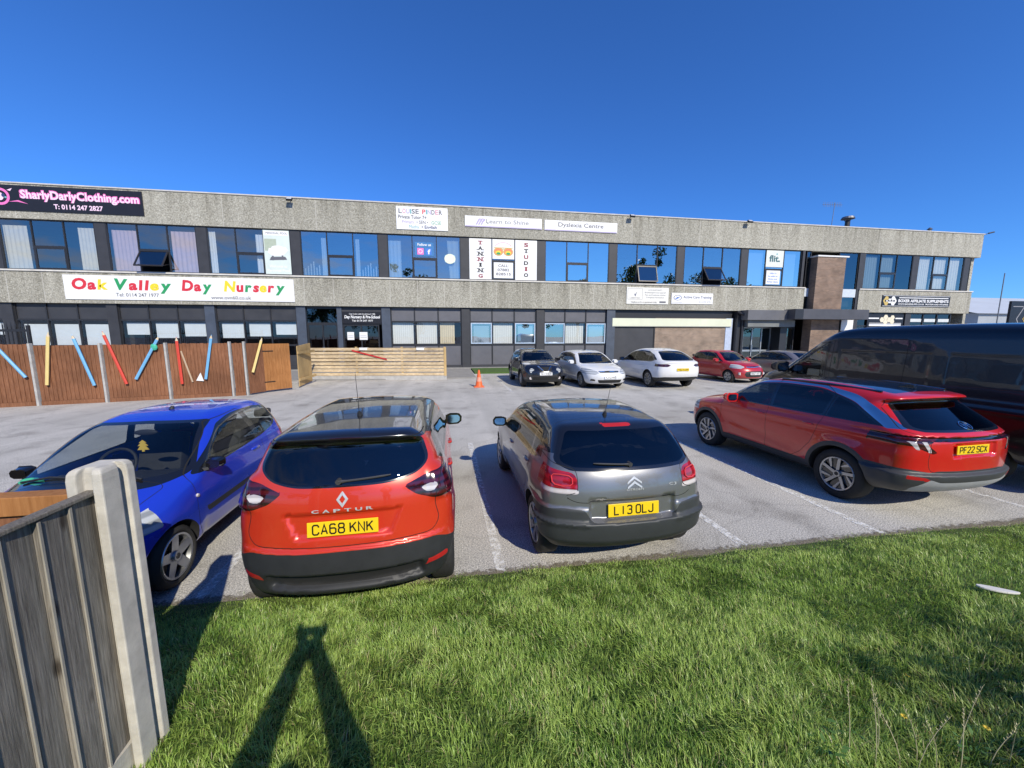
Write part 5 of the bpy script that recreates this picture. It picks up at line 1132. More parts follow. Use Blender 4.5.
def mirror(sh, parent, x, z, mat, size=1.0, arm=.06, base=None):
    for s in (1, -1):
        y = sh.side_y(x, z); yo = y + arm + .10 * size; k = size; m = MB(); V = []
        for xx, sc in ((-.065, 1.0), (.0, 1.0), (.055, .72)):
            V += [(x + xx * k, s * (yo + yy * k * sc), z + .035 + zz * k * sc) for yy, zz in ((-.10, -.05), (-.06, -.068), (.06, -.062), (.10, -.03), (.105, .03), (.075, .066), (-.06, .068), (-.10, .05))]
        m.add(V, [tuple(range(8)), tuple(range(23, 15, -1))] + [(a * 8 + q, a * 8 + (q + 1) % 8, a * 8 + 8 + (q + 1) % 8, a * 8 + 8 + q) for a in (0, 1) for q in range(8)])
        o = m.build('door_mirror', mat, parent, local=True, smooth=True, bevel=.016 * k)
        a = MB(); a.tube([(x + .05, s * (y - .03), z - .02), (x + .02, s * (yo - .05), z - .015)], [.034, .026], 6); a.build('mirror_arm', V_trim, o, local=True)
        g = MB(); g.add([(x - .074 * k + zz * .10 * k, s * (yo + yy * k * .86), z + .035 + zz * k * .84) for yy, zz in ((-.10, -.05), (-.06, -.068), (.06, -.062), (.10, -.03), (.105, .03), (.075, .066), (-.06, .068), (-.10, .05))], [tuple(range(8))]); g.build('mirror_glass', V_mirr, o, local=True)
def handles(sh, parent, pts, mat):
    for x, z in pts:
        for s in (1, -1):
            y = sh.side_y(x, z) - .004; h = MB(); h.tube([(x - .10, s * (y - .02), z), (x - .08, s * (y + .012), z + .003), (x + .06, s * (y + .014), z + .004), (x + .09, s * (y - .02), z)], [.012, .016, .016, .012], 8); h.build('door_handle', mat, parent, local=True, smooth='all')
def on_rear(sh, pts, off=.004): return [(sh.rear_x(y, z) - off, y, z) for y, z in pts]
def on_front(sh, pts, off=.004): return [(sh.front_x(y, z) + off, y, z) for y, z in pts]
def strip(P, w0, w1=None, up=(0, 0, 1), mb=None):
    mb = mb or MB(); w1 = w0 if w1 is None else w1; up = Vector(up); V = []
    for i, p in enumerate(P):
        w = w0 + (w1 - w0) * i / max(1, len(P) - 1); V += [Vector(p) - up * w / 2, Vector(p) + up * w / 2]
    mb.add(V, [(2 * i, 2 * i + 2, 2 * i + 3, 2 * i + 1) for i in range(len(P) - 1)]); return mb
def polymark(sh, parent, polys, mat, end='R', off=.006, name='badge'):
    mb = MB()
    for pl_ in polys:
        q = on_rear(sh, pl_, off) if end == 'R' else on_front(sh, pl_, off); a = sum((pl_[i - 1][0] * pl_[i][1] - pl_[i][0] * pl_[i - 1][1]) for i in range(len(pl_)))
        mb.add(q, [tuple(range(len(q)))])
    return mb.build(name, mat, parent, local=True)
def wiper(sh, parent, y0, z0, y1, z1, off=.02):
    P = on_rear(sh, [(y0 + (y1 - y0) * k / 6, z0 + (z1 - z0) * k / 6) for k in range(7)], off); m = MB(); m.tube(P, [.016] + [.009] * 5 + [.005], 6); m.cyl((P[0][0] - .012, P[0][1], P[0][2]), (P[0][0] + .04, P[0][1], P[0][2]), .022); m.build('rear_wiper', V_wip, parent, local=True, smooth=True)
def antenna(sh, parent, x, y, ln=.4, tilt=-.5):
    z = sh.top_z(x, y); m = MB(); m.cyl((x + .02, y, z - .01), (x, y, z + .035), .03, .016, 10); m.tube([(x, y, z + .03), (x + tilt * ln, y, z + ln)], [.0035, .0018], 5); m.build('aerial', V_trim, parent, local=True)

def make_shell(sp, parent, h, mats, names, gaps=True):
    sh = Shell(sp); sh.mesh(h); half_arch = []
    for r_ in sp['regions']:
        nm, plane, poly, lim = r_[:4]; sh.region(nm, sh.field(plane, poly, lim, r_[4] if len(r_) > 4 else None))
    for ax, az, ra in sh.arch:
        if sp.get('clad'):
            cw = sp['clad']; sh.region('cladding' + ('f' if ax else ''), (lambda P, ax=ax, az=az, ra=ra: np.maximum(np.hypot(P[:, 0] - ax, P[:, 2] - az) - ra - cw, .45 - np.abs(P[:, 1]))))
    if gaps:
        for g_ in sp.get('gaps', ()): sh.gap(sh.field(*g_[:3], g_[3] if len(g_) > 3 else .05), sp.get('gapw', .003))
    zb = sp.get('under_z', sp['z_sill'] + .02); sh.region('under', lambda P: P[:, 2] - zb)
    for ax, az, ra in sh.arch:
        sh.region('arch', (lambda P, ax=ax, az=az, ra=ra: np.maximum(np.hypot(P[:, 0] - ax, P[:, 2] - az) - ra, (sh.hw - .36) - np.abs(P[:, 1]))))
    base = {'gap': V_gap, 'under': V_under, 'liner': V_under, 'cladding': V_trim, 'claddingf': mats.get('cladding', V_trim), 'dlo': V_gloss, 'arch': V_under}; base.update(mats)
    nm = {'gap': ('panel_gap',), 'under': ('underbody',), 'dlo': ('window_trim', 'pair'), 'cladding': ('wheel_arch_cladding', 'pair'), 'claddingf': ('wheel_arch_cladding', 'pair'), 'sw0': ('side_window', 'pair'), 'sw1': ('side_window', 'pair'), 'sw2': ('side_window', 'pair'), 'rearglass': ('rear_window',), 'screen': ('windscreen',), 'frit': ('window_border',), 'tail': ('tail_lamp', 'pair'), 'rev': ('reversing_lamp', 'pair'), 'head': ('headlight', 'pair'), 'bumper': ('bumper',), 'lower': ('lower_bumper',), 'refl': ('reflector', 'pair'), 'roofp': ('roof',), 'recess': ('plate_recess',), 'grille': ('grille',), 'brakel': ('high_brake_light',), 'sill': ('sill', 'pair'), 'pillar': ('rear_pillar', 'pair'), 'fog': ('fog_lamp', 'pair'), 'spoil': ('roof_spoiler',), 'skid': ('skid_plate',), 'airbump': ('side_bumper', 'pair'), 'bar': ('tail_bar',)}
    nm.update(names)
    return sh, shell_objects(sh, parent, base, nm)
INZ = [(.15, .12), (.28, .06), (.42, .02), (.58, 0), (.76, 0), (.90, .018), (.98, .04), (1.05, .075), (1.2, .125), (1.38, .205), (1.5, .28), (1.62, .36)]
def inx(x0, x1, r=.07, f=.11): return [(x0, r), (x0 + .3, r * .3), (x0 + .8, 0), (x1 - 1.1, 0), (x1 - .5, f * .35), (x1, f)]
# ---------------------------------------------------------------- grey hatchback
def grey_hatch():
    t = thing('parked_car', 'metallic grey hatchback with red rounded tail lamps, parked beside the orange red crossover', 'car', (1.68, 3.78, 0), R(91.5), 'cars parked along the grass verge')
    P = paint('grey_metallic_paint', (.215, .215, .22), .6, .34, .12)
    def extra(s, x, ay, z, g):
        rear = sstep(.3, -.3, x)
        g = g + rear * .05 * sstep(.46, .42, ay) * sstep(.565, .60, z) * sstep(.80, .76, z)          # plate recess
        g = g - rear * .035 * sstep(.60, .56, z) * sstep(.30, .40, z)                                  # lower bumper step
        g = g - .018 * rear * sstep(.36, .52, ay) * sstep(.52, .56, z) * sstep(.73, .69, z)
        return g
    x0, x1 = -.64, 3.35
    sp = dict(hw=.865, wb=2.54, Rw=.315, Ra=.355, z_sill=.2, side=[(-.48, .23), (-.60, .32, .05), (-.64, .52, .12), (-.625, .72, .08), (-.60, .90, .15), (-.545, 1.06, .10), (-.25, 1.36, .10), (-.13, 1.425, .06), (.4, 1.485, .35), (1.1, 1.49, .4), (1.68, 1.38, .3), (2.42, 1.01, .2), (2.9, .90, .3), (3.22, .74, .15), (3.35, .55, .15), (3.33, .3, .1), (3.2, .2, .05), (0, .2), (-.3, .2)],
              inz=INZ, inx=inx(x0, x1, .05), cr=.20, cf=.34, edge=.105, crown=.05, flare=.022, extra=extra, creases=((.84, .07, .010),), crise=.03,
              regions=[('roofp', 'S', [(-1, 1.16), (-.28, 1.17), (.05, 1.12), (2.3, 1.06), (2.3, 1.7), (-1, 1.7)], .0, .02), ('bumper', 'R', [(-1, .15), (1.2, .15), (1.2, .62), (.70, .71), (.50, .70), (.42, .575), (-1, .575)], -.1),
                       ('sill', 'S', [(.2, .1), (2.3, .1), (2.3, .29), (.2, .29)], .3),
                       ('dlo', 'S', [(-.02, 1.06, .02), (.30, .985), (2.12, .935), (2.22, .955), (1.55, 1.345, .05), (1.0, 1.385, .2), (.3, 1.37, .1), (.05, 1.28, .05)], .3),
                       ('sw0', 'S', [(1.20, .985), (2.08, .965), (1.52, 1.315), (1.23, 1.345)], .3), ('sw1', 'S', [(.36, 1.02), (1.13, .985), (1.16, 1.345), (.42, 1.34)], .3), ('sw2', 'S', [(.08, 1.08, .02), (.30, 1.04), (.36, 1.325), (.12, 1.26)], .3),
                       ('frit', 'R', [(-1, 1.045), (.60, 1.045), (.74, 1.10, .05), (.60, 1.40, .05), (-1, 1.425)], .25), ('rearglass', 'R', [(-1, 1.075), (.57, 1.075), (.69, 1.115, .05), (.565, 1.365, .05), (-1, 1.385)], .25),
                       ('brakel', 'R', [(-1, 1.395), (.16, 1.395), (.16, 1.42), (-1, 1.42)], .1, .005),
                       ('screen', 'F', [(-1, 1.0), (.62, .98), (.70, 1.0), (.53, 1.37), (-1, 1.40)], 1.2, .06),
                       ('tail', 'R', [(.545, .86, .06), (1.2, .86), (1.2, 1.065), (.90, 1.06), (.555, 1.03, .07)], -.13), ('rev', 'R', [(.545, .84, .02), (1.0, .84), (1.0, .885), (.545, .885)], -.25),
                       ('head', 'F', [(.45, .66), (.75, .62), (1, .66), (1, .80), (.5, .76)], 2.75), ('grille', 'F', [(-1, .28), (.5, .28), (.55, .5), (-1, .52)], 3.0)],
              gaps=[('R', [(-1, .745), (.57, .765, .05), (.69, .82, .05), (.55, .86), (.55, 1.06), (.78, 1.10), (.64, 1.5), (-1, 1.5)], .05), ('S', [(1.17, .27), (2.1, .27), (2.18, .55), (2.13, 1.0), (1.5, 1.42), (1.19, 1.44)], .3), ('S', [(.36, .55), (.48, .38), (.7, .27), (1.17, .27), (1.19, 1.44), (.45, 1.42), (.28, 1.0)], .3)])
    sh, ob = make_shell(sp, t, .030, dict(body=P, roofp=paint('black_roof_gloss', (.012, .012, .014), 0, .14, .1), bumper=flat('grey_bumper_plastic', (.036, .039, .041), .5, var=.1), sill=V_trim, sw0=V_glass, sw1=V_glassD, sw2=V_glassD, rearglass=V_glassD, screen=V_glass, tail=V_tail, rev=V_rev, head=V_head, grille=V_trim, frit=V_gloss, brakel=V_refl), {})
    wheels(t, 2.54, .845, .315, .215, 'blade'); seats(t, 2.54, .80, 1.15, dash_x=1.95)
    plate(sh, t, 'R', 0, .675, 'L13 OLJ', w=.53, h=.125); mirror(sh, t, 1.98, .97, V_gloss, .9, .02); handles(sh, t, [(1.32, .86), (.42, .90)], P)
    for k in (0, 1):
        z = .955 - k * .042; polymark(sh, t, [[(-.075, z - .03), (0, z + .018), (.075, z - .03), (.075, z - .012), (0, z + .042), (-.075, z - .012)]], V_badge)
    l = MB(); l.text('CITROEN', (sh.rear_x(0, .875) - .005, 0, .868), (0, -1, 0), (0, 0, 1), .18, .022, 0, .02); l.text('C3', (sh.rear_x(-.42, .89) - .006, -.42, .88), (0, -1, 0), (0, 0, 1), .08, .03, 0, .02); l.build('badge_lettering', V_badge, t, local=True)
    wiper(sh, t, .02, 1.10, .38, 1.115); antenna(sh, t, .12, 0, .38, -.35)
    for s in (1, -1):                                           # raised outline ring in each lamp
        pts = [(.60, .94), (.60, .985), (.625, 1.005), (.70, 1.012), (.755, 1.005), (.775, .985), (.775, .94), (.755, .92), (.69, .912), (.625, .92)]; q = on_rear(sh, [(s * y, z) for y, z in pts + pts[:2]], .008); m = MB(); m.tube(q, .007, 5); m.build('lamp_ring', flat('lamp_ring_red', (.62, .05, .06), .2), t, local=True, smooth=True)
    # crumpled pale cloth on the parcel shelf
    c = MB(); n = 14; rr = random.Random(3); V = [(-.02 - .22 * math.sin(j * .5) + rr.uniform(-.02, .02) + .02, .62 - i * .07 + rr.uniform(-.02, .02), 1.10 + .10 * math.sin(math.pi * i / n) * math.sin(math.pi * j / 6) + rr.uniform(0, .04)) for j in range(7) for i in range(n + 1)]
    c.add(V, [(j * (n + 1) + i, j * (n + 1) + i + 1, (j + 1) * (n + 1) + i + 1, (j + 1) * (n + 1) + i) for j in range(6) for i in range(n)]); c.build('shelf_cloth', flat('pale_cloth', (.6, .62, .6), .9, var=.3, scale=20), t, local=True)
    return t
grey_hatch()
# ---------------------------------------------------------------- orange red crossover
def crossover():
    t = thing('parked_car', 'orange red crossover with black roof, between the blue hatchback and the grey one', 'car', (-.90, 3.50, 0), R(91.5), 'cars parked along the grass verge')
    P = paint('orange_red_paint', (.64, .040, .014), .25, .30, .10); RB = paint('black_roof_paint', (.010, .010, .012), 0, .15, .1)
    def extra(s, x, ay, z, g):
        rear = sstep(.3, -.3, x); e = .36 + (z - .80) * .45
        g = g + rear * .022 * sstep(e + .025, e - .025, ay) * sstep(.76, .785, z) * sstep(.975, .945, z)       # plate recess
        g = g - rear * .022 * sstep(.70, .682, z) * sstep(.40, .5, z) * sstep(.86, .60, ay)                                             # bumper ledge
        g = g + rear * .05 * sstep(.62, .56, ay) * sstep(.33, .37, z) * sstep(.50, .46, z)                       # lower valance recess
        g = g - rear * .035 * sstep(.62, .75, ay) * sstep(.95, 1.02, z) * sstep(1.26, 1.18, z)                     # haunch behind lamps
        return g
    x0, x1 = -.655, 3.465
    sp = dict(hw=.865, wb=2.606, Rw=.335, Ra=.385, z_sill=.22, clad=.055, side=[(-.36, .22), (-.57, .27, .05), (-.63, .46, .08), (-.625, .68, .06), (-.60, .86, .12), (-.585, 1.02, .12), (-.555, 1.15, .10), (-.37, 1.475, .04), (-.45, 1.525, .02), (-.34, 1.560, .05), (.2, 1.592, .3), (.9, 1.60, .4), (1.5, 1.57, .35), (1.88, 1.48, .2), (2.62, 1.09, .2), (2.85, 1.03, .2), (3.22, .92, .2), (3.42, .74, .12), (3.465, .5, .12), (3.38, .26, .08), (3.2, .22, .05), (0, .22), (-.25, .24)],
              inz=[(.15, .16), (.28, .095), (.42, .045), (.58, .012), (.8, 0), (.95, .015), (1.08, .05), (1.15, .085), (1.3, .135), (1.45, .205), (1.56, .29), (1.65, .36)], inx=inx(x0, x1, .06), cr=.22, cf=.34, edge=.10, crown=.05, flare=.028, extra=extra, creases=((.92, .08, .012),), crise=.02,
              regions=[('roofp', 'S', [(-1, 1.485), (-.12, 1.475), (.16, 1.40), (.30, 1.2), (2.2, 1.12), (2.6, 1.15), (2.6, 1.7), (-1, 1.7)], .0, .02),
                       ('bumper', 'R', [(-1, .1), (1.2, .1), (1.2, .585), (.84, .60), (.72, .67), (-1, .685)], -.14, .05), ('sill', 'S', [(.2, .1), (2.4, .1), (2.4, .36), (.2, .36)], .3),
                       ('dlo', 'S', [(-.20, 1.26, .03), (.1, 1.14), (2.25, 1.05), (2.35, 1.07), (1.72, 1.42, .05), (1.2, 1.475, .2), (.3, 1.475, .1), (-.05, 1.42, .05)], .3),
                       ('sw0', 'S', [(1.25, 1.095), (2.2, 1.08), (1.68, 1.39), (1.28, 1.435)], .3), ('sw1', 'S', [(.30, 1.15), (1.18, 1.10), (1.21, 1.435), (.42, 1.435)], .3),
                       ('frit', 'R', [(-1, 1.15), (.38, 1.162, .1), (.57, 1.205, .08), (.665, 1.29, .06), (.60, 1.485, .04), (-1, 1.49)], .1), ('rearglass', 'R', [(-1, 1.165), (.38, 1.177, .1), (.56, 1.217, .08), (.64, 1.29, .06), (.575, 1.465, .04), (-1, 1.472)], .1),
                       ('brakel', 'R', [(-1, 1.507), (.12, 1.507), (.12, 1.525), (-1, 1.525)], .0, .005),
                       ('screen', 'F', [(-1, 1.08), (.66, 1.06), (.74, 1.08), (.56, 1.45), (-1, 1.49)], 1.3, .06),
                       ('tail', 'R', [(.455, 1.125, .03), (.66, 1.195, .04), (1.2, 1.26), (1.2, .99), (.70, .985, .05), (.56, 1.04, .04)], -.10), ('rev', 'R', [(.59, 1.09, .02), (.68, 1.115, .02), (.74, 1.10, .02), (.71, 1.05, .03), (.64, 1.045, .02)], -.1),
                       ('refl', 'R', [(.62, .43), (.80, .445), (.80, .50), (.64, .48)], -.38, .01), ('lower', 'R', [(-1, .36), (.48, .36), (.55, .40), (.50, .465), (-1, .475)], -.2, .02),
                       ('head', 'F', [(.45, .80), (.8, .78), (1, .84), (1, .95), (.6, .92)], 2.75), ('grille', 'F', [(-1, .30), (.55, .3), (.55, .55), (-1, .55)], 3.1)],
              gaps=[('R', [(-1, .705), (.68, .715, .05), (.74, .80, .05), (.70, .95), (.78, 1.28), (.66, 1.50), (-1, 1.535)], -.02), ('S', [(1.23, .33), (2.15, .33), (2.24, .6), (2.27, 1.08), (1.7, 1.45), (1.25, 1.50)], .3), ('S', [(.38, .70), (.55, .45), (.75, .33), (1.23, .33), (1.25, 1.50), (.4, 1.48), (.25, 1.1)], .3)])
    sh, ob = make_shell(sp, t, .030, dict(body=P, roofp=RB, bumper=V_trim, sill=V_trim, sw0=V_glassD, sw1=V_glassD, rearglass=V_glassD, screen=V_glass, tail=V_taild, rev=V_rev, refl=V_refl, lower=V_under, head=V_head, grille=V_trim, frit=V_gloss, brakel=V_taild), {})
    wheels(t, 2.606, .845, .335, .22, 'ten'); seats(t, 2.606, .80, 1.2, zs=.62, dash_x=2.05)
    plate(sh, t, 'R', 0.0, .852, 'CA68 KNK', w=.525, h=.115); mirror(sh, t, 1.98, 1.09, RB, 1.0, .015); handles(sh, t, [(1.38, .95), (.45, .98)], P)
    d = lambda s, c: [(0, c + .062 * s), (.044 * s, c), (0, c - .062 * s), (-.044 * s, c)]
    for k in range(4):
        o, i = d(1, 1.075), d(.5, 1.075); polymark(sh, t, [[o[k], o[(k + 1) % 4], i[(k + 1) % 4], i[k]]], V_badge, off=.010 - .003 * (k > 1))
    l = MB()
    for k, ch in enumerate('CAPTUR'): y = .20 - k * .08; l.text(ch, (sh.rear_x(y, .995) - .008, y, .980), (0, -1, 0), (0, 0, 1), .052, .028, 0, .03)
    l.build('badge_lettering', V_badge, t, local=True)
    wiper(sh, t, .03, 1.205, -.36, 1.225); antenna(sh, t, .15, 0, .42, -.2)
    h = MB(); h.box(-.30, -.05, -.012, .012, 1.30, 1.36); h.box(-.36, -.32, -.22, -.06, 1.31, 1.37); h.build('mirror_reflection', V_dash, t, local=True)
    return t
crossover()

# ---------------------------------------------------------------- small blue hatchback facing the camera
def blue_hatch():
    t = thing('parked_car', 'small royal blue hatchback facing the verge, behind the concrete fence post', 'car', (-3.46, 6.02, 0), R(-88.5), 'cars parked along the grass verge')
    P = paint('royal_blue_paint', (.016, .050, .60), .2, .26, .10)
    def extra(s, x, ay, z, g):
        fr = sstep(2.2, 2.7, x)
        g = g - fr * .03 * np.exp(-((ay - .62) / .16) ** 2) * np.exp(-((z - .74) / .14) ** 2)          # lamp bulge
        g = g + fr * .05 * sstep(.40, .34, ay) * sstep(.26, .30, z) * sstep(.44, .40, z)
        return g
    x0, x1 = -.40, 3.03
    sp = dict(hw=.815, wb=2.34, Rw=.285, Ra=.325, z_sill=.19, side=[(-.25, .25), (-.36, .32, .05), (-.40, .52, .12), (-.385, .75, .1), (-.36, .95, .12), (-.31, 1.10, .10), (-.12, 1.36, .10), (.05, 1.425, .12), (.6, 1.465, .4), (1.05, 1.45, .3), (1.40, 1.37, .25), (2.22, .985, .18), (2.55, .90, .25), (2.84, .75, .18), (2.98, .60, .12), (3.03, .45, .1), (3.0, .25, .08), (2.85, .19, .05), (0, .19), (-.15, .2)],
              inz=[(.15, .10), (.28, .05), (.42, .012), (.58, 0), (.74, .005), (.86, .02), (.95, .04), (1.02, .07), (1.15, .115), (1.3, .18), (1.42, .25), (1.5, .32)], inx=inx(x0, x1, .06, .15), cr=.16, cf=.42, edge=.13, crown=.05, flare=.026, extra=extra, creases=((.70, .09, .010),), rise=.03,
              regions=[('dlo', 'S', [(-.17, 1.16, .05), (.05, 1.02, .08), (.5, .975), (1.86, .925), (1.97, .94), (1.26, 1.315, .06), (.9, 1.375, .2), (.3, 1.36, .1), (-.02, 1.31, .06)], .3),
                       ('sw0', 'S', [(.66, .985), (1.80, .95), (1.83, .96), (1.22, 1.295), (.74, 1.345)], .3), ('sw1', 'S', [(-.11, 1.16, .05), (.10, 1.045, .06), (.54, 1.0), (.62, 1.335), (.3, 1.33), (.02, 1.275, .05)], .3),
                       ('trim', 'S', [(.55, .50, .01), (1.86, .50, .03), (1.90, .565, .03), (.55, .565, .01)], .3), ('sill', 'S', [(.2, .1), (2.1, .1), (2.1, .235), (.2, .235)], .3),
                       ('frit', 'F', [(-1, .955), (.62, .93), (.735, .965), (.56, 1.375, .06), (-1, 1.405)], 1.0, .05), ('screen', 'F', [(-1, 1.0), (.58, .985), (.69, 1.0), (.525, 1.355, .05), (-1, 1.38)], 1.0, .05),
                       ('rearglass', 'R', [(-1, .98), (.5, .98), (.60, 1.03), (.5, 1.34), (-1, 1.37)], .2, .06), ('tail', 'R', [(.50, .80), (1, .80), (1, 1.10), (.62, 1.10)], -.05),
                       ('head', 'F', [(.46, .64, .05), (.62, .62, .05), (1.0, .67), (1.0, .78), (.76, .86, .04), (.60, .78, .05)], 2.46), ('grille', 'F', [(-1, .27), (.40, .27), (.46, .34), (.38, .43), (-1, .43)], 2.7)],
              gaps=[('S', [(.62, .25), (1.93, .25), (2.04, .45), (2.02, .94), (1.33, 1.36), (.66, 1.39), (.56, .98), (.58, .5)], .3), ('T', [(2.16, -1), (2.16, .66), (2.62, .58), (2.90, .40), (2.93, -1)], .7, .1)])
    sh, ob = make_shell(sp, t, .028, dict(body=P, sw0=V_glassC, sw1=V_glassC, trim=V_trim, sill=P, rearglass=V_glassC, screen=V_glassC, tail=V_tail, head=V_head, grille=V_under, frit=V_gloss), {'trim': ('rubbing_strip', 'pair')})
    wheels(t, 2.34, .785, .285, .212, 'five', .17); seats(t, 2.34, .74, 1.05, zs=.55, dash_x=1.75)
    mirror(sh, t, 1.76, .955, V_gloss, .72, .0); handles(sh, t, [(.78, .86)], P)
    # painted black sill of the windscreen: wipers, plus the hanging tree freshener and the interior mirror
    zc = sh.top_z(2.12, 0); w = MB()
    for a, b_ in ((.45, -.12), (-.05, -.58)): w.tube([(2.16 - .0, a, sh.top_z(2.16, a) + .018), (2.10, (a + b_) / 2, sh.top_z(2.10, (a + b_) / 2) + .02), (2.06, b_, sh.top_z(2.06, b_) + .02)], .011, 5)
    w.build('windscreen_wiper', V_trim, t, local=True)
    m = MB(); m.ball((1.40, 0, 1.27), .02, .12, .035, 12); m.build('interior_mirror', V_dash, t, local=True, smooth='all')
    f = MB(); f.prism([(0, .0), (.035, -.03), (.018, -.03), (.048, -.065), (.024, -.065), (.055, -.11), (.012, -.11), (.012, -.13), (-.012, -.13), (-.012, -.11), (-.055, -.11), (-.024, -.065), (-.048, -.065), (-.018, -.03), (-.035, -.03)], lambda a, b: (1.46, a, 1.20 + b), lambda a, b: (1.468, a, 1.20 + b)); f.build('air_freshener', flat('freshener_yellow', (.75, .5, .08), .6), t, local=True)
    g = MB(); g.ball((2.0, -.56, .965), .05, .10, .05, 10); g.build('green_cloth', flat('green_cloth', (.05, .42, .24), .9), t, local=True)
    b = MB(); b.ball((1.0, .0, 1.36), .07, .09, .015, 8); b.build('ceiling_lamp', V_dash, t, local=True)
    for s in (1, -1):                                            # lamp internals
        y = s * .60; x = sh.front_x(y, .70); q = MB(); q.cyl((x - .09, y, .70), (x - .01, y, .70), .055, .075, 18); q.build('lamp_bowl', V_chrome, t, local=True, smooth=True)
        q = MB(); q.cyl((sh.wbx if False else 2.02, s * (sh.side_y(2.02, .72) - .004), .74), (2.02, s * (sh.side_y(2.02, .72) + .012), .74), .02, .016, 10); q.build('side_repeater', V_rev, t, local=True)
    antenna(sh, t, .95, 0, .03, 0); plate(sh, t, 'F', 0, .52, 'YS61 OFK', False)
    return t
blue_hatch()

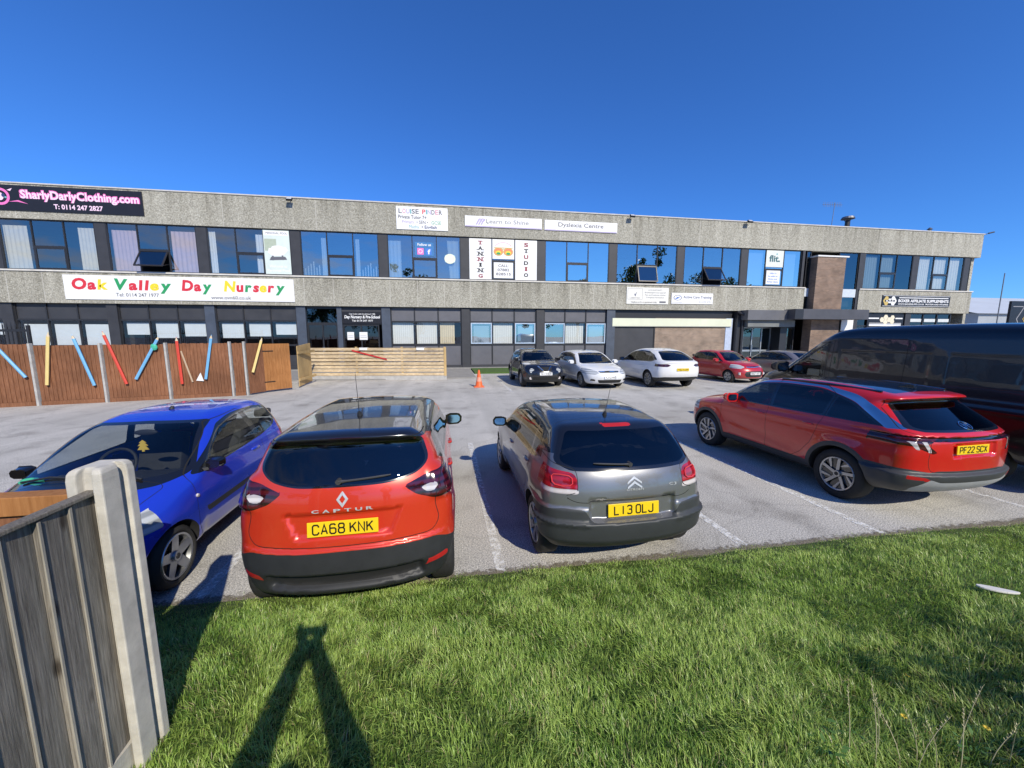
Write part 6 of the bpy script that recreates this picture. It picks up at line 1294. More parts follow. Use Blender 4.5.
# ---------------------------------------------------------------- big red crossover
def red_suv():
    t = thing('parked_car', 'large red family crossover with dark roof and two tone wheels, parked beside the black van', 'car', (6.36, 4.40, 0), R(91.7), 'cars parked along the grass verge')
    P = paint('bright_red_paint', (.60, .012, .010), .1, .28, .08); CG = flat('grey_cladding', (.045, .046, .048), .5, var=.12); SK = flat('silver_skid', (.34, .345, .35), .45, var=.1)
    def extra(s, x, ay, z, g):
        rear = sstep(.0, -.6, x)
        g = g + rear * .03 * sstep(.36, .32, ay) * sstep(.85, .87, z) * sstep(1.035, 1.005, z)
        g = g - rear * .05 * sstep(.66, .62, z) * sstep(.34, .5, z)
        g = g + rear * .03 * sstep(1.045, 1.065, z) * sstep(1.10, 1.085, z)
        side = sstep(.7, .8, ay)                                                                        # angular door crease
        g = g + side * .022 * np.exp(-((z - .60 - .10 * (x - 1.2)) / .09) ** 2) * sstep(.4, .8, x) * sstep(2.3, 1.9, x)
        g = g - side * .014 * np.exp(-((z - .98 + .03 * (x - 1.2)) / .05) ** 2)
        return g
    x0, x1 = -.93, 3.57
    sp = dict(hw=.925, wb=2.68, Rw=.36, Ra=.41, z_sill=.26, clad=.065, side=[(-.55, .32), (-.80, .37, .05), (-.90, .58, .08), (-.90, .72, .05), (-.91, .90, .1), (-.895, 1.085, .05), (-.85, 1.15, .06), (-.36, 1.475, .03), (-.52, 1.525, .02), (-.46, 1.562, .03), (-.05, 1.62, .2), (.5, 1.65, .5), (1.2, 1.635, .4), (1.75, 1.54, .25), (2.52, 1.15, .2), (2.75, 1.10, .15), (3.3, .99, .15), (3.52, .85, .08), (3.57, .6, .1), (3.5, .32, .1), (3.3, .26), (0, .28), (-.3, .3)],
              inz=[(.2, .12), (.32, .05), (.45, .015), (.6, 0), (.85, 0), (1.0, .02), (1.12, .05), (1.2, .085), (1.35, .145), (1.5, .225), (1.62, .31), (1.7, .38)], inx=inx(x0, x1, .07), cr=.20, cf=.36, edge=.12, crown=.05, flare=.030, extra=extra,
              regions=[('roofp', 'T', [(-.30, -1), (-.30, .50), (1.45, .52), (1.62, .45), (1.62, -1)], 1.3, .05),
                       ('bumper', 'R', [(-1, .1), (1.2, .1), (1.2, .70), (.8, .69), (.60, .66), (.5, .68), (-1, .68)], -.2, .02), ('skid', 'R', [(-1, .1), (.64, .1), (.76, .45), (.62, .58), (.50, .54), (-1, .54)], -.45, .02), ('sill', 'S', [(.2, .1), (2.4, .1), (2.4, .42), (.2, .42)], .3),
                       ('chrome', 'S', [(2.38, 1.14, .01), (1.70, 1.52, .06), (1.2, 1.575, .2), (.5, 1.585, .2), (-.05, 1.51, .15), (-.66, 1.17, .02), (-.48, 1.15, .02), (-.02, 1.42, .1), (.5, 1.55, .1), (1.2, 1.545, .2), (1.67, 1.49, .05), (2.30, 1.125, .01)], .3),
                       ('dlo', 'S', [(-.46, 1.165, .02), (2.26, 1.10), (2.32, 1.115), (1.67, 1.487, .05), (1.2, 1.542, .2), (.5, 1.546, .2), (-.02, 1.415, .1)], .3),
                       ('sw0', 'S', [(1.26, 1.145), (2.20, 1.125), (1.64, 1.455, .04), (1.29, 1.505)], .3), ('sw1', 'S', [(.34, 1.165), (1.19, 1.15), (1.22, 1.51), (.52, 1.515), (.30, 1.46)], .3), ('sw2', 'S', [(-.38, 1.175, .02), (.27, 1.165), (.23, 1.45), (-.02, 1.375, .05)], .3),
                       ('frit', 'R', [(-1, 1.155), (.62, 1.15), (.76, 1.18), (.60, 1.475, .04), (-1, 1.485)], -.2), ('rearglass', 'R', [(-1, 1.18), (.60, 1.175), (.68, 1.20), (.56, 1.45, .04), (-1, 1.46)], -.2),
                       ('screen', 'F', [(-1, 1.15), (.70, 1.12), (.78, 1.14), (.58, 1.53), (-1, 1.56)], 1.4, .06),
                       ('bar', 'R', [(-1, 1.06), (1.2, 1.04), (1.2, 1.085), (-1, 1.095)], -.45, .005), ('tail', 'R', [(.50, 1.085), (1.2, 1.115), (1.2, 1.00), (.80, .985), (.60, .895, .01), (.55, .915, .01), (.66, 1.01)], -.32, .01), ('rev', 'R', [(.665, 1.045), (.715, 1.045), (.64, .915), (.605, .915)], -.4, .005), ('fog', 'R', [(.78, 1.045), (.84, 1.045), (.77, .945), (.73, .94)], -.4, .005),
                       ('refl', 'R', [(.62, .56), (.86, .575), (.86, .625), (.66, .60)], -.4, .01), ('head', 'F', [(.5, .75), (1, .75), (1, .95), (.5, .92)], 3.0), ('grille', 'F', [(-1, .45), (.7, .5), (.75, .9), (-1, .92)], 3.2)],
              gaps=[('R', [(-1, .66), (.60, .665, .05), (.64, .8), (.62, 1.10), (.80, 1.15), (.66, 1.51), (-1, 1.52)], -.3), ('S', [(1.24, .40), (2.2, .40), (2.30, .65), (2.32, 1.11), (1.7, 1.53), (1.26, 1.585)], .3), ('S', [(.42, .72), (.58, .52), (.75, .40), (1.24, .40), (1.26, 1.585), (.45, 1.58), (.26, 1.48), (.30, 1.15)], .3)])
    sh, ob = make_shell(sp, t, .030, dict(body=P, roofp=V_gloss, bumper=CG, skid=SK, sill=CG, chrome=V_chrome, cladding=CG, sw0=V_glass, sw1=V_glassD, sw2=V_glassD, rearglass=V_glassD, screen=V_glass, bar=V_gloss, tail=V_taild, rev=V_rev, fog=V_rev, refl=V_refl, head=V_head, grille=V_trim, frit=V_gloss), {'chrome': ('chrome_strip', 'pair')})
    wheels(t, 2.68, .905, .36, .245, 'tucson', .225, rim_mats=(V_rim, V_gloss, V_gloss)); seats(t, 2.68, .84, 1.25, zs=.66, dash_x=2.1)
    plate(sh, t, 'R', .05, .945, 'PF22 SCX', w=.52); mirror(sh, t, 2.02, 1.13, P, 1.05, .02); handles(sh, t, [(1.38, .98), (.50, .99)], P)
    z = 1.215; n = 14
    for s in (1,):
        q = [(.075 * math.cos(2 * math.pi * k / n), z + .038 * math.sin(2 * math.pi * k / n)) for k in range(n)]; m = MB(); m.tube(on_rear(sh, q + q[:2], .008), .006, 5); P2 = on_rear(sh, [(.03, z + .025), (.02, z - .025), (0, z), (-.02, z + .025), (-.03, z - .025)], .008); m.tube(P2, .006, 5); m.build('badge', V_chrome, t, local=True)
    wr = MB()
    for s in (1, -1): wr.tube([(-.2, s * .56, sh.top_z(-.2, .56) + .012), (.5, s * .60, sh.top_z(.5, .60) + .014), (1.3, s * .58, sh.top_z(1.3, .58) + .012)], .015, 6)
    wr.build('roof_trim', V_gloss, t, local=True); f = MB(); xz = sh.top_z(-.1, 0); f.prism([(-.22, 0), (.02, 0), (-.14, .05), (-.20, .05)], lambda a, b: (a, -.02, xz + b - .005), lambda a, b: (a, .02, xz + b - .005)); f.build('aerial_fin', V_gloss, t, local=True)
    return t
red_suv()

# ---------------------------------------------------------------- dark panel van
def van():
    t = thing('parked_van', 'long dark navy high roof panel van at the right edge behind the red crossover', 'van', (9.40, 4.62, 0), R(91.5))
    P = paint('midnight_navy_paint', (.003, .0035, .005), .0, .30, .1, .75)
    def extra(s, x, ay, z, g):
        side = sstep(.75, .85, ay)
        for a, b_ in ((-.95, .55), (.75, 2.35)):
            m = sstep(a, a + .05, x) * sstep(b_, b_ - .05, x) * sstep(1.28, 1.33, z) * sstep(2.06, 2.01, z); g = g + .005 * side * m
        g = g - side * .016 * np.exp(-((z - 1.16) / .05) ** 2) * sstep(-1.1, -.9, x) + side * .010 * np.exp(-((z - .72) / .06) ** 2)
        return g
    x0, x1 = -1.2, 4.77
    sp = dict(hw=1.03, wb=3.75, Rw=.35, Ra=.41, z_sill=.36, side=[(-1.1, .40), (-1.2, .5, .05), (-1.18, 1.5, .2), (-1.12, 2.40, .1), (-1.0, 2.53, .12), (.5, 2.57, .5), (2.1, 2.55, .4), (2.62, 2.48, .3), (3.0, 2.24, .2), (3.98, 1.56, .15), (4.55, 1.36, .15), (4.74, 1.08, .15), (4.77, .6, .1), (4.68, .34, .08), (4.5, .32), (0, .36)],
              inz=[(.3, .10), (.42, .04), (.6, .01), (.8, 0), (1.1, 0), (1.3, .012), (1.6, .035), (2.0, .075), (2.3, .115), (2.45, .16), (2.56, .24), (2.65, .34)], inx=[(-1.2, .04), (-.9, .0), (2.6, 0), (3.4, .03), (4.1, .09), (4.77, .24)], cr=.06, cf=.36, edge=.16, crown=.05, flare=.02, extra=extra,
              regions=[('bumper', 'F', [(-1, .1), (1.3, .1), (1.3, .72), (-1, .72)], 4.2, .05), ('sill', 'S', [(.5, .1), (3.2, .1), (3.2, .47), (.5, .47)], .3), ('mould', 'S', [(.48, .62), (3.25, .62), (3.25, .74), (.48, .74)], .3, .01),
                       ('dlo', 'S', [(2.62, 1.38), (3.86, 1.36), (3.90, 1.44), (3.14, 2.10, .06), (2.9, 2.16), (2.66, 2.16)], .3), ('sw0', 'S', [(2.70, 1.44), (3.30, 1.42), (3.30, 1.90, .02), (3.04, 2.10, .04), (2.74, 2.10)], .3), ('sw1', 'S', [(3.37, 1.43, .02), (3.76, 1.42, .02), (3.37, 1.80, .02)], .3),
                       ('screen', 'F', [(-1, 1.58), (.70, 1.55), (.78, 1.58), (.60, 2.20), (-1, 2.28)], 2.9, .08), ('head', 'F', [(.50, .86), (1.2, .90), (1.2, 1.30), (.62, 1.14)], 4.1), ('grille', 'F', [(-1, .72), (.5, .72), (.55, 1.0), (-1, 1.05)], 4.5)],
              gaps=[('S', [(2.60, .50), (3.40, .50), (3.52, .8), (3.98, 1.0), (4.0, 1.40), (3.3, 2.14), (2.98, 2.20), (2.60, 2.20)], .3), ('S', [(1.15, .50), (2.5, .50), (2.5, 2.28), (1.15, 2.28)], .3)], gapw=.005)
    sh, ob = make_shell(sp, t, .05, dict(body=P, bumper=V_trim, sill=V_trim, mould=V_trim, sw0=V_glassC, sw1=V_glassC, screen=V_glassD, head=V_head, grille=V_trim), {'mould': ('side_moulding', 'pair')})
    wheels(t, 3.75, 1.0, .35, .21, 'five', .22)
    seats(t, 3.75, .86, 2.9, rear=False, zs=1.05, dash_x=3.75, z0=.5); mirror(sh, t, 3.62, 1.55, V_trim, 1.6, .10); handles(sh, t, [(2.75, 1.18), (1.3, 1.18)], V_trim)
    bh = MB(); bh.box(2.35, 2.40, -.85, .85, .6, 2.3); bh.build('bulkhead', V_dash, t, local=True)
    return t
van()
# ---------------------------------------------------------------- the row of cars in front of the building
def far_car(label, loc, rz, sp, mats, names, style, rr, w, scale=1.10, h=.05, cat='car'):
    t = thing('parked_car', label, cat, loc, R(rz), 'cars parked in front of the building'); t.scale = (scale,) * 3
    sh, ob = make_shell(sp, t, h, mats, names); wheels(t, sp['wb'], sp['hw'] - .02, sp['Rw'], rr, style, lo=True); seats(t, sp['wb'], sp['hw'] - .07, w, zs=sp.get('zs', .55), dash_x=sp.get('dash', None))
    return t, sh
# dark small crossover, nose to the camera
x0, x1 = -.72, 3.41
sp = dict(hw=.88, wb=2.53, Rw=.345, Ra=.40, z_sill=.22, clad=.05, zs=.62, side=[(-.5, .28), (-.68, .4), (-.72, .6), (-.66, .95), (-.55, 1.12), (-.2, 1.45), (.0, 1.52), (.7, 1.565, .4), (1.3, 1.53, .3), (1.7, 1.44, .2), (2.45, 1.07, .15), (2.9, 1.0, .2), (3.2, .88, .15), (3.38, .72, .1), (3.41, .5, .1), (3.33, .27, .08), (3.1, .22), (0, .22)],
          inz=[(.2, .10), (.35, .04), (.5, .01), (.7, 0), (.9, .02), (1.02, .06), (1.12, .11), (1.3, .18), (1.5, .30), (1.6, .38)], inx=inx(x0, x1, .07, .13), cr=.2, cf=.36, edge=.14, flare=.045,
          regions=[('dlo', 'S', [(-.1, 1.2), (.2, 1.08), (2.15, 1.02), (1.55, 1.42), (.9, 1.48), (.2, 1.44)], .3), ('sw0', 'S', [(1.15, 1.08), (2.05, 1.05), (1.5, 1.38), (1.15, 1.43)], .3), ('sw1', 'S', [(.25, 1.12), (1.08, 1.08), (1.08, 1.43), (.4, 1.4)], .3),
                   ('screen', 'F', [(-1, 1.10), (.64, 1.07), (.70, 1.10), (.53, 1.46), (-1, 1.49)], 1.3, .05), ('rearglass', 'R', [(-1, 1.12), (.55, 1.12), (.45, 1.45), (-1, 1.45)], .0), ('tail', 'R', [(.55, .85), (1, .85), (1, 1.2), (.7, 1.2)], -.1),
                   ('head', 'F', [(.50, .97, .02), (.72, .93, .02), (1, 1.0), (1, 1.09), (.72, 1.06)], 2.45), ('grille', 'F', [(-1, .70), (.22, .70), (.30, .86), (-1, .88)], 3.0), ('lower', 'F', [(-1, .33), (.5, .33), (.55, .48), (-1, .5)], 3.0), ('bumper', 'F', [(-1, .1), (1, .1), (1, .36), (-1, .33)], 2.7)])
P = paint('black_blue_paint', (.010, .011, .016), .2, .2, .1)
t, sh = far_car('black small crossover facing the camera with round lamps, right of the orange cone', (3.94, 19.72, 0), -88.5, sp, dict(body=P, sw0=V_glass, sw1=V_glass, screen=V_glass, rearglass=V_glassD, tail=V_tail, head=V_head, grille=V_under, lower=V_under, bumper=V_trim), {}, 'twin', .22, 1.15)
plate(sh, t, 'F', 0, .60, 'YK13 ODM', False); mirror(sh, t, 1.95, 1.08, P)
m = MB()
for s in (1, -1): m.tube(on_front(sh, [(s * .28, .90), (s * .12, .74), (s * .09, .74)], .012), .022, 5)
m.build('grille_chrome', V_chrome, t, local=True)
for s in (1, -1):
    x = sh.front_x(s * .55, .72); q = MB(); q.cyl((x - .06, s * .55, .72), (x + .015, s * .55, .72), .105, .095, 18); q.build('round_headlight', V_head, t, local=True, smooth=True)
    x = sh.front_x(s * .60, .42); q = MB(); q.cyl((x - .05, s * .60, .42), (x + .01, s * .60, .42), .06, .055, 14); q.build('fog_lamp', V_rev, t, local=True, smooth=True)
# white estate, nose to the camera
x0, x1 = -1.05, 3.70
sp = dict(hw=.905, wb=2.70, Rw=.32, Ra=.36, z_sill=.2, side=[(-.8, .3), (-1.0, .4), (-1.05, .65), (-1.0, .95), (-.85, 1.1), (-.4, 1.40), (.3, 1.48, .4), (1.1, 1.47, .4), (1.55, 1.38, .25), (2.5, .98, .2), (3.0, .90, .2), (3.45, .78, .2), (3.66, .62, .1), (3.70, .45, .1), (3.62, .24, .08), (3.4, .2), (0, .2)],
          inz=INZ, inx=inx(x0, x1, .07, .12), cr=.2, cf=.40, edge=.13, flare=.02,
          regions=[('dlo', 'S', [(-.6, 1.1), (-.2, 1.0), (2.2, .93), (1.5, 1.33), (.9, 1.40), (.0, 1.36)], .3), ('sw0', 'S', [(1.1, .99), (2.1, .96), (1.45, 1.30), (1.1, 1.35)], .3), ('sw1', 'S', [(.1, 1.02), (1.03, .99), (1.03, 1.35), (.2, 1.34)], .3), ('sw2', 'S', [(-.5, 1.1), (.03, 1.03), (.1, 1.33), (-.1, 1.28)], .3),
                   ('screen', 'F', [(-1, 1.0), (.68, .97), (.75, 1.0), (.55, 1.38), (-1, 1.42)], 1.2, .05), ('tail', 'R', [(.5, .75), (1, .75), (1, 1.0), (.6, 1.0)], -.4),
                   ('head', 'F', [(.42, .66, .02), (.60, .60), (1, .64), (1, .82), (.78, .84, .03), (.5, .74)], 2.75), ('grille', 'F', [(-1, .68), (.40, .68), (.44, .74), (-1, .77)], 3.2), ('lower', 'F', [(-1, .27), (.45, .27), (.52, .40), (-1, .42)], 3.2), ('fog', 'F', [(.58, .34), (.75, .35), (.75, .44), (.6, .42)], 3.0)])
P = paint('cool_white_paint', (.70, .71, .72), 0, .3, .03)
t, sh = far_car('white estate car facing the camera, beside the black crossover', (6.55, 19.2, 0), -87.5, sp, dict(body=P, sw0=V_glassD, sw1=V_glassD, sw2=V_glassD, screen=V_glass, tail=V_tail, head=V_head, grille=V_under, lower=V_under, fog=V_gloss), {}, 'multi', .21, 1.2)
plate(sh, t, 'F', 0, .50, 'YJ12 HVB', False); mirror(sh, t, 2.0, .98, P)
m = MB(); m.tube(on_front(sh, [(-.40, .725), (-.2, .725), (0, .725), (.2, .725), (.40, .725)], .012), .014, 5); m.build('grille_bar', V_chrome, t, local=True)
# white electric crossover, tail to the camera
x0, x1 = -1.0, 3.75
sp = dict(hw=.955, wb=2.89, Rw=.355, Ra=.40, z_sill=.22, zs=.6, side=[(-.75, .33), (-.92, .42), (-1.0, .62), (-.985, .90, .08), (-.96, 1.06, .03), (-1.0, 1.12, .02), (-.82, 1.16, .08), (-.1, 1.50, .4), (.8, 1.62, .6), (1.4, 1.58, .4), (1.9, 1.46, .3), (2.85, 1.02, .25), (3.3, .92, .2), (3.65, .72, .12), (3.75, .52, .1), (3.66, .27, .08), (3.4, .22), (0, .22)],
          inz=[(.2, .10), (.35, .04), (.5, .01), (.7, 0), (.9, .02), (1.0, .05), (1.1, .09), (1.3, .17), (1.5, .28), (1.65, .40)], inx=inx(x0, x1, .08, .12), cr=.26, cf=.36, edge=.14, flare=.025,
          regions=[('dlo', 'S', [(-.45, 1.17), (-.1, 1.08), (2.5, 1.0), (1.75, 1.42), (1.1, 1.52), (.4, 1.50), (-.1, 1.36)], .3), ('sw0', 'S', [(1.35, 1.06), (2.4, 1.03), (1.7, 1.39), (1.35, 1.46)], .3), ('sw1', 'S', [(.2, 1.10), (1.28, 1.06), (1.28, 1.46), (.5, 1.47), (.2, 1.40)], .3), ('sw2', 'S', [(-.35, 1.18), (.13, 1.11), (.13, 1.38), (-.1, 1.31)], .3),
                   ('rearglass', 'R', [(-1, 1.15), (.60, 1.15), (.70, 1.17), (.52, 1.49, .1), (-1, 1.55)], .5, .05), ('screen', 'F', [(-1, 1.03), (.7, 1.0), (.55, 1.48), (-1, 1.52)], 1.6, .05), ('tail', 'R', [(.48, .96, .02), (.62, .90), (1.2, .92), (1.2, 1.0), (.6, 1.02)], -.45), ('bumper', 'R', [(-1, .1), (1.2, .1), (1.2, .42), (.7, .5), (-1, .50)], -.35), ('sill', 'S', [(.3, .1), (2.5, .1), (2.5, .30), (.3, .30)], .3), ('head', 'F', [(.5, .72), (1, .74), (1, .84), (.5, .8)], 3.2)])
P = paint('pearl_white_paint', (.74, .74, .74), 0, .3, .03)
t, sh = far_car('white electric crossover parked tail first towards the camera with yellow plate', (9.85, 15.85, 0), 91.0, sp, dict(body=P, sw0=V_glassD, sw1=V_glassD, sw2=V_glassD, screen=V_glassD, rearglass=V_glassD, tail=V_taild, bumper=V_trim, sill=V_trim, head=V_head), {}, 'multi', .25, 1.35)
plate(sh, t, 'R', 0, .80, 'YB23 UXM'); mirror(sh, t, 2.2, 1.04, V_gloss)
# small red hatchback, nose to the camera
x0, x1 = -.40, 3.06
sp = dict(hw=.81, wb=2.34, Rw=.29, Ra=.33, z_sill=.19, side=[(-.25, .25), (-.38, .4), (-.40, .6), (-.36, .95), (-.3, 1.1), (-.1, 1.37), (.1, 1.43), (.7, 1.46, .4), (1.1, 1.44, .3), (1.42, 1.36, .2), (2.18, 1.0, .15), (2.6, .92, .2), (2.88, .80, .12), (3.02, .62, .1), (3.06, .45, .1), (3.0, .24, .08), (2.8, .19), (0, .19)],
          inz=[(.15, .10), (.28, .05), (.42, .012), (.58, 0), (.74, .005), (.88, .025), (.98, .06), (1.15, .115), (1.3, .18), (1.42, .25), (1.5, .32)], inx=inx(x0, x1, .06, .12), cr=.16, cf=.36, edge=.13, flare=.022,
          regions=[('dlo', 'S', [(-.15, 1.15), (.1, 1.02), (1.95, .94), (1.35, 1.32), (.9, 1.37), (.1, 1.32)], .3), ('sw0', 'S', [(.95, .99), (1.85, .97), (1.3, 1.29), (.95, 1.33)], .3), ('sw1', 'S', [(.15, 1.04), (.88, 1.0), (.88, 1.33), (.2, 1.29)], .3),
                   ('screen', 'F', [(-1, 1.0), (.58, .97), (.64, 1.0), (.48, 1.36), (-1, 1.39)], 1.1, .05), ('tail', 'R', [(.5, .8), (1, .8), (1, 1.05), (.6, 1.05)], -.05), ('rearglass', 'R', [(-1, .98), (.5, .98), (.5, 1.34), (-1, 1.37)], .2, .05),
                   ('head', 'F', [(.40, .74, .03), (.58, .66, .04), (.9, .70), (1, .78), (.70, .86), (.5, .83)], 2.4), ('grille', 'F', [(-1, .70), (.33, .72), (.33, .78), (-1, .78)], 2.7), ('lower', 'F', [(-1, .30), (.38, .30), (.48, .42), (.40, .56), (-1, .58)], 2.6)])
P = paint('pillar_red_paint', (.46, .012, .014), .1, .3, .06)
t, sh = far_car('small red hatchback facing the camera, in front of the building entrance', (14.35, 19.35, 0), -86.0, sp, dict(body=P, sw0=V_glassD, sw1=V_glassD, screen=V_glass, rearglass=V_glassD, tail=V_tail, head=V_head, grille=V_gloss, lower=V_trim), {}, 'ten', .2, 1.05)
plate(sh, t, 'F', 0, .46, 'BK67 VRT', False); mirror(sh, t, 1.72, .97, P)
m = MB(); m.tube(on_front(sh, [(-.36, .75), (0, .73), (.36, .75)], .012), .014, 5); m.build('grille_bar', V_chrome, t, local=True)
for s in (1, -1): x = sh.front_x(s * .62, .45); q = MB(); q.cyl((x - .05, s * .62, .45), (x + .012, s * .62, .45), .07, .06, 14); q.build('fog_lamp', V_rev, t, local=True, smooth=True)
# silver grey saloon between the red hatchback and the van
x0, x1 = -1.05, 3.62
sp = dict(hw=.89, wb=2.70, Rw=.32, Ra=.36, z_sill=.2, side=[(-.8, .3), (-1.0, .4), (-1.05, .65), (-1.02, .98, .06), (-.7, 1.02, .1), (-.1, 1.36, .3), (.5, 1.44, .4), (1.1, 1.43, .4), (1.55, 1.34, .25), (2.4, .98, .2), (3.0, .88, .2), (3.45, .74, .2), (3.62, .5, .1), (3.55, .24, .08), (3.3, .2), (0, .2)],
          inz=INZ, inx=inx(x0, x1, .07, .12), cr=.2, cf=.40, edge=.13, flare=.02,
          regions=[('dlo', 'S', [(-.35, 1.05), (-.1, .98), (2.15, .92), (1.5, 1.29), (.9, 1.36), (.2, 1.32)], .3), ('sw0', 'S', [(1.1, .98), (2.05, .95), (1.45, 1.26), (1.1, 1.31)], .3), ('sw1', 'S', [(.0, 1.02), (1.03, .98), (1.03, 1.31), (.35, 1.29)], .3),
                   ('screen', 'F', [(-1, 1.0), (.66, .97), (.73, 1.0), (.54, 1.35), (-1, 1.39)], 1.2, .05), ('rearglass', 'R', [(-1, 1.04), (.6, 1.04), (.5, 1.34), (-1, 1.38)], .5), ('tail', 'R', [(.5, .75), (1, .75), (1, .95), (.5, .95)], -.5), ('head', 'F', [(.42, .62), (1, .62), (1, .80), (.5, .74)], 2.75)])
P = paint('warm_silver_paint', (.30, .27, .26), .6, .32, .1)
t, sh = far_car('silver grey saloon half hidden between the small red hatchback and the van', (18.0, 16.9, 0), 92.0, sp, dict(body=P, sw0=V_glass, sw1=V_glass, screen=V_glass, rearglass=V_glassD, tail=V_tail, head=V_head), {}, 'ten', .21, 1.2)
mirror(sh, t, 1.95, .97, P)
# ================================================================ foreground fence
M_conc2 = flat('cast_concrete', (.50, .47, .41), .85, var=.26, scale=9, bump=.12, bscale=160)
M_weath = timber('weathered_grey_timber', (.105, .092, .076), (.37, .335, .285), sc=(26, 26, 1.1), dark=.8, knots=True); M_edge = timber('pale_board_edge', (.26, .24, .20), (.44, .41, .35), sc=(9, 9, .7))
def ground(x, y): return float(verge_z(np.array(float(x)), np.array(float(y))))
FX0, FY0 = -1.578, 1.865
cp_ = thing('concrete_post', 'pale slotted concrete fence post with rounded top in the left foreground', 'post', (FX0, FY0, ground(FX0, FY0)))
def hpost(x, y, z0, z1, w=.068, d=.085, slot=.030):
    """corner post with moulded slots, rounded top"""
    pr = [(-w, -d), (-slot, -d), (-slot * .8, -d + .032), (slot * .8, -d + .032), (slot, -d), (w, -d), (w, .005), (w - .030, .010), (w - .030, .038), (w, .043), (w, d), (-w, d)]
    mb = MB(); n = len(pr); lev = [(z0, 1), (z1 - .05, 1), (z1 - .022, .96), (z1 - .006, .86), (z1, .70)]; V = []
    for z, k in lev: V += [(x + px * k, y + py * k, z) for px, py in pr]
    F = []
    for i in range(len(lev) - 1):
        for k in range(n): F.append((i * n + k, i * n + (k + 1) % n, (i + 1) * n + (k + 1) % n, (i + 1) * n + k))
    F.append(tuple(range((len(lev) - 1) * n, len(lev) * n)))
    return mb.add(V, F)
hp = hpost(FX0, FY0, ground(FX0, FY0) - .1, 1.772); hp.build('shaft', M_conc2, cp_, bevel=.008)
hb = thing('weathered_fence', 'weathered grey closeboard fence panel slotted into the concrete post at the left edge', 'fence', (FX0 - .02, .9, .3))
y = FY0 - .058; k = 0
while y > -3.2:
    w_ = .118; xj = FX0 + .004 * math.sin(k * 2.1); b = MB(); top = 1.648 + .003 * math.sin(k * 3.3)
    b.add([(xj + .004, y, .42), (xj + .016, y - w_, .42), (xj + .016, y - w_, top), (xj + .004, y, top), (xj - .012, y, .42), (xj - .012, y - w_, .42), (xj - .012, y - w_, top), (xj - .012, y, top)], [(0, 3, 2, 1), (4, 5, 6, 7), (3, 7, 6, 2), (0, 4, 7, 3), (1, 2, 6, 5)])
    b.build('board', M_weath, hb)
    e = MB(); e.box(xj + .0165, xj + .022, y - w_ - .003, y - w_ + .006, .42, top - .002); e.build('cover_strip', M_edge, hb); y -= w_ + .002; k += 1
MB().box(FX0 - .022, FX0 + .028, -3.2, FY0 - .05, 1.654, 1.672).build('capping', M_weath, hb, bevel=.004)
MB().box(FX0 - .02, FX0 + .02, -3.2, FY0 - .05, ground(FX0, 1.4) - .15, .415).build('gravel_board', M_conc2, hb)
bf = thing('brown_fence', 'low brown stained fence of horizontal boards behind the concrete post', 'fence', (-4, 2.62, .1))
z = 1.25
for q in range(8):
    MB().box(-6.5, -2.20, 2.60 + (.0 if q else -.03), 2.63 + (0 if q else .05), z, z + .12).build('rail_board', M_orange if q == 0 else M_brown, bf, bevel=.006); z -= .135
for x in (-6.4, -4.3, -2.27): MB().box(x - .05, x + .05, 2.632, 2.72, .0, 1.37).build('post', M_brown, bf, bevel=.005)

# ================================================================ grass
def hash_noise(x, y, s, seed):
    r = np.random.default_rng(seed); G = r.random((64, 64)); u, v = x * s, y * s; i = np.floor(u).astype(int); j = np.floor(v).astype(int); a = u - i; b = v - j; a = a * a * (3 - 2 * a); b = b * b * (3 - 2 * b)
    g = lambda p, q: G[p % 64, q % 64]
    return (g(i, j) * (1 - a) + g(i + 1, j) * a) * (1 - b) + (g(i, j + 1) * (1 - a) + g(i + 1, j + 1) * a) * b
def grass_mat():
    m, nt, out, N, L = nodes('grass_blade'); at = N('Attribute', attribute_name='tone')
    d = N('BsdfPrincipled'); d.inputs['Roughness'].default_value = .36; d.inputs['Specular IOR Level'].default_value = .5; L(at.outputs['Color'], d.inputs['Base Color'])
    t = N('BsdfTranslucent'); L(at.outputs['Color'], t.inputs['Color']); mx = N('MixShader'); mx.inputs[0].default_value = .45; L(d.outputs[0], mx.inputs[1]); L(t.outputs[0], mx.inputs[2]); L(mx.outputs[0], out.inputs[0]); return m
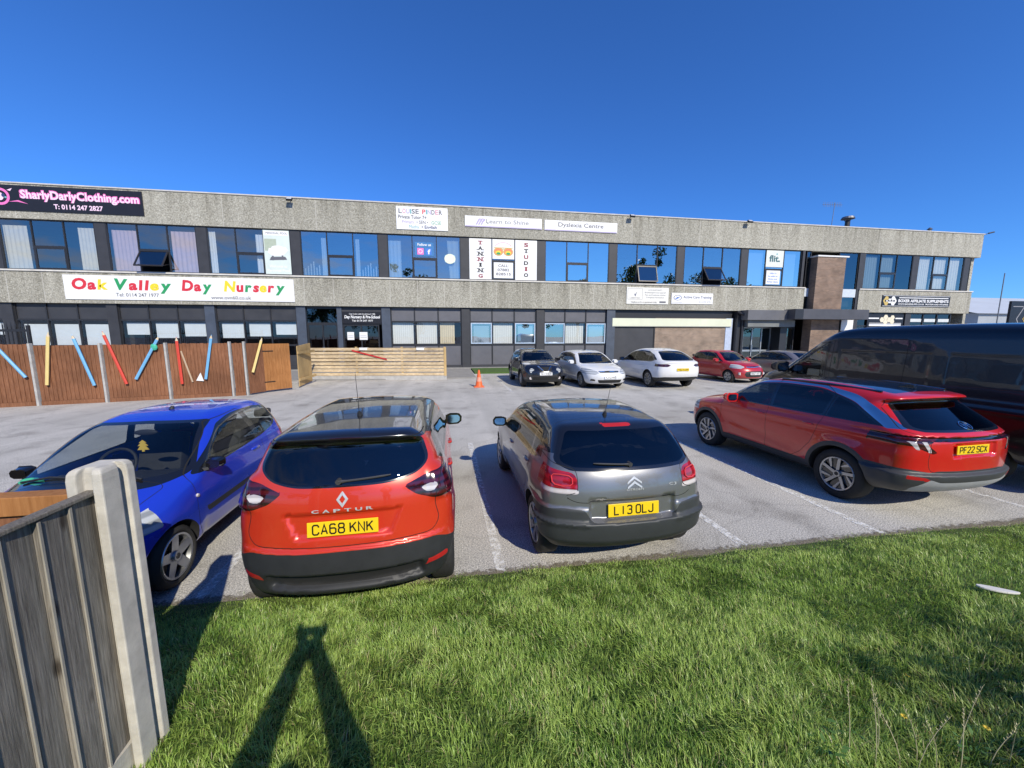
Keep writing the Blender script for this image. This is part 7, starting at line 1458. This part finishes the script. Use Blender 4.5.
def blades(name, n, xr, yr, hmin, hmax, wid, keep=None, seed=1):
    r = np.random.default_rng(seed); x = r.uniform(*xr, n); y = r.uniform(*yr, n); ed = 3.385 + .02 * np.sin(x * 1.7) + .012 * np.sin(x * 4.3 + 1) + .09 * (hash_noise(x, y * 0, 3.0, 5) - .5) + r.exponential(.02, n) - .03
    ok = y < ed
    if keep is not None: ok &= keep(x, y)
    x, y = x[ok], y[ok]; n = len(x); z = verge_z(x, y) + .0
    c1 = hash_noise(x, y, 2.3, 11); c2 = hash_noise(x, y, 9.0, 12); c3 = hash_noise(x, y, .7, 13)
    edge = np.clip((3.42 - y) / .5, .35, 1)
    h = (hmin + (hmax - hmin) * (.35 * c1 + .45 * c2 + .45 * r.random(n) ** 2)) * edge
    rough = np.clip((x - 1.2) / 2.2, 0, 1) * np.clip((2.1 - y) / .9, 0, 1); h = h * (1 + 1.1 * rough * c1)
    az = 9.0 * hash_noise(x, y, 1.9, 21) + 5.0 * hash_noise(x, y, 7.0, 22) + 1.1 * r.standard_normal(n); ln = np.clip(.38 + .45 * c2 + .32 * r.standard_normal(n), .05, 1.25)
    dx, dy = np.cos(az), np.sin(az); wx, wy = -dy, dx; w = wid * r.uniform(.6, 1.3, n)
    l1, l2 = h * .55, h; o1 = np.sin(ln * .6) * l1; z1 = np.cos(ln * .6) * l1; o2 = o1 + np.sin(ln * 1.5) * (l2 - l1) * 1.2; z2 = z1 + np.cos(ln * 1.5) * (l2 - l1)
    V = np.empty((n, 5, 3)); tw = r.uniform(-.5, .5, n)
    V[:, 0] = np.stack([x - wx * w, y - wy * w, z - .012], 1); V[:, 1] = np.stack([x + wx * w, y + wy * w, z - .012], 1)
    V[:, 2] = np.stack([x + dx * o1 + wx * w * .8, y + dy * o1 + wy * w * .8, z + z1 + tw * w], 1); V[:, 3] = np.stack([x + dx * o1 - wx * w * .8, y + dy * o1 - wy * w * .8, z + z1 - tw * w], 1)
    V[:, 4] = np.stack([x + dx * o2, y + dy * o2, z + z2], 1)
    me = bpy.data.meshes.new(name); me.vertices.add(n * 5); me.vertices.foreach_set('co', V.astype(np.float32).ravel())
    b = np.arange(n)[:, None] * 5; li = np.concatenate([b + np.array([[0, 1, 2, 3]]), b + np.array([[3, 2, 4]])], 1).ravel(); me.loops.add(n * 7); me.loops.foreach_set('vertex_index', li.astype(np.int32))
    me.polygons.add(n * 2); ls = (np.arange(n)[:, None] * 7 + np.array([[0, 4]])).ravel(); me.polygons.foreach_set('loop_start', ls.astype(np.int32)); me.update(calc_edges=True)
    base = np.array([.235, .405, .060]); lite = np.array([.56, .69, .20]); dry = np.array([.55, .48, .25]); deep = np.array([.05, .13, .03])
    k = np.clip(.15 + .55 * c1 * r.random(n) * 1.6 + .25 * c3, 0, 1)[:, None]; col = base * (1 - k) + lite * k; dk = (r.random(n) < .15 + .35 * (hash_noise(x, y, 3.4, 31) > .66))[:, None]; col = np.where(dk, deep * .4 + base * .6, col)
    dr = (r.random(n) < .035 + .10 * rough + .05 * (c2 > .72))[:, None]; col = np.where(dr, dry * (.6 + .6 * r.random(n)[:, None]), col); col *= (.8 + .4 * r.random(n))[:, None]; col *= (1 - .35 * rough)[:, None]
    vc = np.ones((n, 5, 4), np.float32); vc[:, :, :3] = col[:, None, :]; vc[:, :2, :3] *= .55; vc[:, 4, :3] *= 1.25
    ca = me.color_attributes.new('tone', 'FLOAT_COLOR', 'POINT'); ca.data.foreach_set('color', vc.ravel())
    o = bpy.data.objects.new(name, me); COL.objects.link(o); return o
GM = grass_mat()
def near(x, y): return ((x * .988 + -.154 * 0 - 0) > -9)
def dens(x, y):
    r = np.hypot(x, y - .2); p = np.clip((2.6 / np.maximum(r, .5)) ** 1.2, .12, 1); return np.random.default_rng(3).random(len(x)) < p
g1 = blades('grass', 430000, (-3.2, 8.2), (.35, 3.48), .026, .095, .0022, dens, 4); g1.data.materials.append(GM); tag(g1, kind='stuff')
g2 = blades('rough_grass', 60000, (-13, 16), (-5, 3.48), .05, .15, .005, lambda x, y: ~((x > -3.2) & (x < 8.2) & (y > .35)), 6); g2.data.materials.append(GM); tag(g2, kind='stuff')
# tall seeding stems and weeds bottom right
M_stem = flat('dry_grass_stem', (.50, .45, .27), .7, var=.2); M_weed = flat('weed_leaf', (.07, .15, .025), .5, var=.35, scale=30); M_yel = flat('yellow_petal', (.65, .45, .03), .5)
rs = random.Random(5); stems = [(1.80, 1.24), (1.90, 1.20), (2.03, 1.19), (2.08, 1.16), (2.14, 1.2), (2.19, 1.16), (2.30, 1.14), (2.45, 1.13), (2.55, 1.12), (1.98, 1.25), (2.38, 1.2)]
lbs = ['tall dry grass stem, leftmost at the bottom right of the verge', 'tall dry grass stem leaning left, second from left on the verge', 'thin dry grass stem', 'thin dry grass stem', 'thin dry grass stem', 'thin dry grass stem', 'thin dry grass stem', 'thin dry grass stem', 'thin dry grass stem', 'thin dry grass stem', 'thin dry grass stem']
for q, (x, y) in enumerate(stems):
    z = ground(x, y); hh = rs.uniform(.22, .40); lx, ly = rs.uniform(-.14, .10), rs.uniform(-.05, .10); lab = lbs[q] if q < 2 else 'thin dry grass stem standing in the rough grass at the bottom right corner'
    t = thing('grass_stem', lab, 'grass stem', (x, y, z), 0, None if q < 2 else 'dry stems at the bottom right')
    P_ = [(x + lx * k * k / 16, y + ly * k * k / 16, z + hh * k / 4) for k in range(5)]; MB().tube(P_, [.0022, .002, .0018, .0015, .001], 5).build('stalk', M_stem, t)
    sd_ = MB(); a, b = Vector(P_[3]), Vector(P_[4])
    for k in range(14): p = a.lerp(b, k / 13); an = k * 2.4; e = p + Vector((math.cos(an) * .008, math.sin(an) * .008, .012)); sd_.add([p, p + (e - p) * .5 + Vector((.002, 0, 0)), e, p + (e - p) * .5 - Vector((.002, 0, 0))], [(0, 1, 2, 3)])
    sd_.build('seed_head', M_stem, t)
for q, (x, y, lab) in enumerate(((1.68, 1.22, 'broad leaved green weed at the foot of the leftmost dry stem'), (2.40, 1.16, 'broad leaved green weed among the dry stems in the corner'), (1.86, 1.30, 'broad leaved green weed behind the thin dry stems'))):
    z = ground(x, y); m = MB()
    for k in range(15):
        a = rs.uniform(0, 6.28); rr = rs.uniform(.01, .09); hh = rs.uniform(.05, .16); c = Vector((x + rr * math.cos(a), y + rr * math.sin(a), z + hh)); d = Vector((math.cos(a), math.sin(a), rs.uniform(-.2, .6))).normalized(); s_ = d.cross(Vector((0, 0, 1))).normalized(); l_ = rs.uniform(.010, .022)
        m.add([c - d * l_, c + s_ * l_ * .45, c + d * l_, c - s_ * l_ * .45], [(0, 1, 2, 3)])
    t = thing('weed', lab, 'weed', (x, y, z)); m.build('leaves', M_weed, t); sm = MB(); [sm.tube([(x, y, z), (x + .03 * math.cos(k), y + .03 * math.sin(k), z + .13)], .002, 4) for k in (0, 2, 4)]; sm.build('stalk', M_weed, t)
fl_ = [(-1.03, 1.93, 'yellow fallen leaf in the shadow of the left arm'), (2.61, 1.56, 'small yellow flower on the right of the verge near the corner'), (2.27, 1.35, 'small yellow flower above the dry stems'), (3.28, 1.55, 'small yellow flower left of the white litter'), (2.62, 1.24, 'small yellow flower at the right edge of the verge')]
for x, y, lab in fl_:
    z = ground(x, y) + .085; m = MB()
    for k in range(7): a = k * .9; m.add([(x, y, z), (x + .009 * math.cos(a), y + .009 * math.sin(a), z + .006), (x + .016 * math.cos(a + .4), y + .016 * math.sin(a + .4), z + .003), (x + .012 * math.cos(a + .8), y + .012 * math.sin(a + .8), z + .006)], [(0, 1, 2, 3)])
    tag(m.build('yellow_leaf' if 'leaf' in lab else 'yellow_flower', M_yel), lab, 'leaf' if 'leaf' in lab else 'flower')
# pale litter on the grass
lx, ly = 4.16, 2.03; lz = ground(lx, ly) + .065; m = MB(); n = 22; ol = []
for k in range(n): a = 2 * math.pi * k / n; ol.append((lx - .02 + .105 * math.cos(a), ly + (.032 + .014 * math.cos(a + 2.6)) * math.sin(a) - .06 * math.cos(a)))
m.prism(ol, lambda a, b: (a, b, lz), lambda a, b: (a, b, lz + .014)); tag(m.build('flat_litter', flat('pale_litter', (.62, .60, .56), .7, var=.1), bevel=.004), 'flat pale sole shaped piece of litter lying on the grass at the right', 'litter')
lf = MB(); rs2 = random.Random(9)
# ================================================================ trees mirrored in the windows, shrub behind the verge
def leaf_mat(name, c1, c2):
    m, nt, out, N, L = nodes(name); tc = N('TexCoord'); n = N('TexNoise'); n.inputs['Scale'].default_value = 1.2; n.inputs['Detail'].default_value = 4; L(tc.outputs['Object'], n.inputs[0]); r = ramp(N, [(.35, c1), (.65, c2)]); L(n.outputs[0], r.inputs[0])
    d = N('BsdfPrincipled'); d.inputs['Roughness'].default_value = .5; L(r.outputs[0], d.inputs['Base Color']); t = N('BsdfTranslucent'); L(r.outputs[0], t.inputs[0]); mx = N('MixShader'); mx.inputs[0].default_value = .3; L(d.outputs[0], mx.inputs[1]); L(t.outputs[0], mx.inputs[2]); L(mx.outputs[0], out.inputs[0]); return m
M_leaf = leaf_mat('tree_leaf', (.030, .062, .014), (.075, .125, .030)); M_bark = flat('tree_bark', (.085, .065, .05), .9, var=.35, scale=4, bump=.6)
def tree(name, label, x, y, z, h, rad, nl, leaf, seed, group=None, cat='tree'):
    r = np.random.default_rng(seed); t = thing(name, label, cat, (x, y, z), 0, group); tr = MB(); tops = []
    tr.tube([(x, y, z - .1), (x + .02 * h, y, z + h * .3), (x - .01 * h, y + .01 * h, z + h * .62)], [h * .022, h * .016, h * .008], 8)
    for k in range(9):
        a = k * 2.4 + r.uniform(-.3, .3); hz = h * r.uniform(.28, .55); e = (x + math.cos(a) * rad * r.uniform(.5, .85), y + math.sin(a) * rad * r.uniform(.5, .85), z + h * r.uniform(.5, .85)); tr.tube([(x + .01 * h, y, z + hz), ((x + e[0]) / 2, (y + e[1]) / 2, (z + hz + e[2]) / 2 + .04 * h), e], [h * .010, h * .006, h * .002], 5); tops.append(e)
    tr.build('trunk', M_bark, t, smooth='all')
    cl = np.array([tops[i % 9] + r.normal(0, 1, 3) * np.array([rad * .35, rad * .35, h * .12]) for i in range(34)] + [(x + r.normal() * rad * .2, y + r.normal() * rad * .2, z + h * r.uniform(.7, .95)) for _ in range(6)]); cr = r.uniform(.10, .22, len(cl)) * rad * 1.6
    ci = r.integers(0, len(cl), nl); d = r.normal(0, 1, (nl, 3)); d /= np.linalg.norm(d, axis=1)[:, None]; p = cl[ci] + d * (cr[ci] * r.random(nl) ** .45)[:, None]; p[:, 2] = np.maximum(p[:, 2], z + h * .16)
    u = r.normal(0, 1, (nl, 3)); u /= np.linalg.norm(u, axis=1)[:, None]; v = np.cross(u, r.normal(0, 1, (nl, 3))); v /= np.linalg.norm(v, axis=1)[:, None]; s = leaf * r.uniform(.6, 1.3, nl)[:, None]
    V = np.stack([p - u * s, p + v * s * .5, p + u * s, p - v * s * .5], 1).reshape(-1, 3); cm = MB(); cm.v = [tuple(q) for q in V.tolist()]; cm.f = [(4 * i, 4 * i + 1, 4 * i + 2, 4 * i + 3) for i in range(nl)]; cm.m = [0] * nl; cm.build('crown', M_leaf, t)
GT = 'trees behind the camera mirrored in the upper windows'
for q, (x, y, h, rad) in enumerate(((33.5, -12, 17.5, 4.5), (27, -26, 14.5, 5), (20, -30, 12, 5), (-7.5, -25, 14.5, 4), (-24, -30, 11, 5), (58, -20, 15, 6))):
    tree('broadleaf_tree', 'dark leafy tree seen mirrored in the upper windows of the office block', x, y, 0, h, rad, 5200, .26, 30 + q, GT)
tree('leafy_shrub', 'leafy shrub whose shade falls on the bottom right corner of the verge', 3.75, -.35, ground(3.75, -.35), 1.55, .75, 1500, .035, 77, cat='shrub')

# ================================================================ the photographer, arms raised with a phone
def person():
    gz = ground(0, -.52); Z = lambda h: gz + h * .945
    px, py = .02, -.52
    caps = [  # (a, b, ra, rb)
        ((px, py, Z(.95)), (px, py + .0, Z(1.16)), .125, .12), ((px - .06, py, Z(1.2)), (px + .06, py, Z(1.2)), .115, .115), ((px - .12, py, Z(1.36)), (px + .12, py, Z(1.36)), .095, .095), ((px - .08, py, Z(.92)), (px + .08, py, Z(.92)), .12, .12),
        ((px, py, Z(1.40)), (px, py + .02, Z(1.52)), .058, .052)]
    for s in (-1, 1):
        caps += [((px + s * .09, py, Z(.90)), (px + s * .11, py + .01, Z(.48)), .092, .062), ((px + s * .11, py + .01, Z(.48)), (px + s * .12, py - .03, Z(.09)), .058, .040), ((px + s * .12, py - .05, Z(.045)), (px + s * .15, py + .15, Z(.035)), .045, .036)]
        sh_, el, wr = (px + s * .185, py + .02, Z(1.42)), (px + s * .225, py + .22, Z(1.58)), (s * .042, -.075, 2.255)
        caps += [(sh_, el, .092, .078), (el, wr, .076, .050)]
        palm = (s * .046, -.05, 2.30); caps.append((wr, palm, .028, .030))
        for k, (dx, ln) in enumerate(((.0, .075), (.018, .08), (.036, .075), (.054, .06))):
            a = (s * (.085 + .004), -.04, 2.30 + dx * .9); b = (s * (.098 - .002 * k), .012, 2.305 + dx * 1.05); c = (s * (.078 - .004 * k), .022, 2.307 + dx * 1.05); caps += [(a, b, .010, .0085), (b, c, .0085, .0075)]
        caps += [((s * .08, -.05, 2.30), (s * .055, -.045, 2.335), .012, .010), ((s * .055, -.045, 2.335), (s * .035, -.036, 2.35), .010, .0085)]
    hd = np.array((px, py + .05, Z(1.615)))
    def g(x, y, z, smooth=True):
        d = None
        for a, b, ra, rb in caps:
            e = (b[0] - a[0], b[1] - a[1], b[2] - a[2]); L2 = sum(q * q for q in e) + 1e-9; t = np.clip(((x - a[0]) * e[0] + (y - a[1]) * e[1] + (z - a[2]) * e[2]) / L2, 0, 1)
            q = np.sqrt((x - a[0] - e[0] * t) ** 2 + (y - a[1] - e[1] * t) ** 2 + (z - a[2] - e[2] * t) ** 2) - (ra + (rb - ra) * t); k = .012 if ra < .032 else .05
            d = q if d is None else -smax(-d, -q, k)
        X, Y, Zq = x - hd[0], y - hd[1], z - hd[2]
        h = (np.sqrt((X / .076) ** 2 + (Y / .096) ** 2 + ((Zq) / .118) ** 2) - 1) * .08; d = -smax(-d, -h, .03)
        for c, r in (((0, .098, -.012), .017), ((.078, .0, -.005), .022), ((-.078, .0, -.005), .022), ((0, .075, -.085), .03)): d = -smax(-d, -(np.sqrt((X - c[0]) ** 2 + (Y - c[1]) ** 2 + (Zq - c[2]) ** 2) - r), .02)
        for c in ((.032, .094, .018), (-.032, .094, .018)): d = smax(d, -(np.sqrt((X - c[0]) ** 2 + (Y - c[1]) ** 2 + (Zq - c[2]) ** 2) - .013), .012)
        return d
    V, F = surface_nets(g, (-.5, -.85, gz - .02), (.5, .08, 2.44), .0125)
    t = thing('person', 'person in dark clothes with both arms raised to a phone, casting the shadow', 'person', (px, py, gz))
    M_skin = flat('skin', (.45, .27, .19), .5, var=.05); M_shirt = flat('navy_jacket', (.02, .025, .045), .9, var=.2, scale=20); M_trou = flat('dark_jeans', (.03, .035, .055), .9, var=.25, scale=20); M_shoe = flat('dark_shoe', (.02, .018, .016), .6); M_hair = flat('brown_hair', (.035, .022, .015), .7, var=.3, scale=40)
    b = MB(); b.v = [tuple(p) for p in V.tolist()]; b.f = [tuple(f) for f in F.tolist()]; C = V[F].mean(1); b.m = [0] * len(F)
    for i, (x, y, z) in enumerate(C):
        dh = np.linalg.norm(C[i] - hd)
        if z - gz < .085: k = 3
        elif z - gz < .96: k = 2
        elif dh < .16 and z > Z(1.50): k = 4 if (z > hd[2] + .035 and y < hd[1] + .075) or (y < hd[1] - .03 and z > hd[2] - .06) else 0
        elif z - gz > 1.48 and abs(x - px) < .09 and y < -.35: k = 0
        elif y > -.10 and z > 2.2: k = 0
        else: k = 1
        b.m[i] = k
    b.build('body', [M_skin, M_shirt, M_trou, M_shoe, M_hair], t, smooth='all')
    e = MB()
    for s in (-1, 1): e.ball((hd[0] + s * .032, hd[1] + .083, hd[2] + .018), .012, .010, .010, 10)
    e.build('eyes', flat('eye_white', (.7, .7, .68), .2), t, smooth='all')
    m = MB(); m.box(hd[0] - .024, hd[0] + .024, hd[1] + .094, hd[1] + .099, hd[2] - .055, hd[2] - .047); m.build('mouth', flat('lip', (.4, .15, .13), .5), t, bevel=.003)
    ph = thing('phone', 'thin dark phone held up sideways in both hands above the verge', 'phone', (0, -.02, 2.30)); MB().box(-.08, .08, -.030, -.021, 2.296, 2.372).build('case', flat('phone_black', (.01, .01, .012), .3), ph, bevel=.003); MB().box(-.076, .076, -.0325, -.0302, 2.300, 2.368).build('screen', flat('phone_screen', (.02, .03, .05), .1), ph)
person()
